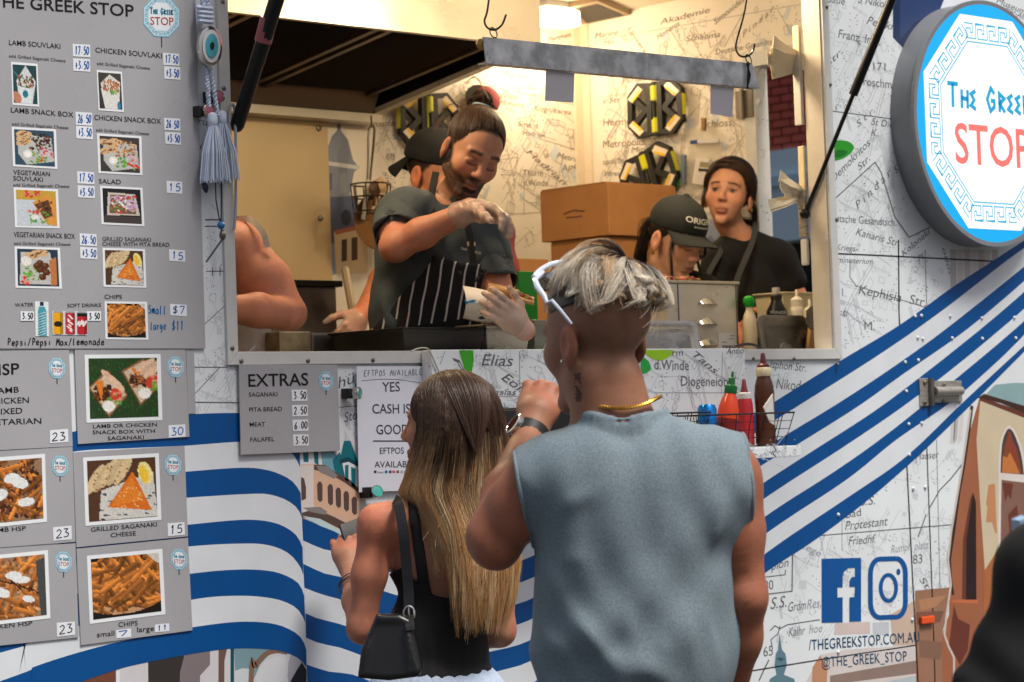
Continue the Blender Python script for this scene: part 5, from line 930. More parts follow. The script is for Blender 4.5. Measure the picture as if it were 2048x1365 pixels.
tub(1068, 1180, 640, .14, .2, mat('clear_poly', (190,196,186), .12, trans=.7), 'clear plastic tub behind the head of the man in grey', 'food_tub')
# small bottles at the right
def cb(px, y): return Vector((P(px, 690, y).x, y, zc_))
S_ = scale_at(cb(1560,.3))
def zz(py, at): return P(1560, py, at.y).z-zc_
at = cb(1501,.27); bottle('spoon_bottle', at, [(.017,0),(.022,.01),(.022,zz(648,at)),(.018,zz(632,at)),(.011,zz(622,at)),(.01,zz(615,at))], mat('cream_plastic2',(222,206,168),.4), 'cream bottle with bright green top beside the warmer', extra=[('green_top',[(.006,zz(618,at)),(.014,zz(614,at)),(.0185,zz(604,at)),(.016,zz(597,at)),(.006,zz(593,at))],mat('lime_green',(28,160,40),.3))])
at = cb(1556,.30); bt = bottle('drink_bottle', at, [(.03,0),(.034,.01),(.034,zz(640,at)),(.032,zz(622,at)),(.02,zz(608,at)),(.0165,zz(602,at)),(.0165,zz(596,at))], mat('black_label',(18,20,26),.3), 'black sports drink bottle with grey cap', extra=[('collar',[(.0175,zz(600,at)),(.0175,zz(592,at)),(.013,zz(589,at))],m_blk),('cap',[(.0125,zz(590,at)),(.0125,zz(578,at)),(.011,zz(576,at))],mat('grey_cap',(176,172,164),.4))])
b = B(); b.lathe([(.0275,zz(617,at)),(.0225,zz(611,at))], at, (0,0,1), 20); b.build('blue_band', mat('blue_label',(30,120,200),.3), bt, smooth=True)
s = Sheet(lambda x, y, h: P(x, y, at.y-.0345-h*EPS)); s.text('WERADE', (1540,628), (1572,628), 6, (220,220,220), 1, .01); s.build('lettering', m_print, bt, kind='stuff')
for px, yy, pyt, lab_ in ((1597,.27,578,'white squeeze bottle with tall nozzle right of the sports drink'),(1622,.22,598,'small white squeeze bottle at the right jamb')):
    at = cb(px, yy); h1 = zz(pyt+44, at); bottle('squeeze_bottle', at, [(.021,0),(.024,.01),(.024,h1),(.02,h1+.012),(.0185,h1+.014)], mat('white_poly',(214,206,192),.35), lab_, extra=[('cap',[(.0195,h1+.013),(.0195,h1+.035),(.014,h1+.04),(.006,h1+.045),(.004,h1+.066),(.003,h1+.067)],mat('white_poly2',(222,212,196),.4))])
tub(1566, 1640, 584, .42, .12, mat('cream_tub', (222,208,170), .4), 'cream plastic tub behind the squeeze bottles', 'food_tub')
a_ = P(1624,618,.105); e = empty('spatula', (a_.x,.1,zc_), label='spatula with grey blade and wooden handle at the right jamb', cat='spatula')
b = B(); b.prism([P(x, y, .105) for x, y in ((1614,622),(1622,612),(1640,614),(1640,662),(1622,660),(1613,648))], (0,.003,0)); b.build('blade', m_dsteel, e); b = B(); b.prism([P(x, y, .107) for x, y in ((1622,656),(1638,660),(1630,704),(1616,704))], (0,.012,0)); b.build('handle', mat('wood_handle',(186,140,84),.6,noise=.15), e)
b = B(); b.tube([P(x, y, .02) for x, y in curve([(1462,703),(1470,694),(1488,689),(1506,690),(1520,697),(1526,703)],4)], .0042, 6); b.build('black_cable', m_blk, None, smooth=True, label='black cable looped over the sill', cat='cable')
# green board and wooden crate behind the wrap
b = B(); b.box((P(1040,600,.75).x,.75,zc_-.2),(P(1075,600,.75).x,.77,P(1050,543,.75).z)); b.build('green_board', mat('green_board_plastic',(20,110,40),.4), None, bevel=.003, label='green chopping board standing behind the chef wrap', cat='chopping board')
b = B(); b.box((P(1037,530,1.3).x,1.3,zb2-.2),(P(1097,530,1.3).x,1.55,P(1060,518,1.3).z)); b.build('small_carton', m_card, None, bevel=.003, label='small brown carton below the chef gloved hand', cat='box')
# fryer and trays at the back left
b = B(); q0, q1 = P(520,572,1.35), P(672,572,1.35); b.box((q0.x,1.35,ZF),(q1.x,1.6,q0.z)); fr = b.build('fryer', m_dsteel, None, bevel=.006, label='dull steel fryer box behind the leaning arm', cat='fryer')
b = B(); b.box((q0.x-.02,1.34,q0.z+.0005),(q1.x+.02,1.6,q0.z+.02)); b.build('fryer_rim', m_dark, fr, bevel=.003)
b = B(); q0, q1 = P(600,668,.5), P(728,668,.5); b.box((q0.x,.45,zc_+.0005),(q1.x,.75,q0.z)); b.build('steel_tray', m_dsteel, None, bevel=.006, label='low steel tray on the counter left of the chef', cat='tray')
b = B(); q0, q1 = P(535,665,.4), P(598,665,.4); b.box((q0.x,.35,zc_+.0005),(q1.x,.5,q0.z)); b.build('foil_pack', mat('foil',(170,150,116),.3,.8,noise=.3,nscale=30), None, bevel=.004, label='foil covered dish under the bent elbow', cat='dish')
# tongs and strainer hanging from the hood corner, utensil basket
YU = 1.92; e = empty('wire_strainer', P(745,250,YU), label='long wire handled strainer hanging from the hood corner', cat='strainer'); b = B(); b.tube([P(x, y, YU) for x, y in curve([(728,440),(736,340),(737,270),(742,253),(748,255),(748,275),(742,340),(732,440)],5)], .0045, 6); b.build('handle', m_dsteel, e, smooth=True); b = B(); b.tube([P(742,232,YU),P(744,256,YU)], .003, 5); b.build('hook', m_wire, e)
b = B(); b.tube([P(736,360,YU-.01),P(726,440,YU-.01)], .008, 8); b.build('sleeve', mat('pale_sleeve',(206,196,180),.4), e, smooth=True)
c = P(742,395,1.85); e = empty('utensil_basket', c, label='wire basket of utensils behind the chef shoulder', cat='basket')
for k, (zz_, r_) in enumerate(((.045,.07),(0,.066),(-.05,.06))): b = B(); b.tube([c+Vector((r_*math.cos(a), r_*math.sin(a), zz_)) for a in np.linspace(0, 2*math.pi, 21)], .003, 5); b.build('ring_wire', m_wire, e)
for k in range(10): a = k*.628; b = B(); b.tube([c+Vector((.07*math.cos(a),.07*math.sin(a),.045)), c+Vector((.06*math.cos(a),.06*math.sin(a),-.06))], .0022, 4); b.build('upright_wire', m_wire, e)
for dx, px, py, m_, lab_ in ((0,763,372,mat('wood_spoon',(196,164,124),.6),'round wooden spoon in the utensil basket'),(.03,750,380,mat('dark_wood',(84,56,36),.5),'dark wooden spatula in the utensil basket')):
    t0 = P(px, py, 1.85); b = B(); b.tube([c+Vector((dx*.3,0,-.05)), t0-Vector((0,0,.02))], .006, 6); b.lathe([(.004,-.03),(.02,-.02),(.028,0),(.022,.022),(.005,.032)], t0, (0,0,1), 14, flat=.3); b.build('spoon', m_, None, smooth=True, label=lab_, cat='spoon')
c = P(752,448,1.93); b = B(); b.lathe([(.085,0),(.10,.02),(.102,.022),(.09,.006),(.0,.004)], c, (-.15,-1,.1), 32); b.build('copper_pan', mat('copper_brown',(120,84,50),.35,.6,noise=.2,nscale=10), None, smooth=True, label='brown round pan hanging behind the chef back', cat='pan')
b = B(); b.tube([P(690,540,1.5),P(708,640,1.3)], .014, 8); b.build('steel_rail', mat('beige_rail',(150,134,112),.5), None, smooth=True, label='slanting steel rail left of the chef', cat='rail')
# clear pouch with gauge, pen; red cap on a peg; taped dockets
ec_ = lambda x, y, h: PX(x, y, XE-.01-h*EPS)
e = empty('hanging_pouch', PX(1408,250,XE), label='clear plastic pouch with a white timer hanging on the end wall', cat='pouch')
s = Sheet(ec_); s.poly(curve([(1372,262),(1395,252),(1412,250),(1440,262),(1446,285),(1440,330),(1432,372),(1400,378),(1378,368),(1374,320)],3), (226,216,196), 2); s.build('pouch', mat('clear_film', (236,228,210), .08, alpha=.35, spec=.8), e)
def gp(name, q, d, m_): b = B(); b.prism([PX(x, y, XE-.02) for x, y in q], (d,0,0)); return b.build(name, m_, e, bevel=.003)
gp('timer', [(1398,318),(1425,320),(1418,372),(1390,368)], -.018, mat('timer_white',(214,208,204),.4)); b = B(); b.prism([PX(x, y, XE-.0385) for x, y in ((1401,324),(1419,326),(1417,336),(1399,334))], (-.001,0,0)); b.build('display', mat('lcd',(150,140,116),.2), e)
for k in range(4): b = B(); b.lathe([(.006,0),(.006,.003)], PX(1400+k*5.5,340+k*.3,XE-.0385), (-1,0,0), 8); b.build('button', m_blk, e)
gp('marker', [(1386,281),(1440,279),(1440,286),(1386,289)], -.01, mat('marker_body',(206,204,204),.3)); gp('marker_cap', [(1384,281),(1398,280),(1398,288),(1384,289)], -.0115, mat('marker_blue',(40,60,130),.3))
gp('pouch_hook', [(1405,235),(1414,236),(1413,262),(1406,262)], -.01, mat('brass',(140,110,70),.4,.6)); gp('pen', [(1366,310),(1374,310),(1372,368),(1365,368)], -.012, mat('pen_blue_grey',(100,120,134),.3)); gp('green_marker', [(1354,355),(1361,356),(1359,374),(1352,372)], -.012, mat('marker_green',(20,120,60),.3))
for q, lab_ in (([(1092,139),(1149,147),(1147,206),(1090,202)],'white docket slip taped under the left half of the hanging strip'),([(1421,170),(1468,176),(1465,235),(1421,228)],'white docket slip taped under the right half of the hanging strip')):
    b = B(); b.prism([P(x, y, YH+.012) for x, y in q], (0,.0006,0)); b.build('docket_slip', mat('docket_paper',(206,202,206),.6), None, label=lab_, cat='paper slip')
c = P(968,204,DEP-.06); e = empty('wall_cap', c, label='dusty red cap hanging on the back wall above the chef', cat='cap'); b = B(); b.lathe([(.06,0),(.058,.02),(.047,.042),(.025,.055),(.004,.06)], c, (.45,-.3,.85), 20); b.build('crown', mat('dusty_red_cloth',(156,70,76),.8), e, smooth=True); b = B(); b.lathe([(.03,0),(.06,.004),(.062,.008),(.03,.008)], c+Vector((-.04,-.02,.0)), (-.3,-.9,.3), 16); b.build('brim', m_blk, e, smooth=True)
# napkin dispensers on the right jamb
m_nap = mat('cream_napkin', (232,216,180), .75, noise=.05, nscale=20); m_disp = mat('white_dispenser', (214,208,200), .35)
def napkins(sheets, name, label, body, mh=None):
    xj = wr-.02; e = empty('napkin_dispenser', PX(*body[0], xj), label=label, cat='napkin dispenser')
    p0, p1 = P(*body[0], .08), P(*body[1], .08)
    b = B(); b.box((wr-.016,.075,p1.z),(wr-.001,.102,p0.z)); b.build('holder', mh or m_disp, e, bevel=.004)
    for k, (root, tip, w_) in enumerate(sheets):
        a, c = P(*root, .085+.0012*k), P(*tip, .08+.002*k); d = (c-a); up_ = Vector((0,0,1)); n_ = d.cross(Vector((0,1,0))).normalized()*w_
        V = [a-n_*.3, a+n_*.3, a.lerp(c,.55)+n_*.8+Vector((0,.004,0)), c+n_, c-n_, a.lerp(c,.55)-n_*.8+Vector((0,.012,0))]; V += [v+Vector((0,.0012,0)) for v in V]
        b = B(); b.add(V, [(0,1,2,5),(5,2,3,4),(6,11,8,7),(11,10,9,8),(0,6,7,1),(1,7,8,2),(2,8,9,3),(3,9,10,4),(4,10,11,5),(5,11,6,0)]); b.build('napkin', m_nap, e)
    return e
r = random.Random(5)
sh = [((1607,112+k*2.2),(1538+r.uniform(-5,5)+abs(k-5)*1.5,84+k*5.6),.020) for k in range(12)]
napkins(sh, 'n', 'upper napkin dispenser with a fan of cream napkins', ((1601,110),(1618,252)))
b = B(); b.box((wr-.014,.075,P(1604,112,.08).z+.001),(wr-.001,.10,P(1604,52,.08).z)); b.build('napkin_pack', m_nap, None, bevel=.006, label='packet of napkins on top of the upper dispenser', cat='napkins')
sh = [((1613,383+k*.8),(1560+k*1.0+r.uniform(-3,3),350+k*4.2),.016) for k in range(9)]+[((1612,392),(1538,410),.016),((1612,396),(1540,416),.014)]
napkins(sh, 'n', 'lower napkin dispenser with two napkins sticking out', ((1609,382),(1634,476)), m_steel)
b = B(); b.box((wr-.014,.075,P(1611,531,.08).z),(wr-.001,.10,P(1611,477,.08).z)); b.build('soap_box', m_disp, None, bevel=.008, label='white plastic box below the lower napkin dispenser', cat='box')
b = B(); b.box((wr-.012,.075,P(1606,381,.08).z),(wr-.001,.098,P(1606,292,.08).z)); b.build('napkin_stack', m_nap, None, bevel=.005, label='tall pack of napkins standing in the lower dispenser', cat='napkins')
# ------------------------------------------------------------------ sculpting: distance fields on a graded grid, meshed by surface nets
class Sdf:
    def __init__(s, lo, hi, h, fine=()):
        """grid from lo to hi with step h; fine: [(lo, hi, step)] boxes meshed more finely"""
        s.ax = []
        for k in range(3):
            c = [lo[k]]
            while c[-1] < hi[k]:
                x = c[-1]; st = h
                for fl, fh, fs in fine:
                    if fl[k]-.5*h < x < fh[k]: st = min(st, fs)
                c.append(x+st)
            s.ax.append(np.array(c, np.float32))
        s.F = np.full([len(a) for a in s.ax], .5, np.float32)
    def blk(s, lo, hi, m):
        sl = []
        for k in range(3):
            i0 = max(0, np.searchsorted(s.ax[k], lo[k]-m)-1); i1 = min(len(s.ax[k]), np.searchsorted(s.ax[k], hi[k]+m)+1)
            if i1 <= i0: return None, None
            sl.append(slice(i0, i1))
        g = np.meshgrid(*[s.ax[k][sl[k]] for k in range(3)], indexing='ij', sparse=True); return tuple(sl), g
    def comb(s, sl, d, k, op):
        f = s.F[sl]
        if op == 'sub': d = -d; s.F[sl] = np.maximum(f, d)+(np.maximum(k-np.abs(f-d), 0)**2/(4*k) if k else 0)
        elif op == 'int': s.F[sl] = np.maximum(f, d)
        else: s.F[sl] = np.minimum(f, d)-(np.maximum(k-np.abs(f-d), 0)**2/(4*k) if k else 0)
    def cone(s, a, b, ra, rb, k=.02, op='add', flat=None):
        a, b = np.array(a, float), np.array(b, float); R = max(ra, rb); sl, g = s.blk(np.minimum(a,b)-R, np.maximum(a,b)+R, k+.03)
        if sl is None: return s
        ab = b-a; L = ab @ ab+1e-12
        t = ((g[0]-a[0])*ab[0]+(g[1]-a[1])*ab[1]+(g[2]-a[2])*ab[2])/L; t = np.clip(t, 0, 1)
        d = np.sqrt((g[0]-a[0]-t*ab[0])**2+(g[1]-a[1]-t*ab[1])**2+(g[2]-a[2]-t*ab[2])**2)-(ra+(rb-ra)*t)
        s.comb(sl, d.astype(np.float32), k, op); return s
    def chain(s, pts, rs, k=.02, op='add'):
        for i in range(len(pts)-1): s.cone(pts[i], pts[i+1], rs[i], rs[i+1], k, op)
        return s
    def ell(s, c, r, k=.02, op='add', M=None):
        c, r = np.array(c, float), np.array(r, float); R = r.max(); sl, g = s.blk(c-R, c+R, k+.03)
        if sl is None: return s
        x, y, z = g[0]-c[0], g[1]-c[1], g[2]-c[2]
        if M is not None: x, y, z = (M[0][i]*x+M[1][i]*y+M[2][i]*z for i in range(3))   # transposed rotation
        k0 = np.sqrt((x/r[0])**2+(y/r[1])**2+(z/r[2])**2); k1 = np.sqrt((x/r[0]**2)**2+(y/r[1]**2)**2+(z/r[2]**2)**2)+1e-9
        s.comb(sl, (k0*(k0-1)/k1).astype(np.float32), k, op); return s
    def func(s, f, lo=None, hi=None):
        """F = f(F, X, Y, Z) over a block"""
        lo = [a[0] for a in s.ax] if lo is None else lo; hi = [a[-1] for a in s.ax] if hi is None else hi
        sl, g = s.blk(np.array(lo), np.array(hi), 0)
        if sl is not None: s.F[sl] = f(s.F[sl], *g)
        return s
    def mesh(s):
        F = s.F; ins = F < 0; n = [k-1 for k in F.shape]; cnt = np.zeros(n, np.int8)
        for i in (0,1):
            for j in (0,1):
                for k in (0,1): cnt += ins[i:n[0]+i, j:n[1]+j, k:n[2]+k]
        act = np.argwhere((cnt > 0) & (cnt < 8)); I, J, K = act.T; N = len(I)
        acc = np.zeros((N,3)); num = np.zeros(N)
        corners = [(i,j,k) for i in (0,1) for j in (0,1) for k in (0,1)]
        val = {c: F[I+c[0], J+c[1], K+c[2]] for c in corners}
        pos = lambda c: np.stack([s.ax[0][I+c[0]], s.ax[1][J+c[1]], s.ax[2][K+c[2]]], 1)
        for a in corners:
            for ax in range(3):
                if a[ax] == 0:
                    b = list(a); b[ax] = 1; b = tuple(b); va, vb = val[a], val[b]; m = (va < 0) != (vb < 0)
                    t = np.where(m, va/(va-vb+1e-12), 0)[:,None]; p = pos(a)*(1-t)+pos(b)*t; acc += p*m[:,None]; num += m
        V = acc/num[:,None]; idx = np.full(n, -1, np.int64); idx[I,J,K] = np.arange(N); Q = []
        for ax in range(3):
            sh = list(F.shape); sh[ax] -= 1; A = np.take(ins, range(sh[ax]), ax); Bv = np.take(ins, range(1, sh[ax]+1), ax); e = np.argwhere(A != Bv)
            o = [k for k in range(3) if k != ax]; ok = (e[:,o[0]] > 0) & (e[:,o[1]] > 0) & (e[:,o[0]] < F.shape[o[0]]-1) & (e[:,o[1]] < F.shape[o[1]]-1); e = e[ok]; q = []
            for d0, d1 in ((0,0),(1,0),(1,1),(0,1)):
                c = e.copy(); c[:,o[0]] -= d0; c[:,o[1]] -= d1; q.append(idx[c[:,0],c[:,1],c[:,2]])
            q = np.stack(q, 1); fl = A[e[:,0],e[:,1],e[:,2]]; fl = fl if ax != 1 else ~fl; q[~fl] = q[~fl][:,::-1]; Q.append(q)
        Q = np.concatenate(Q); a = np.r_[Q[:,0],Q[:,1],Q[:,2],Q[:,3]]; b = np.r_[Q[:,1],Q[:,2],Q[:,3],Q[:,0]]; deg = np.bincount(a, minlength=N)+1e-9
        for lam in (.5,-.52)*3:      # Taubin smoothing hides the steps of the grid
            V = V+lam*(np.stack([np.bincount(a, V[b,k], N) for k in range(3)], 1)/deg[:,None]-V)
        return V.astype(np.float32), Q
def fast_mesh(name, V, Q, m, parent, cols=None, mats=None, midx=None):
    me = bpy.data.meshes.new(name); nf, k = Q.shape
    me.vertices.add(len(V)); me.vertices.foreach_set('co', np.ascontiguousarray(V, np.float32).ravel())
    me.loops.add(nf*k); me.loops.foreach_set('vertex_index', Q.astype(np.int32).ravel())
    me.polygons.add(nf); me.polygons.foreach_set('loop_start', np.arange(0, nf*k, k, dtype=np.int32)); me.polygons.foreach_set('use_smooth', np.ones(nf, bool))
    me.update(calc_edges=True); me.validate()
    if cols is not None:
        a = me.color_attributes.new('Col', 'FLOAT_COLOR', 'POINT'); c = np.ones((len(V),4), np.float32); c[:,:3] = cols; a.data.foreach_set('color', c.ravel())
    for q in (mats or [m]): me.materials.append(q)
    if midx is not None: me.polygons.foreach_set('material_index', midx.astype(np.int32))
    o = bpy.data.objects.new(name, me); COL.objects.link(o)
    if parent: o.parent = parent
    return o
def smooth_noise(V, sc_, seed=0, octv=3):
    """cheap value noise from sums of sines"""
    r = np.random.default_rng(seed); out = np.zeros(len(V))
    for o in range(octv):
        for _ in range(4):
            d = r.normal(size=3); d /= np.linalg.norm(d); out += np.sin(V @ d*sc_*2**o*6.28+r.uniform(0,6.28))/2**o
    return out/6
def L3(c): return np.array(lin(c)[:3])
def mixc(C, col, w): w = np.clip(w, 0, 1)[:,None]; return C*(1-w)+np.asarray(col)*w
def sstep(a, b, x): t = np.clip((x-a)/(b-a+1e-9), 0, 1); return t*t*(3-2*t)
# ------------------------------------------------------------------ people
RLOC = Matrix(((R0.x,F0.x,0),(R0.y,F0.y,0),(0,0,1)))
class Person:
    """local frame: x to the viewer's right, y away from the viewer, z up; base on its floor"""
    def __init__(s, px, depth, floor, label):
        s.d = depth; c = s.w(px, 850, 0); s.base = Vector((c.x, c.y, floor)); s.e = empty('person', s.base, -PSI, label=label, cat='person')
    def w(s, px, py, dv=0): r = ray(px, py); return CAM + r*((s.d+dv)/r.dot(F0))
    def j(s, px, py, dv=0):
        q = s.w(px, py, dv)-s.base; return np.array((q.dot(R0), q.dot(F0), q.z))
    def sc(s): return FPX/s.d
def rot(yaw=0, pitch=0, roll=0):
    """head frame: +y face, +x its right hand, +z up. yaw 0 looks away from the viewer; positive yaw turns left (viewer's left)"""
    return np.array(Matrix.Rotation(yaw,3,'Z') @ Matrix.Rotation(pitch,3,'X') @ Matrix.Rotation(roll,3,'Y'))
class Head:
    def __init__(s, c, M, k=1.0): s.c = np.array(c, float); s.M = np.array(M); s.k = k
    def p(s, *q): return s.c + s.M @ (np.array(q)*s.k)
    def inv(s, V): return ((V-s.c) @ s.M)/s.k
    def sculpt(s, S, male=True, eyes='open', ears=True, nose=1.0):
        E = lambda c, r, k=.02, op='add': S.ell(s.p(*c), np.array(r)*s.k, k*s.k, op, s.M)
        Cn = lambda a, b, ra, rb, k=.012, op='add': S.cone(s.p(*a), s.p(*b), ra*s.k, rb*s.k, k*s.k, op)
        E((0,-.015,.045), (.077,.097,.086)); E((0,.032,.004), (.064,.064,.090), .03); E((0,.034,-.055), (.052 if male else .047,.052,.052), .03)
        if male: Cn((-.05,.0,-.06), (-.02,.07,-.1), .02, .02, .02); Cn((.05,.0,-.06), (.02,.07,-.1), .02, .02, .02)
        E((0,.074,-.1), (.024 if male else .019,.02,.018), .02)
        for q in (-1,1):
            E((q*.042,.058,-.02), (.026,.028,.028), .02); Cn((q*.012,.09,.027), (q*.045,.078,.028), .010, .008, .014)
            E((q*.032,.101,.005), (.017,.014,.0105), .010, 'sub'); E((q*.032,.0765,.004), (.0145,.0145,.0135), .003)
            if eyes == 'open': Cn((q*.019,.0905,.0095), (q*.045,.085,.008), .0032, .003, .003)
            else: Cn((q*.019,.0895,.004), (q*.045,.084,.002), .005, .0045, .008)
            Cn((q*.02,.088,-.005), (q*.044,.083,-.004), .003, .003, .006)
            E((q*.0125*nose,.099,-.031), (.0085*nose,.011,.0078), .008)
            if ears:
                E((q*.080,-.012,-.008), (.009,.021,.033), .008); E((q*.089,-.008,-.004), (.006,.010,.018), .006, 'sub'); E((q*.079,-.006,-.036), (.006,.009,.010), .008)
        Cn((0,.090,.02), (0,.108*1,-.022), .0085, .011*nose, .012); E((0,.110,-.026), (.0115*nose,.011,.0095), .008)
        E((0,.0905,-.0605), (.022,.0115,.0065), .010); E((0,.0895,-.073), (.018,.0115,.0075), .010); Cn((-.021,.102,-.067), (.021,.102,-.067), .0022, .0022, .004, 'sub'); E((0,.088,-.085), (.02,.01,.006), .008, 'sub')
    def hairpaint(s, V, C, col, front=.074, low=0.0):
        x, y, z = s.inv(V).T; zl = np.interp(y, [-.12,-.06,-.02,.01,.03,.05,front-.012,front,.12], [-.07,-.06,-.03+low,.01,.03,.052,.070,.088,.13]); m = sstep(-.009,.009,z-zl+.004*smooth_noise(s.inv(V),70,7))*(abs(x) < .0795)*(z > -.08)*(np.linalg.norm(s.inv(V), axis=1) < .2)
        return mixc(C, L3(col), m)
    def paint(s, V, C, lips=(150,84,80), brow=(44,30,24), eyes='open', beard=0, beardcol=(52,36,28), browh=.008, lid=None):
        q = s.inv(V); x, y, z = q.T; front = y > .04; ax = abs(x)
        n = smooth_noise(q, 60, 3)
        C = mixc(C, C*np.array([1.08,.86,.82]), .8*np.exp(-((ax-.042)**2+(z+.022)**2)/.0006)*front)     # warmer cheeks
        C = mixc(C, C*np.array([1.05,.8,.76]), .35*np.exp(-(x**2+(z+.026)**2)/.00022)*(y > .085))
        C = mixc(C, C*np.array([1.1,.78,.74]), .6*(ax > .078))
        lm = np.exp(-((x/.020)**4+((z+.067)/.0125)**4))*(y > .07); C = mixc(C, L3(lips), lm*.7); C = mixc(C, L3((96,50,46)), np.exp(-((x/.021)**4+((z+.067)/.0024)**2))*(y > .07)*.8)
        bz = (.030 if eyes == 'open' else .034)-.25*(ax-.03)**2*40+.002*(ax < .018); C = mixc(C, L3(brow), np.exp(-((z-bz)/(browh*.62))**4)*sstep(.010,.016,ax)*sstep(.058,.046,ax)*front*(.85+.3*n))
        if eyes == 'open':
            ex = ax-.032; em = np.exp(-((ex/.0135)**4+((z-.0035)/.0062)**4))*(y > .07); C = mixc(C, L3((140,120,110)), em*.7); C = mixc(C, L3((40,24,18)), np.exp(-((ex**2+(z-.004)**2)/.0088**2)**2)*(y > .07)); C = mixc(C, L3((26,18,16)), np.exp(-((ex/.0155)**6+((z-.0095)/.0022)**2))*(y > .06))
        else:
            ex = ax-.032; C = mixc(C, L3(lid or (140,84,66)), .5*np.exp(-((ex/.016)**4+((z-.006)/.009)**4))*(y > .06)); C = mixc(C, L3((24,16,14)), np.exp(-((ex/.0165)**6+((z+.0065-14*ex**2)/.0027)**2))*(y > .055))
        if beard:
            near = np.linalg.norm(q, axis=1) < .155; jl = -.03-.35*np.maximum(y-.03,0)+.0*x; m = near*sstep(.012,-.012,z-jl)*(y > -.015)*sstep(-.03,.0,y); mo = np.exp(-((x/.03)**4+((z+.047)/.010)**4))*(y > .07)
            low = np.exp(-((x/.017)**4+((z+.069)/.0085)**4))*(y > .08); m = np.maximum(m, mo)*(1-low); m *= sstep(-.125,-.10,z)*.5+.5
            side = np.exp(-(((y-.005)/.018)**4))*sstep(.05,.0,z)*(ax > .05)*near; m = np.maximum(m*1.0, side*.9)
            C = mixc(C, L3(beardcol), beard*np.clip(m*(.9+.22*n), 0, 1))
        return C
def strands(name, pts, rad, cols, m, parent, sides=3):
    """pts (N,K,3), rad (N,K), cols (N,K,3)"""
    N, K, _ = pts.shape; t = np.gradient(pts, axis=1); t /= np.linalg.norm(t, axis=2, keepdims=True)+1e-9
    ref = np.broadcast_to(np.array([.31,-.83,.46]), t.shape); u = np.cross(t, ref); u /= np.linalg.norm(u, axis=2, keepdims=True)+1e-9; v = np.cross(t, u)
    V = np.stack([pts+(u*math.cos(a)+v*math.sin(a))*rad[...,None] for a in np.arange(sides)*2*math.pi/sides], 2).reshape(-1,3); C = np.repeat(cols.reshape(-1,1,3), sides, 1).reshape(-1,3)
    i = np.arange(N)[:,None,None]*K*sides+np.arange(K-1)[None,:,None]*sides; k = np.arange(sides)[None,None,:]; a = i+k; b = i+(k+1)%sides
    Q = np.stack([a, b, b+sides, a+sides], -1).reshape(-1,4); return fast_mesh(name, V, Q, m, parent, C)
def skin(name='skin'): return mat(name, attr=True, rough=.52, noise=.10, nscale=38, sss=.06, bump=.3, bscale=330, spec=.35, rvar=.08)
m_skin = skin()
def freckle(m):                               # uneven tone and small moles
    t = m.node_tree; b = t.nodes['Principled BSDF']; src = b.inputs['Base Color'].links[0].from_socket; tc = next(n for n in t.nodes if n.type == 'TEX_COORD'); N, L = t.nodes.new, t.links.new
    vo = N('ShaderNodeTexVoronoi'); vo.inputs['Scale'].default_value = 24; L(tc.outputs['Object'], vo.inputs['Vector']); mr = N('ShaderNodeMapRange'); L(vo.outputs['Distance'], mr.inputs[0]); mr.inputs[1].default_value = .035; mr.inputs[2].default_value = .075; mr.inputs[3].default_value = .62; mr.inputs[4].default_value = 1
    nz = N('ShaderNodeTexNoise'); nz.inputs['Scale'].default_value = 9; nz.inputs['Detail'].default_value = 3; L(tc.outputs['Object'], nz.inputs['Vector']); m2 = N('ShaderNodeMapRange'); L(nz.outputs[0], m2.inputs[0]); m2.inputs[1].default_value = .35; m2.inputs[2].default_value = .65; m2.inputs[3].default_value = .93; m2.inputs[4].default_value = 1.06
    mu = N('ShaderNodeMath'); mu.operation = 'MULTIPLY'; L(mr.outputs[0], mu.inputs[0]); L(m2.outputs[0], mu.inputs[1]); mx = N('ShaderNodeMix'); mx.data_type = 'RGBA'; mx.blend_type = 'MULTIPLY'; mx.inputs[0].default_value = 1; L(src, mx.inputs[6]); L(mu.outputs[0], mx.inputs[7]); L(mx.outputs[2], b.inputs['Base Color'])
freckle(m_skin); m_hair = mat('hair_fibre', attr=True, rough=.38, spec=.45); m_glove = mat('vinyl_glove', (214,190,172), .28, alpha=.42, spec=.6, bump=.5, bscale=60)
def cloth(name, col, rough=.85, noise=.06, nscale=160, sheen=0, **k): return mat(name, col, rough, noise=noise, nscale=nscale, sheen=sheen, bump=.25, bscale=500, **k)
def folds(S, lines, lo=None, hi=None):
    """soft ridges along 3-D segments: (a, b, width, height)"""
    for a, b, w_, h_ in lines:
        a, b = np.array(a, float), np.array(b, float); mn = np.minimum(a,b)-3*w_; mx = np.maximum(a,b)+3*w_
        def f(F, X, Y, Z):
            ab = b-a; t = np.clip(((X-a[0])*ab[0]+(Y-a[1])*ab[1]+(Z-a[2])*ab[2])/(ab @ ab), 0, 1)
            d2 = (X-a[0]-t*ab[0])**2+(Y-a[1]-t*ab[1])**2+(Z-a[2]-t*ab[2])**2
            return (F-h_*np.exp(-d2/(w_*w_))*(.35+.65*np.sin(np.pi*np.clip(t,.03,.97)))).astype(np.float32)
        S.func(f, mn, mx)
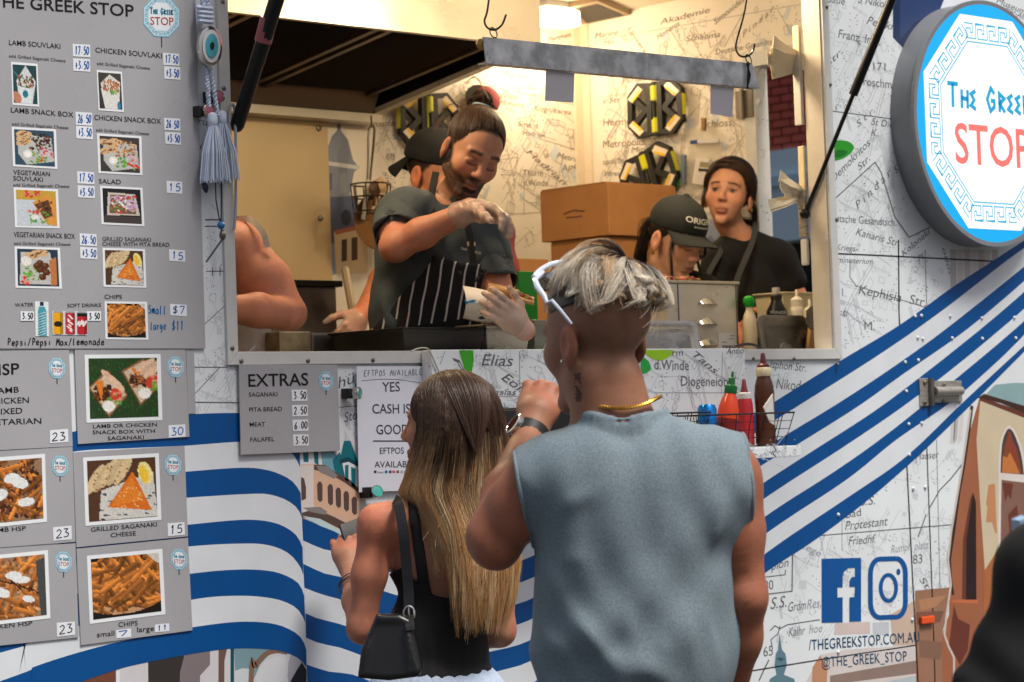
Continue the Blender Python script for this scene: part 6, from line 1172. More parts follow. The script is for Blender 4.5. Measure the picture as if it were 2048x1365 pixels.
def fingers(S, H, M, spread, curl, L=(.072,.080,.074,.058), r=.0082, k=.006, palm=(.040,.014,.046), thumb=None, kk=1.0, noth=False):
    """hand: H wrist, M columns = (across towards the thumb side, palm normal the fingers curl to, along the fingers)"""
    ac, nr, al = [np.array(M)[:,i] for i in range(3)]; H = np.array(H, float); kp = kk
    S.ell(H+al*.050*kp, np.array(palm)*kp, .02, 'add', np.array(M)); S.cone(H, H+al*.03*kp, .026*kp, .03*kp, .02); tips = []
    for i in range(4):
        o = (1.5-i)*.0205*kp; b = H+al*(.088-.004*abs(i-1.2))*kp+ac*o; d = al+ac*spread*(1.5-i)*.12; d /= np.linalg.norm(d); c = curl[i]; pts = [b-d*.03*kp, b]; ang = 0; seg = [L[i]*f*kp for f in (.45,.3,.25)]
        for q in range(3):
            ang += c*(.9,1.0,.7)[q]; dd = d*math.cos(ang)+nr*math.sin(ang); pts.append(pts[-1]+dd*seg[q])
        S.chain(pts, [r*1.15*kp, r*1.12*kp, r*kp, r*.92*kp, r*.78*kp], k); tips.append(pts[-1])
    if not noth:
        t0 = H+al*.022*kp+ac*.022*kp; tv = thumb if thumb is not None else (ac*.7+al*.6+nr*.35); tv = np.array(tv)/np.linalg.norm(tv); t1 = t0+tv*.042*kp; t2 = t1+(tv*.75+al*.4+nr*.2)*.030*kp; t3 = t2+(tv*.5+al*.6+nr*.3)*.024*kp
        S.chain([t0,t1,t2,t3], [.017*kp,.0125*kp,.0105*kp,.0085*kp], .01)
    return tips
# ------------------------------------------------------------------ the man in the grey sleeveless shirt
mn = Person(1262, 4.4, 0, 'man in grey sleeveless shirt, bleached hair, white sunglasses on his head, seen from behind'); j = mn.j; U_ = 1/mn.sc()
HM = Head(j(1197,680,.02), rot(.70,-.08,-.03), 1.06)
neck0, neck1 = j(1208,780,0), j(1236,882,-.005)
shL, shR = j(1083,962,.0), j(1453,950,.0); elL = j(988,1075,.03); wrL = j(1060,868,.26); elR = j(1490,1195,.0); wrR = j(1450,1430,.10)
chest, belly = j(1272,1010,.0), j(1270,1290,.02); pel = j(1268,1460,.02); zg = 0.0
def man_core(S, g=0.0, arms=True):
    """torso shared by body and shirt; g inflates"""
    S.ell(chest+np.array((0,0,-.002)), (.185+g,.112+g,.148+g), .03); S.ell(belly, (.155+g,.105+g,.20+g), .05); S.cone(shL+np.array((.03,0,0)), shR-np.array((.03,0,0)), .058+g, .058+g, .05); S.ell(j(1190,985,-.05), (.085+g,.05+g,.10+g), .04); S.ell(j(1375,985,-.05), (.085+g,.05+g,.10+g), .04)
    S.cone(neck1+np.array((-.02,0,-.012)), shL+np.array((.03,0,-.0)), .050+g, .052+g, .03); S.cone(neck1+np.array((.03,0,-.012)), shR+np.array((-.03,0,-.0)), .050+g, .052+g, .03)
lo = (-.42,-.28,-.005); hi = (.36,.52,1.84)
hc = HM.c; hd = j(1100,772,.33)
S = Sdf(lo, hi, .012, [(hc-.15, hc+.15, .0032), (hd-.11, hd+.11, .0035), ((-.36,-.12,1.1),(-.1,.3,1.45),.007)])
man_core(S); HM.sculpt(S); S.cone(neck0+np.array((0,.0,.02)), neck1, .060, .066, .03); S.cone(j(1180,760,-.02), j(1185,840,-.01), .03, .035, .03); S.cone(j(1248,755,-.02), j(1262,835,-.015), .03, .036, .03)
S.chain([shL, shL*.55+elL*.45, elL], [.060,.056,.046], .03); S.ell(shL+np.array((-.012,-.01,-.015)), (.052,.055,.068), .025); S.ell(shL*.5+elL*.5+np.array((-.004,-.03,0)), (.036,.03,.06), .02); S.ell(elL+np.array((.005,-.012,-.020)), (.040,.040,.040), .02); S.chain([elL, elL*.6+wrL*.4, wrL], [.047,.047,.030], .025)
S.chain([shR, shR*.55+elR*.45, elR], [.056,.050,.038], .03); S.ell(shR+np.array((.010,0,-.02)), (.052,.055,.07), .025); S.ell(shR*.55+elR*.45+np.array((.004,-.022,0)), (.034,.032,.075), .02); S.ell(elR+np.array((.0,-.022,0)), (.022,.02,.024), .02); S.chain([elR, elR*.65+wrR*.35, wrR], [.039,.042,.027], .02)
def frame(al, ac):
    al = np.array(al, float); al /= np.linalg.norm(al); ac = np.array(ac, float); ac -= al*(ac @ al); ac /= np.linalg.norm(ac); return np.stack([ac, np.cross(al, ac), al], 1)
wl_ = wrL+(hd-wrL)*.05; Mh = frame(hd-wrL+np.array((0,-.0,.03)), (-.6,.25,.25)); Mh[:,1] *= 1 if Mh[1,1] > 0 else -1
fingers(S, wrL+(hd-wrL)*.12, Mh, .3, (1.5,1.5,1.5,1.5), noth=True, kk=1.12)
fingers(S, wrR, frame(wrR-elR, (-.3,1,0)), .3, (.5,.55,.6,.6))
for q, dx in ((-1,1205),(1,1330)):   # legs
    hp = j(dx,1490,.03); kn = np.array((hp[0]*1.05,.05,.50)); an = np.array((hp[0]*1.1,.02,.09)); S.chain([hp, hp*.5+kn*.5, kn, kn*.55+an*.45+np.array((0,-.02,0)), an], [.095,.08,.056,.054,.037], .03); S.chain([an+np.array((0,-.04,-.045)), an+np.array((0,.16,-.058))], [.042,.032], .03)
S.ell(pel, (.165,.115,.13), .05)
V, Q = S.mesh(); SK = L3((152,106,82)); C = np.tile(SK, (len(V),1)); C = C*(1+.10*smooth_noise(V, 5, 1))[:,None]
C = HM.paint(V, C, brow=(40,30,26)); hq = HM.inv(V); x, y, z = hq.T
# clipped sides and nape: hair stubble that fades out towards the neck
sd_ = sstep(.10,.0,y)*sstep(-.115,-.01,z)*(np.linalg.norm(hq*np.array([1,.8,1]), axis=1) < .16)*(1-(abs(x) > .0815)*(y > -.04)); sd_ *= 1-sstep(.03,.07,y)*sstep(.02,-.03,z)
st = sd_*(.72+.28*smooth_noise(hq, 40, 5)); C = mixc(C, L3((108,86,70)), st*.5); C = mixc(C, L3((58,46,40)), sstep(.045,.09,z)*sd_*.85)
# tattoo lettering at the side of the neck
tq = V-j(1156,775,-.05); tm = (abs(tq[:,0]) < .0055+.002*np.sin(tq[:,2]*900)) & (abs(tq[:,2]) < .026) & (tq[:,1] < .06) & (smooth_noise(V, 90, 8, 1) > -.15); C = mixc(C, L3((52,40,42)), tm*.8)
fast_mesh('body', V, Q, m_skin, mn.e, C)
# shirt: heavy cotton, cut-off sleeves
S = Sdf((-.32,-.26,.86),(.34,.26,1.56), .0052); man_core(S, .013); S.cone(j(1272,1180,0), j(1268,1400,.0), .0, .0, .0); S.ell(j(1270,1200,-.005), (.180,.13,.20), .06); S.ell(j(1272,1330,.0), (.168,.130,.16), .06)
for sh_, el_ in ((shL, elL), (shR, elR)): S.cone(sh_, sh_*.75+el_*.25, .078, .07, .03)
# arm holes: cut where the deltoid begins, and the neck opening
def cutplane(S, p, n, soft=.004, lo=None, hi=None):
    p, n = np.array(p, float), np.array(n, float); n /= np.linalg.norm(n); S.func(lambda F, X, Y, Z: np.maximum(F, ((X-p[0])*n[0]+(Y-p[1])*n[1]+(Z-p[2])*n[2])).astype(np.float32), lo, hi)
cutplane(S, j(1043,985,0), (-1,.05,-.165), lo=(-.4,-.3,j(1060,1098,0)[2]), hi=(-.1,.3,1.6)); cutplane(S, j(1493,975,0), (1,.08,.02)); cutplane(S, j(1270,1480,0), (0,0,-1))
nk = j(1241,846,-.0); S.ell(nk+np.array((0,.02,.056)), (.083,.096,.050), .008, 'sub')
ring = [nk+np.array((.082*math.cos(a), .012+.088*math.sin(a), .006-.012*math.sin(a)+.010*math.cos(2*a))) for a in np.linspace(0, 2*math.pi, 33)]
for q in range(32): S.cone(ring[q], ring[q+1], .0068, .0068, .003); S.cone(ring[q]-np.array((0,0,.009)), ring[q+1]-np.array((0,0,.009)), .0075, .0075, .004); [S.cone(ring[q]-np.array((0,0,dz)), ring[q+1]-np.array((0,0,dz)), .009, .009, .006) for dz in (.018,.028,.038)]
folds(S, [(j(1075,1060,-.11),j(1120,1190,-.14),.030,.010),(j(1120,1190,-.14),j(1210,1310,-.16),.028,.012),(j(1210,1310,-.16),j(1340,1370,-.15),.028,.012),(j(1370,1040,-.14),j(1392,1180,-.16),.018,.006),(j(1392,1180,-.16),j(1400,1350,-.15),.020,.008),(j(1325,1020,-.14),j(1318,1200,-.16),.016,.005),(j(1440,1010,-.10),j(1432,1150,-.12),.016,.008),(j(1420,1200,-.13),j(1455,1350,-.10),.018,.008),(j(1120,1020,-.12),j(1200,975,-.14),.020,.006),(j(1090,1120,-.11),j(1180,1120,-.15),.020,.006),(j(1100,1240,-.12),j(1140,1370,-.13),.020,.009),(j(1250,1200,-.15),j(1270,1300,-.16),.016,.005),(j(1225,892,-.12),j(1300,884,-.12),.014,.006),(j(1300,1260,-.16),j(1360,1330,-.16),.016,.008)])
def crumple(F, X, Y, Z):
    w1 = np.sin(X*9+Z*6.1+1.3)*.9+np.sin(Z*11-X*7)*.6; return (F-.0030*np.sin(X*46+w1*2.2+Z*9)*np.clip((1.30-Z)*3.5,.12,1)-.0016*np.sin(X*85+Z*40+w1*3)-.0022*np.sin(Z*42-X*26+w1*2)).astype(np.float32)
S.func(crumple)
V, Q = S.mesh(); cs_ = cloth('grey_marl_cotton', (112,128,137), noise=.2, nscale=260); o = fast_mesh('shirt', V, Q, cs_, mn.e)
def hem(V, p, n, zlo, nm, parent, m_, r_=.0038):
    p, n = np.array(p, float), np.array(n, float); n /= np.linalg.norm(n); d = (V-p) @ n; W = V[(abs(d) < .003) & (V[:,2] > zlo)]; c = W.mean(0); u = np.cross(n, (0,0,1)); u /= np.linalg.norm(u); v = np.cross(n, u); a = np.arctan2((W-c) @ v, (W-c) @ u); rr = np.linalg.norm(W-c, axis=1); pts = []
    for q in np.linspace(-math.pi, math.pi, 49)[:-1]:
        k = abs(a-q) < .09
        if k.any(): pts.append(W[k][np.argmax(rr[k])])
    gaps = [np.linalg.norm(pts[i]-pts[i-1]) for i in range(len(pts))]; g = int(np.argmax(gaps)); pts = pts[g:]+pts[:g]; pts = [pts[0]]+[(pts[i-1]+2*pts[i]+pts[i+1])/4 for i in range(1, len(pts)-1)]+[pts[-1]]
    b = B(); b.tube(pts, r_, 7); oo = b.build(nm, m_, None, smooth=True); oo.parent = parent
hem(V, j(1043,985,0), (-1,.05,-.165), j(1060,1098,0)[2], 'armhole_hem', mn.e, cs_); hem(V, j(1493,975,0), (1,.08,.02), j(1490,1120,0)[2], 'armhole_hem', mn.e, cs_)
# shorts
S = Sdf((-.26,-.22,.42),(.26,.24,1.0), .012); S.ell(pel, (.185,.135,.15), .05)
for dx in (1205,1330): hp = j(dx,1490,.03); S.cone(hp, np.array((hp[0]*1.1,.05,.5)), .115, .095, .04)
V, Q = S.mesh(); fast_mesh('shorts', V, Q, cloth('dark_shorts', (34,35,40)), mn.e)
# gold chain, ear studs
b = B(); n = 84
for i in range(n):
    a = 6.283*i/n; c = Vector(nk)+Vector((.0755*math.cos(a), .006+.078*math.sin(a), .036+.010*math.cos(2*a))); d = Vector((-math.sin(a), math.cos(a), .2)); b.lathe([(.001,-.0046),(.0034,-.002),(.0034,.002),(.001,.0046)], c, d, 6)
o = b.build('gold_chain', mat('gold', (214,160,70), .25, 1), None, smooth=True); o.parent = mn.e; o['kind'] = 'stuff'
b = B(); b.lathe([(.001,0),(.003,.001),(.003,.004),(.001,.005)], HM.p(-.09,-.004,-.034), tuple(HM.M @ np.array((-1,0,0))), 8); o = b.build('ear_stud', m_chrome, None); o.parent = mn.e
# wrist watch
al = Vector(hd-wrL).normalized(); wc = Vector(wrL); b = B(); b.tube([wc-al*.018, wc+al*.012], .0355, 20); o = b.build('watch_strap', m_blk, None, smooth=True); o.parent = mn.e
fc = Vector((-.75,-.35,.45)); fc = (fc-al*fc.dot(al)).normalized(); b = B(); b.lathe([(.021,.030),(.0225,.034),(.0225,.041),(.019,.0425),(.0185,.041)], wc-al*.003, fc, 28); o = b.build('watch_case', m_chrome, None, smooth=True); o.parent = mn.e
b = B(); b.lathe([(.0184,.040),(.0184,.0414)], wc-al*.003, fc, 24); o = b.build('watch_face', mat('watch_glass',(54,28,24),.08,spec=.8), None); o.parent = mn.e
# hair: bleached locks falling from a dark rooted crown over clipped sides
def man_hair():
    r = np.random.default_rng(12); cr = np.array((.022,-.062,.118)); ctr = np.array((0,-.012,.040)); rad = np.array((.075,.098,.089)); ax = (cr-ctr)/rad; ax /= np.linalg.norm(ax)
    e1 = np.cross(ax, (0,1,0)); e1 /= np.linalg.norm(e1); e2 = np.cross(ax, e1); P_, C_, R_ = [], [], []; K = 10; tt = np.linspace(0,1,K)
    for c in range(250):
        az = r.uniform(0, 6.283); t0 = min(abs(r.normal(0,.45)), 1.0); length = r.uniform(.07,.13); sw = r.uniform(-.1,.8); lift = r.uniform(.003,.027)*(1.2-t0*.9)*(1.5 if r.random() < .2 else 1); wav = r.uniform(-1,1); ns = 34; zmin = r.uniform(.042,.100); flick = r.uniform(-.9,.35)
        bl = np.clip(r.normal(.6,.33), 0, 1); tone = (L3((232,220,200)) if r.random() < .62 else L3((212,180,140)))*r.uniform(.7,1.08); root = L3((46,39,36))
        for k in range(ns):
            conv = 1-.86*tt; a0 = az+r.normal(0,.11)*conv; th0 = max(0, t0+r.normal(0,.05)); ln = length*r.uniform(.82,1.1); th = th0+ln/.088*tt; a = a0+sw*tt**1.3*np.clip(th,0,1)+wav*.2*np.sin(tt*3.6+c)
            d = np.cos(th)[:,None]*ax+np.sin(th)[:,None]*(np.cos(a)[:,None]*e1+np.sin(a)[:,None]*e2)
            lf = 1+(lift*np.sin(np.pi*np.clip(tt*.8+.06,0,1))+.004+r.uniform(0,.005)*conv+.016*tt**3*flick)/.09
            q = ctr+d*rad*lf[:,None]; over = np.minimum(q[:,2]-zmin, 0); q[:,2] -= over*.8; q[:,:2] += (q[:,:2]-ctr[:2])*(-over)[:,None]*.8
            P_.append(q); mixr = sstep(.10,.85-.45*bl, tt); R_.append(np.linspace(.0006,.00018,K)*r.uniform(.7,1.4)); C_.append(root*(1-mixr[:,None])+tone*r.uniform(.82,1.1)*mixr[:,None])
    for c in range(170):   # flyaways
        az = r.uniform(0,6.283); th = r.uniform(.0,.8)+.75*tt; a = az+r.uniform(-.9,.9)*tt; d = np.cos(th)[:,None]*ax+np.sin(th)[:,None]*(np.cos(a)[:,None]*e1+np.sin(a)[:,None]*e2); q = ctr+d*rad*(1+.10+.28*tt*r.uniform(.1,.9))[:,None]; P_.append(q); R_.append(np.full(K,.00028)); C_.append(np.tile(L3((206,186,160)),(K,1)))
    return np.array(P_), np.array(R_), np.array(C_)
hp_, hr_, hcx = man_hair(); hp_ = HM.c+(hp_*HM.k) @ HM.M.T; strands('hair', hp_, hr_, hcx, m_hair, mn.e)
S = Sdf(HM.c-.16, HM.c+.16, .004); S.ell(HM.p(0,-.014,.047), np.array((.0815,.1025,.091))*HM.k, 0, 'add', HM.M); up_ = HM.M @ np.array((0,.1,1)); cutplane(S, HM.p(0,-.05,.062), -up_); V, Q = S.mesh(); fast_mesh('hair_roots', V, Q, m_hair, mn.e, np.tile(L3((58,50,46)), (len(V),1))*(1+.4*smooth_noise(V,60,2))[:,None])
# white sunglasses pushed up on the head
gl = empty('sunglasses', mn.w(1110,600), label='white framed sunglasses pushed up on the blond head', cat='sunglasses'); m_wf = mat('white_frame', (196,206,222), .25, spec=.6)
fr = [j(1086,545,.0),j(1070,560,-.05),j(1075,575,-.08),j(1088,592,-.095),j(1094,606,-.10),j(1104,602,-.105),j(1120,620,-.11),j(1143,648,-.105)]
Mloc = Matrix.Translation(mn.base) @ Matrix.Rotation(-PSI, 4, 'Z')
def wv(p): return Mloc @ Vector(p)
b = B(); b.tube([wv(p) for p in fr], [.004,.005,.006,.005,.004,.0038,.0034,.0026], 8); b.build('temple_arm', m_wf, gl, smooth=True)
top = [j(1068,556,-.045),j(1078,543,.02),j(1100,530,.09),j(1130,524,.15),j(1160,524,.19)]; b = B(); b.tube([wv(p) for p in catmull(top,4)], .005, 8); b.build('brow_bar', m_wf, gl, smooth=True)
b = B(); lp_ = [j(1072,560,-.045),j(1084,550,.02),j(1104,540,.09),j(1106,566,.085),j(1092,582,.02),j(1080,586,-.04)]; b.add([wv(p) for p in lp_]+[wv(p+np.array((.004,.002,0))) for p in lp_], [(0,1,2,3,4,5),(11,10,9,8,7,6)]+[(i,(i+1)%6,(i+1)%6+6,i+6) for i in range(6)]); b.build('lens', mat('dark_lens',(14,14,16),.05,spec=.8), gl)
# ------------------------------------------------------------------ the woman with long hair
wo = Person(868, 5.5, 0, 'woman with long brown to blond hair in black tank top holding a phone'); j = wo.j
HW = Head(j(897,858,.0), rot(1.2,.10,-.04), .96)
neck0, neck1 = j(905,905,.02), j(905,985,.0); shL, shR = j(752,1046,-.01), j(1000,1052,.07); elL = j(724,1258,-.02); wrL = j(700,1135,.19); elR = j(1000,1262,.08); wrR = j(905,1290,.26)
up_b = j(880,1085,.04); wai = j(872,1290,.05); pel = j(872,1400,.05)
def wo_core(S, g=0.0):
    S.ell(up_b, (.128+g,.085+g,.14+g), .03); S.ell(wai, (.112+g,.082+g,.14+g), .04); S.cone(shL+np.array((.035,0,0)), shR-np.array((.03,0,0)), .040+g, .040+g, .04)
    S.cone(neck1, shL+np.array((.04,0,.0)), .034+g, .036+g, .03); S.cone(neck1, shR-np.array((.04,0,0)), .034+g, .036+g, .03); S.ell(pel, (.148+g,.11+g,.10+g), .05)
hd = j(690,1085,.23)
S = Sdf((-.34,-.2,-.005),(.28,.44,1.66), .011, [(HW.c-.13, HW.c+.13, .0035), (hd-.08, hd+.08, .003)])
wo_core(S); HW.sculpt(S, False); S.cone(neck0, neck1, .048, .05, .02)
S.chain([shL, shL*.5+elL*.5, elL], [.039,.035,.031], .03); S.ell(shL+np.array((-.002,-.004,-.008)), (.037,.040,.044), .02); S.chain([elL, elL*.55+wrL*.45, wrL], [.032,.031,.021], .02); S.chain([shR, shR*.5+elR*.5, elR], [.042,.037,.032], .03); S.chain([elR, wrR], [.036,.024], .02)
Mh = frame(hd-wrL, (.75,.2,.45)); fingers(S, wrL, Mh, .35, (.75,.8,.85,.9), r=.0072, thumb=Mh[:,0]*.75+Mh[:,2]*.7-Mh[:,1]*.1, kk=.92)
fingers(S, wrR, frame(wrR-elR, (-.2,-.1,1)), .3, (.7,.7,.7,.7), r=.0072, kk=.9)
for dx in (815,930):
    hp = j(dx,1450,.05); kn = np.array((hp[0]*1.0,.07,.45)); an = np.array((hp[0]*1.0,.05,.08)); S.chain([hp, hp*.5+kn*.5, kn, kn*.55+an*.45+np.array((0,-.02,0)), an], [.085,.07,.05,.048,.032], .03); S.chain([an+np.array((0,-.03,-.04)), an+np.array((0,.14,-.052))], [.036,.027], .03)
V, Q = S.mesh(); SK = L3((170,122,98)); C = np.tile(SK, (len(V),1))*(1+.08*smooth_noise(V, 5, 2))[:,None]; C = HW.paint(V, C, lips=(150,80,76))
C = mixc(C, C*np.array([1.12,.84,.78]), .6*np.exp(-((V-shL)**2).sum(1)/.01)); fast_mesh('body', V, Q, m_skin, wo.e, C)
# black ribbed tank top
S = Sdf((-.24,-.16,.80),(.24,.24,1.40), .0055); wo_core(S, .007)
ztop = j(870,1130,0)[2]
def tank(F, X, Y, Z):
    # racer-cut: full below the arm line, two straps above
    xl, xr = j(800,1000,0)[0], j(985,1000,.03)[0]; strapL = np.abs(X-(xl+.045+(Z-ztop)*-.10))-.0125; strapR = np.abs(X-(xr-.03+(Z-ztop)*.10))-.0125
    low = (Z-(ztop+.0+.9*np.minimum(np.minimum(np.abs(X-(xl+.045)), np.abs(X-(xr-.03)))*-1+.05,.05)*0))+.5*np.maximum(np.abs(X-(xl+xr)/2)-.06,0)
    back = Z-(ztop-.075+7.5*(X-(xl+xr)/2+.0)**2)
    return np.maximum(F, np.minimum(np.maximum(back, low-.02), np.minimum(strapL, strapR))).astype(np.float32)
S.func(tank); cutplane(S, j(872,1352,0), (0,0,-1)); S.func(lambda F, X, Y, Z: (F-.0007*np.sin(X*900)-.003*np.sin(Z*95+X*14)*np.clip((1.02-Z)*9,0,1)).astype(np.float32))
V, Q = S.mesh(); fast_mesh('tank_top', V, Q, cloth('black_rib_knit', (20,20,22), noise=.15), wo.e)
# pale blue elastic waist trousers
S = Sdf((-.24,-.18,.05),(.24,.28,.99), .008); S.ell(pel, (.163,.125,.115), .05)
for dx in (815,930): hp = j(dx,1450,.05); S.cone(hp, np.array((hp[0]*1.05,.06,.08)), .108, .095, .04)
cutplane(S, j(872,1336,0), (.02,0,1)); S.func(lambda F, X, Y, Z: (F-.0018*np.sin(np.arctan2(Y-.05,X)*46+np.sin(Z*60))*np.clip((Z-.84)*14,0,1)-.004*np.sin(np.arctan2(Y-.05,X)*22)*np.clip((.9-Z)*9,0,1)).astype(np.float32))
V, Q = S.mesh(); fast_mesh('trousers', V, Q, cloth('pale_blue_cotton', (168,184,206), noise=.1), wo.e)
# hair: a falling curtain, dark at the crown, blond towards the ends
def wo_hair(n, seed, front=False):
    r = np.random.default_rng(seed); ys = np.array([741,750,775,815,870,925,985,1050,1120,1190,1255.]); lx = np.array([905,868,848,839,838,822,800,838,862,874,880.]); rx = np.array([915,958,985,1003,1014,1022,1029,1034,1036,1030,1012.])
    dp = np.array([.03,-.035,-.062,-.085,-.09,-.085,-.085,-.095,-.10,-.10,-.09]); K = 15; P_, C_, R_ = [], [], []
    nc = n//16
    for c in range(nc):
        u = r.beta(.9,.9); ph = r.uniform(0,6.283); amp = r.uniform(3,13); end = r.uniform(1130,1262) if u > .25 else r.uniform(985,1150); end = end-60*max(0,u-.85); lay = r.random()**1.5; blond = r.uniform(.0,1); tone = L3((208,160,108)) if r.random() < .55 else L3((230,196,150)); dark = L3((58,40,31))*r.uniform(.7,1.3); streak = r.random() < .22
        for k in range(16):
            uu = np.clip(u+r.normal(0,.018),0,1); yy = 742+(end+r.normal(0,10)-742)*np.linspace(0,1,K)**1.05; l = np.interp(yy, ys, lx); rr = np.interp(yy, ys, rx); t = np.linspace(0,1,K)
            wv_ = amp*np.sin(t*(5.5+2*u)+ph)*t**1.2; xx = l+(rr-l)*uu+wv_+r.normal(0,2.0)*(1-.6*t)
            bul = np.sqrt(np.clip(1-(2*uu-1)**2,0,1)); d = np.interp(yy, ys, dp)*(.25+.75*bul)*(1-.25*lay)+.03*(1-bul)
            dome = 1-((xx-898)/80)**2-((yy-858)/118)**2; d = np.where(yy < 905, np.minimum(d, -.104*np.sqrt(np.clip(dome,0,1))-.006*(1-lay)+.03*(dome <= 0)), d); d = np.convolve(np.r_[d[0],d,d[-1]], [.25,.5,.25], 'valid')
            q = np.array([j(xx[i], yy[i], d[i]) for i in range(K)]); P_.append(q); R_.append(np.linspace(.00085,.00025,K)*r.uniform(.6,1.2))
            w_ = sstep(.24-.2*streak,.80,t+.35*(blond-.5)+(.12 if (uu < .2 or uu > .85) else -.02)+.1*streak)*(.95 if not streak else 1); w_ = w_*np.clip(sstep(840,960,yy)+(.12 if streak else .02),0,1); C_.append(dark*(1-w_[:,None])+tone*r.uniform(.75,1.1)*w_[:,None])
    for c in range(3):   # stray hairs over the shoulder
        x0, y0 = r.uniform(800,960), r.uniform(960,1040); t = np.linspace(0,1,K); xx = x0+r.uniform(-60,30)*t+6*np.sin(t*5+c); yy = y0+r.uniform(40,160)*t; q = np.array([j(xx[i], yy[i], -.11-.01*math.sin(i)) for i in range(K)]); P_.append(q); R_.append(np.full(K,.00022)); C_.append(np.tile(L3((216,180,136)),(K,1)))
    return np.array(P_), np.array(R_), np.array(C_)
strands('hair', *wo_hair(7600, 4), m_hair, wo.e)
WO_SCALP = True
S = Sdf(HW.c-.16, HW.c+.16, .005); S.ell(HW.p(0,-.016,.046), np.array((.078,.097,.086))*HW.k, 0, 'add', HW.M); cutplane(S, HW.p(0,.062,.05), HW.M @ np.array((0,.8,-.55))); V, Q = S.mesh(); fast_mesh('hair_roots', V, Q, m_hair, wo.e, np.tile(L3((60,42,33)), (len(V),1)))
b = B(); b.tube([Vector(HW.p(-.079,-.002,-.045))+Vector((.002*math.cos(a), .009*math.cos(a), .010*math.sin(a)-.006)) for a in np.linspace(0,6.283,14)], .0018, 6); o = b.build('hoop_earring', mat('pearl',(220,200,180),.25), None, smooth=True); o.parent = wo.e
# bracelets
al = Vector(wrL-elL).normalized(); c = Vector(elL*.35+wrL*.65)
for k in range(3):
    cc = c+al*(.006*k); u = al.orthogonal().normalized(); v = al.cross(u); b = B(); b.tube([cc+(u*math.cos(a)+v*math.sin(a))*(.0335+.001*k)+al*.003*math.sin(a*2+k) for a in np.linspace(0,6.283,25)], .0014, 5); o = b.build('bracelet', mat('dark_silver',(96,92,92),.3,.9), None, smooth=True); o.parent = wo.e
# phone, held
MW = Matrix.Translation(wo.base) @ Matrix.Rotation(-PSI, 4, 'Z')
q = [MW @ Vector(j(679,1050,.235)), MW @ Vector(j(724,1033,.265)), MW @ Vector(j(730,1090,.23)), MW @ Vector(j(694,1098,.21))]; nn = (q[1]-q[0]).cross(q[3]-q[0]).normalized()*.008; b = B(); b.prism(q, nn); b.build('phone', mat('phone_black',(22,26,28),.15), None, bevel=.002, label='black phone in the left hand of the long-haired woman', cat='phone')
# shoulder bag
bg_ = empty('shoulder_bag', MW @ Vector(j(775,1360,-.1)), label='black leather shoulder bag with silver buckle hanging from her shoulder', cat='handbag'); m_lea = mat('black_leather', (17,17,18), .3, noise=.2, nscale=30, bump=.2, bscale=150, spec=.5)
st = [j(790,1000,-.035),j(797,1010,-.075),j(806,1060,-.105),j(812,1120,-.115),j(817,1180,-.125),j(818,1215,-.135)]
def strap(pts, w_, th, m_, nm, par):
    pts = [MW @ Vector(p) for p in catmull(pts, 5)]; b = B(); V = []; n = len(pts)
    for i, p in enumerate(pts):
        t = (pts[min(i+1,n-1)]-pts[max(i-1,0)]).normalized(); sd = t.cross(F0).normalized(); o_ = t.cross(sd)
        V += [p-sd*w_-o_*th, p+sd*w_-o_*th, p+sd*w_+o_*th, p-sd*w_+o_*th]
    b.add(V, [(i*4+a, i*4+(a+1)%4, (i+1)*4+(a+1)%4, (i+1)*4+a) for i in range(n-1) for a in range(4)]+[(3,2,1,0), tuple(4*(n-1)+a for a in range(4))]); return b.build(nm, m_, par, smooth=False)
strap(st, .0115, .0025, m_lea, 'strap', bg_)
S = Sdf((-.24,-.30,.82),(.06,-.02,1.20), .0045)
Sx = [(732,1238),(745,1228),(800,1228),(826,1240),(836,1290),(846,1335),(840,1350),(780,1358),(712,1352),(706,1340),(725,1295)]
cb_ = j(778,1300,-.145)
def bagf(F, X, Y, Z):
    pts = np.array([j(px, py, -.145)[[0,2]] for px, py in Sx]); d = np.full(np.broadcast(X, Z).shape, -1e9, np.float32)
    # convex outline as intersection of half planes
    c = pts.mean(0)
    for i in range(len(pts)):
        a, b2 = pts[i], pts[(i+1) % len(pts)]; e_ = b2-a; nrm = np.array([e_[1], -e_[0]]); nrm /= np.linalg.norm(nrm)+1e-9
        if nrm @ (c-a) > 0: nrm = -nrm
        d = np.maximum(d, (X-a[0])*nrm[0]+(Z-a[1])*nrm[1])
    th = .018+.032*np.clip((cb_[2]+.055-Z)/.11, 0, 1); dy = np.abs(Y-cb_[1])-th; return (np.sqrt(np.maximum(d+.012,0)**2+np.maximum(dy+.012,0)**2)+np.minimum(np.maximum(d+.012,dy+.012),0)-.012).astype(np.float32)
S.func(bagf); folds(S, [(j(812,1235,-.17),j(822,1340,-.19),.010,.006),(j(735,1250,-.17),j(722,1345,-.19),.012,.004)]); V, Q = S.mesh()
o = fast_mesh('bag_body', (V @ np.array(MW.to_3x3()).T+np.array(MW.translation)), Q, m_lea, None); attach(o, bg_)
cB = MW @ Vector(j(818,1228,-.15)); b = B(); b.tube([cB+R0*(.0125*math.cos(a))+Vector((0,0,.017*math.sin(a)*(1 if math.sin(a) > 0 else .9))) for a in np.linspace(0,6.283,17)], .0024, 6); b.build('buckle', m_chrome, bg_, smooth=True)
b = B(); b.tube([cB+Vector((0,0,.016)), cB-Vector((0,0,.012))], .0018, 5); b.build('buckle_pin', m_chrome, bg_)
strap([j(818,1232,-.147),j(820,1250,-.165),j(821,1262,-.172)], .010, .003, m_lea, 'tab', bg_)
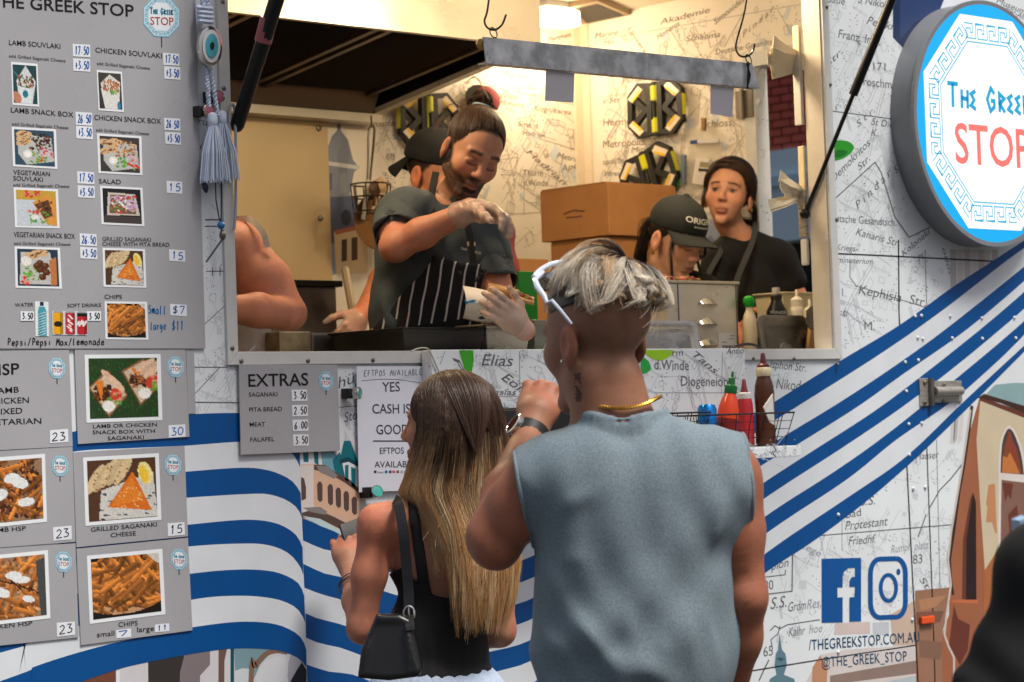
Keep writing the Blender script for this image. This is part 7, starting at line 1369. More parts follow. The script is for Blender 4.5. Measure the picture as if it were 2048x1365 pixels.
# ------------------------------------------------------------------ staff inside the truck
def legs(S, x0, y0, ztop, gap=.085, r=.08, floor=0.0, toe=1):
    for q in (-1,1):
        hp = np.array((x0+q*gap, y0, ztop)); kn = np.array((x0+q*gap, y0+.01*toe, ztop*.53)); an = np.array((x0+q*gap, y0, .085)); S.chain([hp, kn, an], [r, r*.62, r*.42], .03); S.chain([an+np.array((0,.03*toe,-.04)), an-np.array((0,.15*toe,.05))], [.038,.03], .03)
def hat(e, Hd, col, name, brim_dir=1, bl=.085, tilt=.0, label=None):
    """baseball cap: crown of six panels and a curved brim"""
    m_ = cloth(name+'_cloth', col); S = Sdf(Hd.c-.22, Hd.c+.22, .0042); k = Hd.k
    S.ell(Hd.p(0,-.012,.058), np.array((.089,.107,.092))*k, 0, 'add', Hd.M); zz_ = Hd.M @ np.array((0,-.05*brim_dir,1)); cutplane(S, Hd.p(0,0,.040), -zz_); S.ell(Hd.p(0,-.012,.152), np.array((.012,.012,.008))*k, .004, 'add', Hd.M)
    V, Q = S.mesh(); crown = fast_mesh('cap_crown', V, Q, m_, e)
    n, mseg = 16, 6; P_ = []
    for i in range(n+1):
        a = -1.15+2.3*i/n
        for t in range(mseg+1):
            f = t/mseg; R_ = .096; x = math.sin(a)*(.088+.004*f); y = brim_dir*(math.cos(a)*R_*.95-.012*brim_dir+bl*f*math.cos(a*.95)**.8 if abs(a) < 1.57 else 0); z = .046-.016*f-.030*(math.sin(a)**2)*(.35+.65*f)+tilt*f; P_.append(Hd.p(x, y, z))
    b = B(); up_ = Hd.M @ np.array((0,0,1)); V = P_+[p+up_*.004 for p in P_]; N = len(P_); w_ = mseg+1; F = []
    for i in range(n):
        for t in range(mseg): q = i*w_+t; F += [(q, q+1, q+w_+1, q+w_), (N+q, N+q+w_, N+q+w_+1, N+q+1)]
    for i in range(n): q = i*w_+mseg; F.append((q, N+q, N+q+w_, q+w_))
    b.add(V, F); o = b.build('cap_brim', m_, None, smooth=True); o.parent = e; return crown
def hair_sheet(e, paths, n, spread, r0, col, seed, name='hair', rtip=.0004, K=12, var=.25):
    """locks of strands along guide paths (local points)"""
    r = np.random.default_rng(seed); P_, R_, C_ = [], [], []
    for g in paths:
        q = np.array([tuple(p) for p in catmull(g, 6)]); t = np.linspace(0,1,len(q)); tt = np.linspace(0,1,K); base_ = np.stack([np.interp(tt, t, q[:,i]) for i in range(3)], 1); tan = np.gradient(base_, axis=0)
        for k in range(n):
            o = r.normal(size=3)*spread; P_.append(base_+o*(1-.4*tt)[:,None]+r.normal(size=3)*spread*.3*np.sin(tt*3.1)[:,None]); R_.append(np.linspace(r0, rtip, K)); C_.append(np.tile(np.array(col)*r.uniform(1-var,1+var), (K,1)))
    return strands(name, np.array(P_), np.array(R_), np.array(C_), m_hair, e)
def scalp_hair(e, Hd, hairline, focus, col, seed, n=900, lift=.004, rad=(.079,.1,.089), c0=(0,-.014,.046), var=.3, wisp=0):
    """hair combed from the hairline over the skull to a gathering point; hairline: list of head points"""
    r = np.random.default_rng(seed); hl = np.array([tuple(p) for p in catmull(hairline, 8)]); K = 12; P_, R_, C_ = [], [], []; c0, rad = np.array(c0), np.array(rad); f = (np.array(focus)-c0)/rad; fr_ = np.linalg.norm(f); f = f/fr_
    for k in range(n):
        s_ = hl[r.integers(len(hl))]+r.normal(size=3)*.0015; u = (s_-c0)/rad; u /= np.linalg.norm(u); t0 = r.random()**1.4*.75; tt = np.linspace(t0,1,K); om = math.acos(np.clip(u @ f, -1, 1))+1e-6
        d = (np.sin((1-tt)*om)[:,None]*u+np.sin(tt*om)[:,None]*f)/math.sin(om); d += r.normal(size=3)*.02*np.sin(tt*3.1)[:,None]; d /= np.linalg.norm(d, axis=1, keepdims=True)
        lf = 1+(lift*r.uniform(.3,1.3)*(.2+.9*tt)+.0012)/.09+(fr_-1)*tt**6
        P_.append(Hd.c+((c0+d*rad*lf[:,None])*Hd.k) @ Hd.M.T); R_.append(np.full(K,.0009)*r.uniform(.6,1.2)); C_.append(np.tile(np.array(col)*r.uniform(1-var,1+var), (K,1))*np.linspace(.85,1.1,K)[:,None])
    return strands('hair', np.array(P_), np.array(R_), np.array(C_), m_hair, e)
# crown of the long-haired woman: hair combed from a parting
scalp_hair(wo.e, HW, [(.0,.078,.08),(.004,.06,.105),(.006,.03,.124),(.008,0,.132),(.01,-.03,.13),(.012,-.05,.122)], (.085,-.03,-.03), L3((70,50,39)), 41, 1300, .010, (.082,.101,.09)); scalp_hair(wo.e, HW, [(.0,.078,.08),(.004,.06,.105),(.006,.03,.124),(.008,0,.132),(.01,-.03,.13),(.012,-.05,.122)], (-.085,-.03,-.03), L3((70,50,39)), 42, 1300, .010, (.082,.101,.09)); scalp_hair(wo.e, HW, [(-.05,-.03,.11),(-.02,-.04,.125),(.012,-.045,.126),(.04,-.04,.118),(.06,-.02,.10),(-.07,-.01,.09)], (0,-.112,-.05), L3((68,48,38)), 43, 2600, .010, (.082,.101,.09))
scalp_hair(wo.e, HW, [(.006,.03,.124),(.008,0,.132),(.01,-.03,.13),(.012,-.05,.122)], (.062,-.092,-.04), L3((68,48,38)), 44, 900, .011, (.083,.102,.091)); scalp_hair(wo.e, HW, [(.006,.03,.124),(.008,0,.132),(.01,-.03,.13),(.012,-.05,.122)], (-.062,-.092,-.04), L3((68,48,38)), 45, 900, .011, (.083,.102,.091))
# ---- chef
ch = Person(862, 6.62, ZF, 'bearded cook with bun, dark tee, striped apron and clear glove'); j = ch.j
HC = Head(j(943,308,-.02), rot(math.pi+.36,-.50,-.30), .93)
neck0, neck1 = j(912,385,.03), j(884,440,.05); shR, shL = j(800,432,-.02), j(962,462,.06); elR = j(792,492,-.15); wrR = j(940,420,-.22); elL = j(1000,610,-.02); wrL = j(1050,662,-.29)
chest, bel = j(872,520,.05), j(850,640,.07); pel = j(845,760,.1)
def ch_core(S, g=0.0):
    S.ell(chest, (.158+g,.112+g,.16+g), .04); S.ell(bel, (.148+g,.112+g,.18+g), .05); S.ell(pel, (.15+g,.115+g,.12+g), .05); S.cone(shR+np.array((.03,.01,0)), shL-np.array((.02,0,0)), .058+g, .058+g, .05); S.cone(neck1, shR+np.array((.03,0,.0)), .045+g, .045+g, .04); S.cone(neck1, shL, .045+g, .045+g, .04)
hR = j(1000,432,-.26); hL = j(998,622,-.22)
S = Sdf((-.32,-.46,-.005),(.36,.30,1.95), .011, [(HC.c-.135, HC.c+.135, .0028), (j(1000,450,-.25)-.09, j(1000,450,-.25)+.09, .0035), (j(1000,615,-.34)-.08, j(1000,615,-.34)+.08, .0035)])
ch_core(S); HC.sculpt(S, True, 'down', nose=1.05); S.cone(neck0, neck1, .054, .06, .025)
S.chain([shR, shR*.5+elR*.5, elR], [.048,.046,.040], .03); S.ell(elR+np.array((-.006,-.006,-.008)), (.034,.034,.034), .02); S.chain([elR, elR*.65+wrR*.35, wrR], [.039,.040,.025], .02); S.chain([shL, elL], [.054,.044], .03); S.chain([elL, wrL], [.042,.027], .02)
MR = frame(j(1018,432,-.27)-wrR, (.15,-.9,.25)); fR = dict(spread=.25, curl=(.55,.5,.5,.55), L=(.074,.082,.076,.06), r=.0085, thumb=MR[:,0]*.5+MR[:,2]*.75+MR[:,1]*.5)
if MR[2,1] > 0: MR[:,1] *= -1
fingers(S, wrR, MR, **fR)
ML = frame(j(986,606,-.36)-j(1046,658,-.31), (.5,.1,.9)); ML[:,1] *= 1 if ML[1,1] > 0 else -1; fingers(S, j(1046,658,-.31), ML, .5, (.32,.35,.4,.45), L=(.072,.08,.075,.058), r=.0082, kk=.88)
legs(S, pel[0], pel[1], pel[2])
V, Q = S.mesh(); C = np.tile(L3((188,136,108)), (len(V),1))*(1+.08*smooth_noise(V, 6, 3))[:,None]; C = HC.paint(V, C, lips=(150,88,84), brow=(40,26,20), eyes='down', beard=1.0, beardcol=(46,32,25), browh=.0095); hq = HC.inv(V)
C = mixc(C, L3((58,40,30)), sstep(.10,.14,np.linalg.norm((hq-np.array((0,-.09,.06))), axis=1)*-1+.24)*(hq[:,1] < .03)*(hq[:,2] > -.03)*(abs(hq[:,0]) < .079)*.8); hm = np.linalg.norm(V-j(1000,448,-.26), axis=1); C = mixc(C, L3((214,186,170)), sstep(.115,.10,hm)*.8); hm = np.linalg.norm(V-j(1005,618,-.33), axis=1); C = mixc(C, L3((206,176,160)), sstep(.11,.09,hm)*.8); C = HC.hairpaint(V, C, (62,44,32), .060); fast_mesh('body', V, Q, m_skin, ch.e, C)
S = Sdf(wrR-.14, wrR+.24, .0036); fingers(S, wrR, MR, **{**fR, 'r':.0108}, palm=(.045,.020,.051)); S.chain([wrR-(wrR-elR)*.14, wrR], [.036,.031], .01); S.func(lambda F, X, Y, Z: (F-.0016*np.sin(X*190+Z*120)*np.sin(Y*170+Z*60)).astype(np.float32)); V, Q = S.mesh(); fast_mesh('glove', V, Q, m_glove, ch.e)
S = Sdf(hL-.2, hL+.14, .004); fingers(S, j(1046,658,-.31), ML, .5, (.32,.35,.4,.45), L=(.072,.08,.075,.058), r=.0096, palm=(.043,.0165,.049), kk=.89); V, Q = S.mesh(); fast_mesh('glove', V, Q, m_glove, ch.e)
# tee
S = Sdf((-.32,-.26,.55),(.30,.26,1.52), .0062); ch_core(S, .012); S.cone(shR, shR*.6+elR*.4, .070, .066, .03); S.cone(shL, shL*.6+elL*.4, .068, .068, .03); S.ell(neck1+np.array((.015,-.01,.045)), (.072,.07,.055), .01, 'sub')
folds(S, [(j(800,400,-.09),j(770,460,-.09),.012,.008),(j(820,410,-.08),j(800,470,-.10),.010,.008),(j(840,420,-.08),j(835,480,-.10),.010,.007),(j(780,560,-.06),j(800,640,-.06),.014,.010),(j(760,600,-.03),j(780,660,-.04),.012,.010),(j(815,570,-.08),j(860,520,-.09),.012,.008),(j(950,470,-.09),j(970,520,-.06),.012,.009),(j(985,520,-.04),j(990,580,-.04),.010,.008),(j(930,470,-.09),j(920,520,-.09),.010,.006)])
S.func(lambda F, X, Y, Z: (F-.003*np.sin(X*42+Z*25+2*np.sin(Z*16))-.0015*np.sin(Z*70-X*50)).astype(np.float32)); V, Q = S.mesh(); m_tee = cloth('slate_tee', (62,70,74), noise=.12); fast_mesh('tshirt', V, Q, m_tee, ch.e)
for sh_, el_, f_ in ((shR, elR, .70), (shL, elL, .72)):
    S = Sdf(np.minimum(sh_,el_)-.12, np.maximum(sh_,el_)+.12, .005); en = sh_*(1-f_)+el_*f_; S.cone(sh_, en, .068, .070, .02); cutplane(S, en, el_-sh_); S.cone(sh_*.5+el_*.5, en+(el_-sh_)*.5, .060, .066, 0, 'sub'); S.func(lambda F, X, Y, Z: (F-.003*np.sin(X*60+Z*50)).astype(np.float32)); V, Q = S.mesh(); fast_mesh('sleeve', V, Q, m_tee, ch.e)
# striped apron (wraps the front of the torso)
m_apr = bpy.data.materials.new('pinstripe_apron'); m_apr.use_nodes = True; t = m_apr.node_tree; bs_ = t.nodes['Principled BSDF']; bs_.inputs['Roughness'].default_value = .8; N_, L_ = t.nodes.new, t.links.new
tc = N_('ShaderNodeTexCoord'); sx = N_('ShaderNodeSeparateXYZ'); L_(tc.outputs['Object'], sx.inputs[0]); nz = N_('ShaderNodeTexNoise'); nz.inputs['Scale'].default_value = 5; L_(tc.outputs['Object'], nz.inputs['Vector'])
def mth(op, a, b_): n = N_('ShaderNodeMath'); n.operation = op; [L_(v, n.inputs[i]) if hasattr(v, 'links') else setattr(n.inputs[i], 'default_value', v) for i, v in enumerate((a, b_))]; return n.outputs[0]
v_ = mth('ADD', sx.outputs[0], mth('MULTIPLY', sx.outputs[2], -.22)); v_ = mth('ADD', v_, mth('MULTIPLY', nz.outputs[0], .03)); fr_ = mth('FRACT', mth('DIVIDE', v_, .0335), 0); ln_ = mth('LESS_THAN', fr_, .15); mx_ = N_('ShaderNodeMix'); mx_.data_type = 'RGBA'; L_(ln_, mx_.inputs[0]); mx_.inputs[6].default_value = lin((17,17,18)); mx_.inputs[7].default_value = lin((206,204,200)); L_(mx_.outputs[2], bs_.inputs['Base Color'])
S = Sdf((-.30,-.26,.2),(.22,.12,1.30), .006); ch_core(S, .019); z0, x0 = j(860,520,-.1)[2], j(905,520,-.1)[0]
S.func(lambda F, X, Y, Z: np.maximum(np.maximum(F, Y-.045), np.maximum(Z-(z0-.0+(X-x0)*-.22), np.maximum((x0-.055-.98*np.maximum(z0-Z,0))-X, X-(x0+.075+.25*np.maximum(z0-Z,0))))).astype(np.float32)); cutplane(S, j(860,690,0)+np.array((0,0,-.45)), (0,0,-1)); S.func(lambda F, X, Y, Z: (F-.003*np.sin(X*60+Z*10)).astype(np.float32)); V, Q = S.mesh(); fast_mesh('apron', V, Q, m_apr, ch.e)
MC = Matrix.Translation(ch.base) @ Matrix.Rotation(-PSI, 4, 'Z')
def lstrap(p, pts, w_, m_, nm, th=.002):
    pts = [Vector(q) for q in catmull(pts, 5)]; b = B(); V = []; n = len(pts)
    for i, q in enumerate(pts):
        t = (pts[min(i+1,n-1)]-pts[max(i-1,0)]).normalized(); sd = t.cross(Vector((0,1,0))).normalized(); o_ = t.cross(sd); V += [q-sd*w_-o_*th, q+sd*w_-o_*th, q+sd*w_+o_*th, q-sd*w_+o_*th]
    b.add(V, [(i*4+a, i*4+(a+1)%4, (i+1)*4+(a+1)%4, (i+1)*4+a) for i in range(n-1) for a in range(4)]+[(3,2,1,0), tuple(4*(n-1)+a for a in range(4))]); o = b.build(nm, m_, None); o.parent = p.e; return o
m_tape = cloth('black_tape', (16,16,17)); lstrap(ch, [j(872,345,.06),j(864,385,.0),j(862,420,-.06),j(868,470,-.10),j(880,520,-.115)], .010, m_tape, 'neck_strap'); lstrap(ch, [j(905,395,-.03),j(930,440,-.09),j(943,490,-.10),j(946,528,-.105)], .009, m_tape, 'neck_strap'); lstrap(ch, [j(742,690,-.05),j(790,668,-.10),j(860,655,-.125),j(930,645,-.115)], .010, m_tape, 'waist_tie')
s = Sheet(lambda x, y, h: ch.w(x, y, -.112-h*EPS)); s.text('THE', (922,500), (934,502), 5, (206,200,190), 1, .01); s.text('STOP', (950,507), (962,510), 5, (206,200,190), 1, .01); s.poly([(934,484),(938,484),(938,492),(935,493)], (206,180,130), 1); s.poly([(948,484),(951,485),(951,492),(948,492)], (206,180,130), 1); o = s.build('chest_print', m_print, None); attach(o, ch.e); o['kind'] = 'stuff'
# hair: combed up into a bun
hl = [(-.07,.03,.015),(-.066,.05,.06),(-.048,.066,.096),(0,.072,.110),(.048,.066,.096),(.066,.05,.06),(.07,.03,.015),(.074,.0,.02)]; HB = (78,54,38)
scalp_hair(ch.e, HC, hl+[(.07,-.05,-.02),(.03,-.09,-.04),(-.03,-.09,-.04),(-.07,-.05,-.02),(-.074,0,.02)], (0,-.07,.125), L3(HB), 5, 2600, .006)
bun = HC.p(.0,-.090,.132); r = np.random.default_rng(8); paths = []
for k in range(26):
    a = r.uniform(0,6.283); tl = r.normal(size=3); tl /= np.linalg.norm(tl); u = np.cross(tl, (0,0,1)); u /= np.linalg.norm(u)+1e-9; v = np.cross(tl, u); R_ = r.uniform(.018,.034); paths.append([bun+R_*(u*math.cos(a+q)+v*math.sin(a+q)) for q in np.linspace(0,4.6,7)])
hair_sheet(ch.e, paths, 22, .003, .0008, L3((70,46,32)), 6, 'bun')['kind'] = 'stuff'; b = B(); b.tube([HC.p(.026*math.cos(a), -.072+.02*math.sin(a), .127+.012*math.sin(a)) for a in np.linspace(0,6.283,18)], .004, 6); o = b.build('hair_tie', mat('pale_tie',(150,170,180),.6), None, smooth=True); o.parent = ch.e
hair_sheet(ch.e, [[HC.p(.05,-.08,.1),HC.p(.075,-.1,.10),HC.p(.095,-.11,.07)],[HC.p(.06,-.08,.06),HC.p(.088,-.1,.05),HC.p(.10,-.09,.01)],[HC.p(.0,-.1,.17),HC.p(.03,-.13,.19),HC.p(.05,-.13,.16)]], 8, .004, .0005, L3((84,58,40)), 9, 'loose_hair')['kind'] = 'stuff'
# ---- the wrap in his hand
sw_ = empty('souvlaki_wrap', ch.w(1000,610,-.28), label='filled pita wrap in white paper held by the cook', cat='wrap')
def cw(px, py, dv): return ch.w(px, py, dv)
b = B(); n = 12; rows = []
for px, py0, py1, dd in ((926,572,636,.0),(950,576,642,.0),(975,582,644,0),(1000,588,640,0),(1022,596,632,0)):
    rows.append([cw(px+6*math.sin(t*3.14), py0+(py1-py0)*t, -.27-.05*math.sin(t*3.14)+dd) for t in np.linspace(0,1,n)])
V = [p for r_ in rows for p in r_]; b.add(V, [(i*n+k, i*n+k+1, (i+1)*n+k+1, (i+1)*n+k) for i in range(4) for k in range(n-1)]); V2 = [p+F0*.07 for p in V]; b.add(V2, [(i*n+k, (i+1)*n+k, (i+1)*n+k+1, i*n+k+1) for i in range(4) for k in range(n-1)]); b.add([rows[0][k] for k in range(n)]+[rows[0][k]+F0*.07 for k in range(n)], [(k, n+k, n+k+1, k+1) for k in range(n-1)]); b.build('paper', mat('wrap_paper',(226,218,206),.6,noise=.06,nscale=30), sw_)
s = Sheet(lambda x, y, h: cw(x, y, -.325-h*EPS)); s.poly(curve([(928,600),(936,603),(944,600),(952,601),(946,606),(938,606),(934,610)],2), (40,140,190), 1); s.poly([(955,636),(965,632),(972,638),(962,640)], (60,60,66), 1); s.build('paper_print', m_print, sw_, kind='stuff')
b = B(); top_ = [cw(x, y, -.29) for x, y in curve([(976,579),(1000,582),(1030,594),(1052,603),(1068,607)],4)]; b.tube(top_, [.006+.006*math.sin(3.14*min(1,i/8)) for i in range(len(top_))], 8); b.tube([p+F0*.07+Vector((0,0,.01)) for p in top_], .010, 8); b.build('pita', mat('pita_bread',(214,164,104),.7,noise=.2,nscale=40), sw_, smooth=True, kind='stuff')
b = B(); r = random.Random(4)
for i in range(90):
    t = r.random(); p = cw(995+70*t, 590+10*t-r.uniform(0,13)*math.sin(3.1*min(1,t+.1)), -.28+r.uniform(0,.06)); b.lathe([(.002,-.007),(.007,-.003),(.008,.002),(.003,.007)], p, (r.uniform(-1,1),r.uniform(-1,1),.6), 6, c=lin(r.choice([(172,96,44),(140,74,36),(196,128,70),(226,206,180),(120,150,60),(188,110,56)])))
b.build('filling', MATS['food_meat'], sw_, smooth=True, kind='stuff')
# ---- woman with black cap
cw_ = Person(1345, 7.55, ZF, 'woman in black cap looking down behind the food warmer'); j = cw_.j
HK = Head(j(1352,482,-.0), rot(math.pi+.72,-.40,-.06), .95)
def simple_person(p, Hd, neck, shl, shr, chest_r, skincol, shirt, shirtname, male=False, eyes='open', elbows=None, wrists=None, mouth=(160,90,86), brow=(40,28,24), collar=.06, sl=.55, beard=0):
    j = p.j; n0 = Hd.p(0,-.02,-.08); S = Sdf((-.34,-.32,-.005),(.36,.32,Hd.c[2]+.2), .012, [(Hd.c-.125, Hd.c+.125, .003)]); mid = (shl+shr)/2; ch_ = mid+np.array((0,.02,-.13)); be_ = mid+np.array((0,.03,-.33)); pe_ = mid+np.array((0,.04,-.52)); w_ = abs(shr[0]-shl[0])/2
    def core(S, g=0):
        S.ell(ch_, (w_*.9+g,.1+g,.16+g), .04); S.ell(be_, (w_*.78+g,.092+g,.17+g), .05); S.ell(pe_, (w_*.9+g,.11+g,.12+g), .05); S.cone(shl+np.array((.02,0,0)), shr-np.array((.02,0,0)), .044+g, .044+g, .04); S.cone(neck, shl, .036+g, .04+g, .04); S.cone(neck, shr, .036+g, .04+g, .04)
    core(S); Hd.sculpt(S, male, eyes, nose=1.0 if male else .8); S.cone(n0, neck, .048, .05, .02)
    for sh_, el_, wr_ in zip((shl, shr), elbows, wrists):
        S.chain([sh_, el_], [.045,.036], .03); S.chain([el_, wr_], [.036,.024], .02); fingers(S, wr_, frame(wr_-el_, (0,.4,1)), .3, (.6,.6,.6,.6), r=.0072, kk=.9)
    legs(S, pe_[0], pe_[1], pe_[2]); V, Q = S.mesh(); C = np.tile(L3(skincol), (len(V),1))*(1+.06*smooth_noise(V, 6, 4))[:,None]; C = Hd.paint(V, C, lips=mouth, brow=brow, eyes=eyes, beard=beard); C = Hd.hairpaint(V, C, (44,31,26)); fast_mesh('body', V, Q, m_skin, p.e, C)
    S = Sdf((-.34,-.3,pe_[2]-.1),(.36,.3,shl[2]+.16), .0075); core(S, .011)
    for sh_, el_ in zip((shl, shr), elbows): S.cone(sh_, sh_*(1-sl)+el_*sl, .058, .056, .03)
    S.ell(neck+np.array((0,-.01,collar*.75)), (.062,.07,collar), .01, 'sub'); S.func(lambda F, X, Y, Z: (F-.004*np.sin(X*38+Z*30+np.sin(Z*20))).astype(np.float32)); V, Q = S.mesh(); fast_mesh('tshirt', V, Q, cloth(shirtname, shirt, noise=.1), p.e)
    S = Sdf((-.3,-.25,.0),(.3,.3,pe_[2]+.12), .014); S.ell(pe_, (w_*.96,.122,.13), .05)
    for q in (-1,1): S.cone(np.array((pe_[0]+q*.085,pe_[1],pe_[2])), np.array((pe_[0]+q*.085,pe_[1],.06)), .1, .07, .04)
    V, Q = S.mesh(); fast_mesh('trousers', V, Q, cloth('dark_trousers', (30,31,36)), p.e)
simple_person(cw_, HK, j(1335,555,.05), j(1272,592,.06), j(1410,592,.02), 0, (204,156,130), (20,20,22), 'black_tee', eyes='down', elbows=(j(1262,720,.0), j(1420,720,-.02)), wrists=(j(1320,740,-.2), j(1370,740,-.2)), mouth=(168,94,96))
crown = hat(cw_.e, HK, (28,31,30), 'black_cap', 1, .092)
fc_ = HK.p(.0,.088,.088); nrm = HK.M @ np.array((0,.88,.45)); ex = HK.M @ np.array((-1,0,0)); ey = np.cross(nrm, ex); ey = ey/np.linalg.norm(ey)
def capxy(u, v, h):
    q = HK.inv(np.array([HK.c]))[0]; a = u/.085; x, y_ = -.091*math.sin(a), -.012+.109*math.cos(a); z = .058+.094*math.sin(.30+v/.09); k_ = math.cos(.30+v/.09); return Vector(HK.p(x*k_*1.0, (y_+.012)*k_-.012, z)) + Vector(HK.M @ np.array((0,.0015+h*EPS,0)))
s = Sheet(capxy); s.text('ORIGINS', (-.062,-.0), (.062,-.0), .019, (214,212,196), 2, .02, up=(0,1)); [s.ribbon([(-.03+.0085*q,-.011),(-.0245+.0085*q,-.011)], .006, (196,194,180), 2) for q in range(7)]; o = s.build('cap_lettering', m_print, None); o.parent = cw_.e; o['kind'] = 'stuff'
DKH = (34,25,22); scalp_hair(cw_.e, HK, [(-.068,.05,.04),(-.07,.03,.02),(-.074,.01,.01),(-.074,-.03,.0),(-.05,-.08,-.02),(0,-.1,-.03),(.05,-.08,-.02),(.074,-.03,.0),(.074,.01,.01),(.07,.03,.02),(.068,.05,.04)], (0,-.115,.02), L3(DKH), 21, 1500, .005)
hair_sheet(cw_.e, [[HK.p(0,-.11,.02),HK.p(.0,-.15,.0),j(1285,520,.10),j(1288,580,.09)],[HK.p(.03,-.1,.02),j(1285,490,.06),j(1276,530,.08),j(1284,590,.09)]], 160, .010, .0009, L3(DKH), 22, 'ponytail'); hair_sheet(cw_.e, [[HK.p(.064,.055,.035),HK.p(.075,.06,-.01),j(1343,520,-.11),j(1345,556,-.11)],[HK.p(-.05,.075,.035),HK.p(-.062,.085,-.02),j(1396,520,-.07),j(1402,552,-.06)]], 34, .0028, .0009, L3(DKH), 23, 'front_lock')
b = B(); b.tube([Vector(HK.p(.082,-.008,-.048))+Vector((.003*math.cos(a), .004*math.cos(a), .009*math.sin(a))) for a in np.linspace(0,6.283,14)], .0022, 6); o = b.build('hoop_earring', MATS['gold'], None, smooth=True); o.parent = cw_.e
# ---- woman in black tee at the back
gw = Person(1500, 8.55, ZF, 'dark-haired woman in black tee with gold earring looking at the camera'); j = gw.j
HG = Head(j(1457,394,.0), rot(math.pi-.28,.14,-.14), .99)
simple_person(gw, HG, j(1478,478,.05), j(1438,522,.02), j(1562,516,.09), 0, (206,150,122), (19,19,21), 'black_tee2', elbows=(j(1425,620,.0), j(1600,610,.10)), wrists=(j(1470,660,-.12), j(1550,640,-.10)), mouth=(150,80,78), sl=.5)
scalp_hair(gw.e, HG, [(-.072,.0,-.02),(-.07,.03,.0),(-.066,.05,.03),(-.055,.068,.065),(-.03,.082,.088),(0,.086,.095),(.03,.082,.088),(.055,.068,.065),(.066,.05,.03),(.07,.03,.0),(.072,0,-.02),(.06,-.07,-.03),(0,-.1,-.04),(-.06,-.07,-.03)], (0,-.108,.045), L3((66,47,37)), 31, 3400, .018, (.081,.102,.092), var=.55)
hair_sheet(gw.e, [[HG.p(0,-.12,-.02),HG.p(-.02,-.14,-.06),j(1508,450,.10),j(1510,500,.09)],[HG.p(-.07,-.03,.0),j(1508,420,.06),j(1510,450,.06)]], 110, .008, .001, L3((36,26,22)), 32, 'ponytail'); hair_sheet(gw.e, [[HG.p(.0,.075,.095),HG.p(.045,.075,.09),HG.p(.078,.045,.05),HG.p(.086,.0,.0)],[HG.p(.0,.075,.095),HG.p(-.045,.075,.09),HG.p(-.078,.045,.05),HG.p(-.086,-.005,.0)],[HG.p(.0,.06,.112),HG.p(.05,.05,.105),HG.p(.085,.01,.05),HG.p(.088,-.03,.0)],[HG.p(.0,.06,.112),HG.p(-.05,.05,.105),HG.p(-.085,.01,.05),HG.p(-.09,-.03,.0)],[HG.p(.078,.03,.01),HG.p(.082,.035,-.03),HG.p(.08,.03,-.07)]], 60, .005, .0009, L3((70,50,40)), 33, 'front_hair')['kind'] = 'stuff'
b = B(); b.lathe([(.002,-.010),(.007,-.006),(.009,0),(.006,.006),(.002,.009)], HG.p(-.085,-.004,-.042), (0,0,1), 10); o = b.build('gold_earring', MATS['gold'], None, smooth=True); o.parent = gw.e
m_strap = cloth('charcoal_strap', (62,64,64)); lstrap(gw, [j(1512,445,.05),j(1506,480,.0),j(1490,520,-.075),j(1474,560,-.10),j(1470,600,-.105)], .010, m_strap, 'apron_strap'); lstrap(gw, [j(1450,480,.0),j(1438,510,-.055),j(1418,545,-.085),j(1410,580,-.09)], .009, m_strap, 'apron_strap')
# ---- woman leaning in at the left, only arm and side seen
lw = Person(440, 6.15, ZF, 'person in white tank top at the left jamb, bent bare arm in view'); j = lw.j
HL = Head(j(392,335,.12), rot(math.pi-.6,-.2,0), .97); n1 = j(404,452,.12); sl_, sr_ = j(350,500,.22), j(484,508,.0)
S = Sdf((-.36,-.3,-.005),(.32,.42,HL.c[2]+.2), .011, [(j(540,560,0)-.16, j(540,560,0)+.16, .006)]); mid = (sl_+sr_)/2; el = j(577,625,-.06); wr = j(430,618,-.16)
def lcore(S, g=0): S.ell(mid+np.array((.0,.04,-.14)), (.15+g,.12+g,.17+g), .04); S.ell(mid+np.array((0,.06,-.36)), (.16+g,.13+g,.2+g), .05); S.cone(sl_, sr_, .05+g, .05+g, .04); S.cone(n1, sr_, .045+g, .045+g, .04); S.cone(n1, sl_, .045+g, .045+g, .04)
lcore(S); HL.sculpt(S, False); S.cone(HL.p(0,-.02,-.08), n1, .05, .052, .02); S.ell(sr_+np.array((-.02,.01,.012)), (.075,.07,.07), .04); S.chain([sr_, sr_*.5+el*.5, el], [.064,.064,.046], .03); S.ell(el+np.array((.010,-.008,-.010)), (.030,.032,.030), .02); S.chain([el+np.array((-.01,-.03,-.006)), el*.6+wr*.4+np.array((0,-.03,0)), wr], [.040,.044,.030], .010); S.chain([sl_, sl_+np.array((-.05,0,-.28))], [.06,.045], .03); fingers(S, wr, frame(wr-el, (0,0,1)), .3, (.6,.6,.6,.6), r=.0075)
legs(S, mid[0], mid[1]+.06, mid[2]-.5); S.ell(mid+np.array((0,.06,-.52)), (.17,.13,.13), .05)
V, Q = S.mesh(); C = np.tile(L3((178,128,104)), (len(V),1))*(1+.08*smooth_noise(V, 7, 6))[:,None]; C = HL.paint(V, C); fast_mesh('body', V, Q, m_skin, lw.e, C)
S = Sdf((-.36,-.25,mid[2]-.6),(.2,.40,mid[2]+.14), .008); lcore(S, .011); cutplane(S, j(478,560,0), (.9,-.3,.22), lo=(-.4,-.3,mid[2]-.16), hi=(.3,.4,mid[2]+.2)); S.ell(n1+np.array((0,-.03,.05)), (.10,.11,.09), .01, 'sub'); V, Q = S.mesh(); fast_mesh('tank_top', V, Q, cloth('white_rib_tank', (206,190,178)), lw.e)
lstrap(lw, [j(470,440,.05),j(500,440,-.03),j(526,465,-.06),j(535,495,-.06)], .008, MATS['white_rib_tank'], 'shoulder_strap', .003)
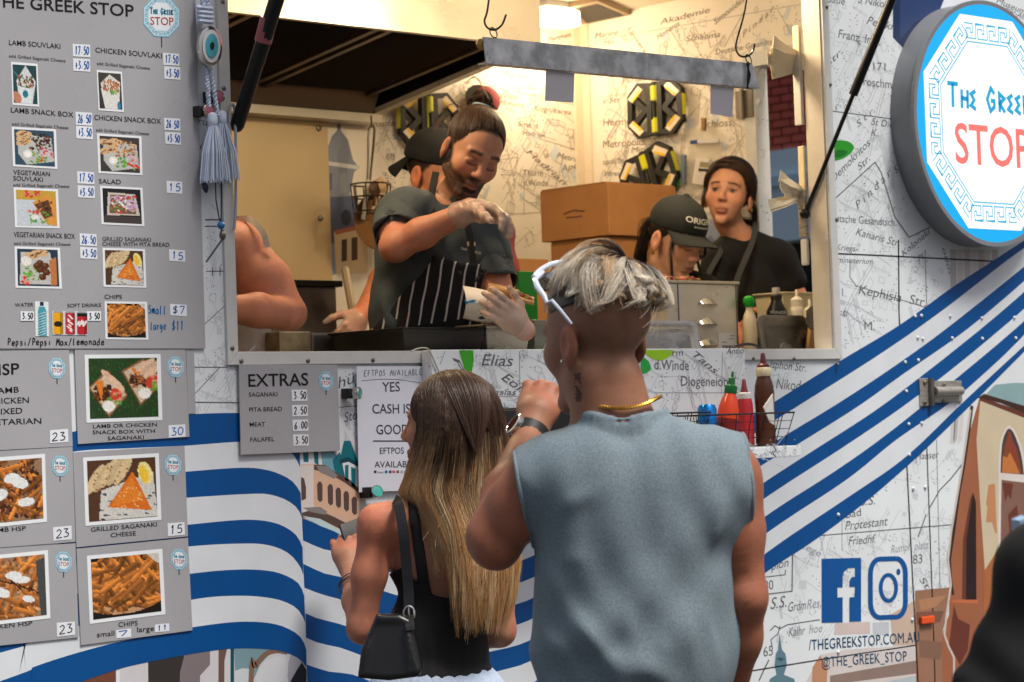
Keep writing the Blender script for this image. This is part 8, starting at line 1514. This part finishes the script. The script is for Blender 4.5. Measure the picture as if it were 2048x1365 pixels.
S = Sdf(HL.c-.16, HL.c+.16, .008); S.ell(HL.p(0,-.016,.046), np.array((.083,.103,.092)), 0, 'add', HL.M); cutplane(S, HL.p(0,.06,.05), HL.M @ np.array((0,.8,-.55))); V, Q = S.mesh(); fast_mesh('hair', V, Q, m_hair, lw.e, np.tile(L3((70,50,38)), (len(V),1)))
# ---- person hidden behind the cook: black cap, maroon top
bk = Person(890, 7.45, ZF, 'person in black backward cap and maroon top almost hidden behind the cook'); j = bk.j
HB_ = Head(j(872,352,.0), rot(math.pi+.9,-.25,.0), 1.0)
simple_person(bk, HB_, j(905,430,.05), j(830,475,.06), j(990,470,.02), 0, (196,132,98), (126,50,58), 'maroon_tee', True, 'down', elbows=(j(762,560,.05), j(1008,580,.0)), wrists=(j(722,628,-.05), j(960,610,-.1)), sl=.7)
hat(bk.e, HB_, (18,18,19), 'backward_cap', -1, .075, -.03)
lw_ = j(722,628,-.05); S = Sdf(lw_-.14, lw_+.14, .0045); fingers(S, lw_, frame(lw_-j(762,560,.05), (0,.4,1)), .3, (.6,.6,.6,.6), r=.0092, kk=.95, palm=(.042,.017,.048)); V, Q = S.mesh(); fast_mesh('glove', V, Q, m_glove, bk.e)
# ---- passer-by in black at the right edge, close to the camera
nb = Person(2252, 3.35, 0, 'person in black top cut off by the lower right corner of the picture'); j = nb.j
S = Sdf((-.3,-.25,-.005),(.34,.3,1.62), .012); hN = Head((.06,.02,1.47), rot(.3), .95); hN.sculpt(S, False); S.cone((.05,.0,1.38), (.04,0,1.26), .05, .055, .02); shn = j(2100,1150,0); S.cone(shn, (.22,0,shn[2]), .05, .05, .04); S.ell((.05,.02,1.08), (.16,.11,.2), .04); S.ell((.05,.03,.88), (.16,.12,.16), .04); eln = j(2010,1390,.0); S.chain([shn, eln, eln+np.array((.12,.2,.05))], [.05,.042,.028], .03); S.chain([(.22,0,shn[2]), (.27,.02,.95), (.2,.2,.9)], [.05,.04,.028], .03); legs(S, .05, .03, .82)
V, Q = S.mesh(); C = np.tile(L3((180,120,92)), (len(V),1)); C = hN.paint(V, C); fast_mesh('body', V, Q, m_skin, nb.e, C)
S = Sdf((-.34,-.28,.62),(.36,.3,1.42), .0075); S.cone(shn, (.22,0,shn[2]), .064, .064, .04); S.ell((.05,.02,1.08), (.19,.14,.22), .04); S.ell((.05,.03,.82), (.19,.15,.2), .05); S.chain([shn, eln, eln+np.array((.10,.17,.04))], [.068,.062,.045], .04); S.chain([(.22,0,shn[2]), (.27,.02,.95), (.22,.16,.92)], [.066,.056,.045], .04); S.func(lambda F, X, Y, Z: (F-.0035*np.sin(Z*48+X*34+2.5*np.sin(X*16+Z*9))*np.clip((-.02-X)*9,.25,1)).astype(np.float32)); V, Q = S.mesh(); fast_mesh('jumper', V, Q, cloth('black_jumper', (17,18,19), noise=.15), nb.e)
S = Sdf((-.2,-.2,.02),(.3,.25,.85), .014); [S.cone((.05+q*.085,.03,.8), (.05+q*.085,.03,.06), .11, .075, .04) for q in (-1,1)]; V, Q = S.mesh(); fast_mesh('trousers', V, Q, MATS['dark_trousers'], nb.e)
S = Sdf(hN.c-.16, hN.c+.16, .008); S.ell(hN.p(0,-.016,.046), np.array((.083,.103,.092)), 0, 'add', hN.M); cutplane(S, hN.p(0,.06,.05), hN.M @ np.array((0,.8,-.55))); V, Q = S.mesh(); fast_mesh('hair_roots', V, Q, m_hair, nb.e, np.tile(L3((60,44,36)), (len(V),1))); scalp_hair(nb.e, hN, [(-.07,.03,.03),(-.05,.06,.08),(0,.07,.1),(.05,.06,.08),(.07,.03,.03),(.075,0,.0),(-.075,0,0)], (0,-.118,.0), L3((60,43,34)), 51, 2200, .012, (.084,.104,.093)); hair_sheet(nb.e, [[hN.p(0,-.115,0),hN.p(0,-.15,-.03),hN.p(.01,-.13,-.12),hN.p(.01,-.12,-.2)]], 260, .014, .001, L3((62,44,35)), 52, 'ponytail')
b = B(); b.prism([nb.w(x, y, .02) for x, y in ((2040,1042),(2060,1034),(2060,1120),(2048,1100),(2042,1075))], F0*.06); o = b.build('pale_blue_scarf', cloth('pale_blue_cloth', (150,182,214)), None); attach(o, nb.e)
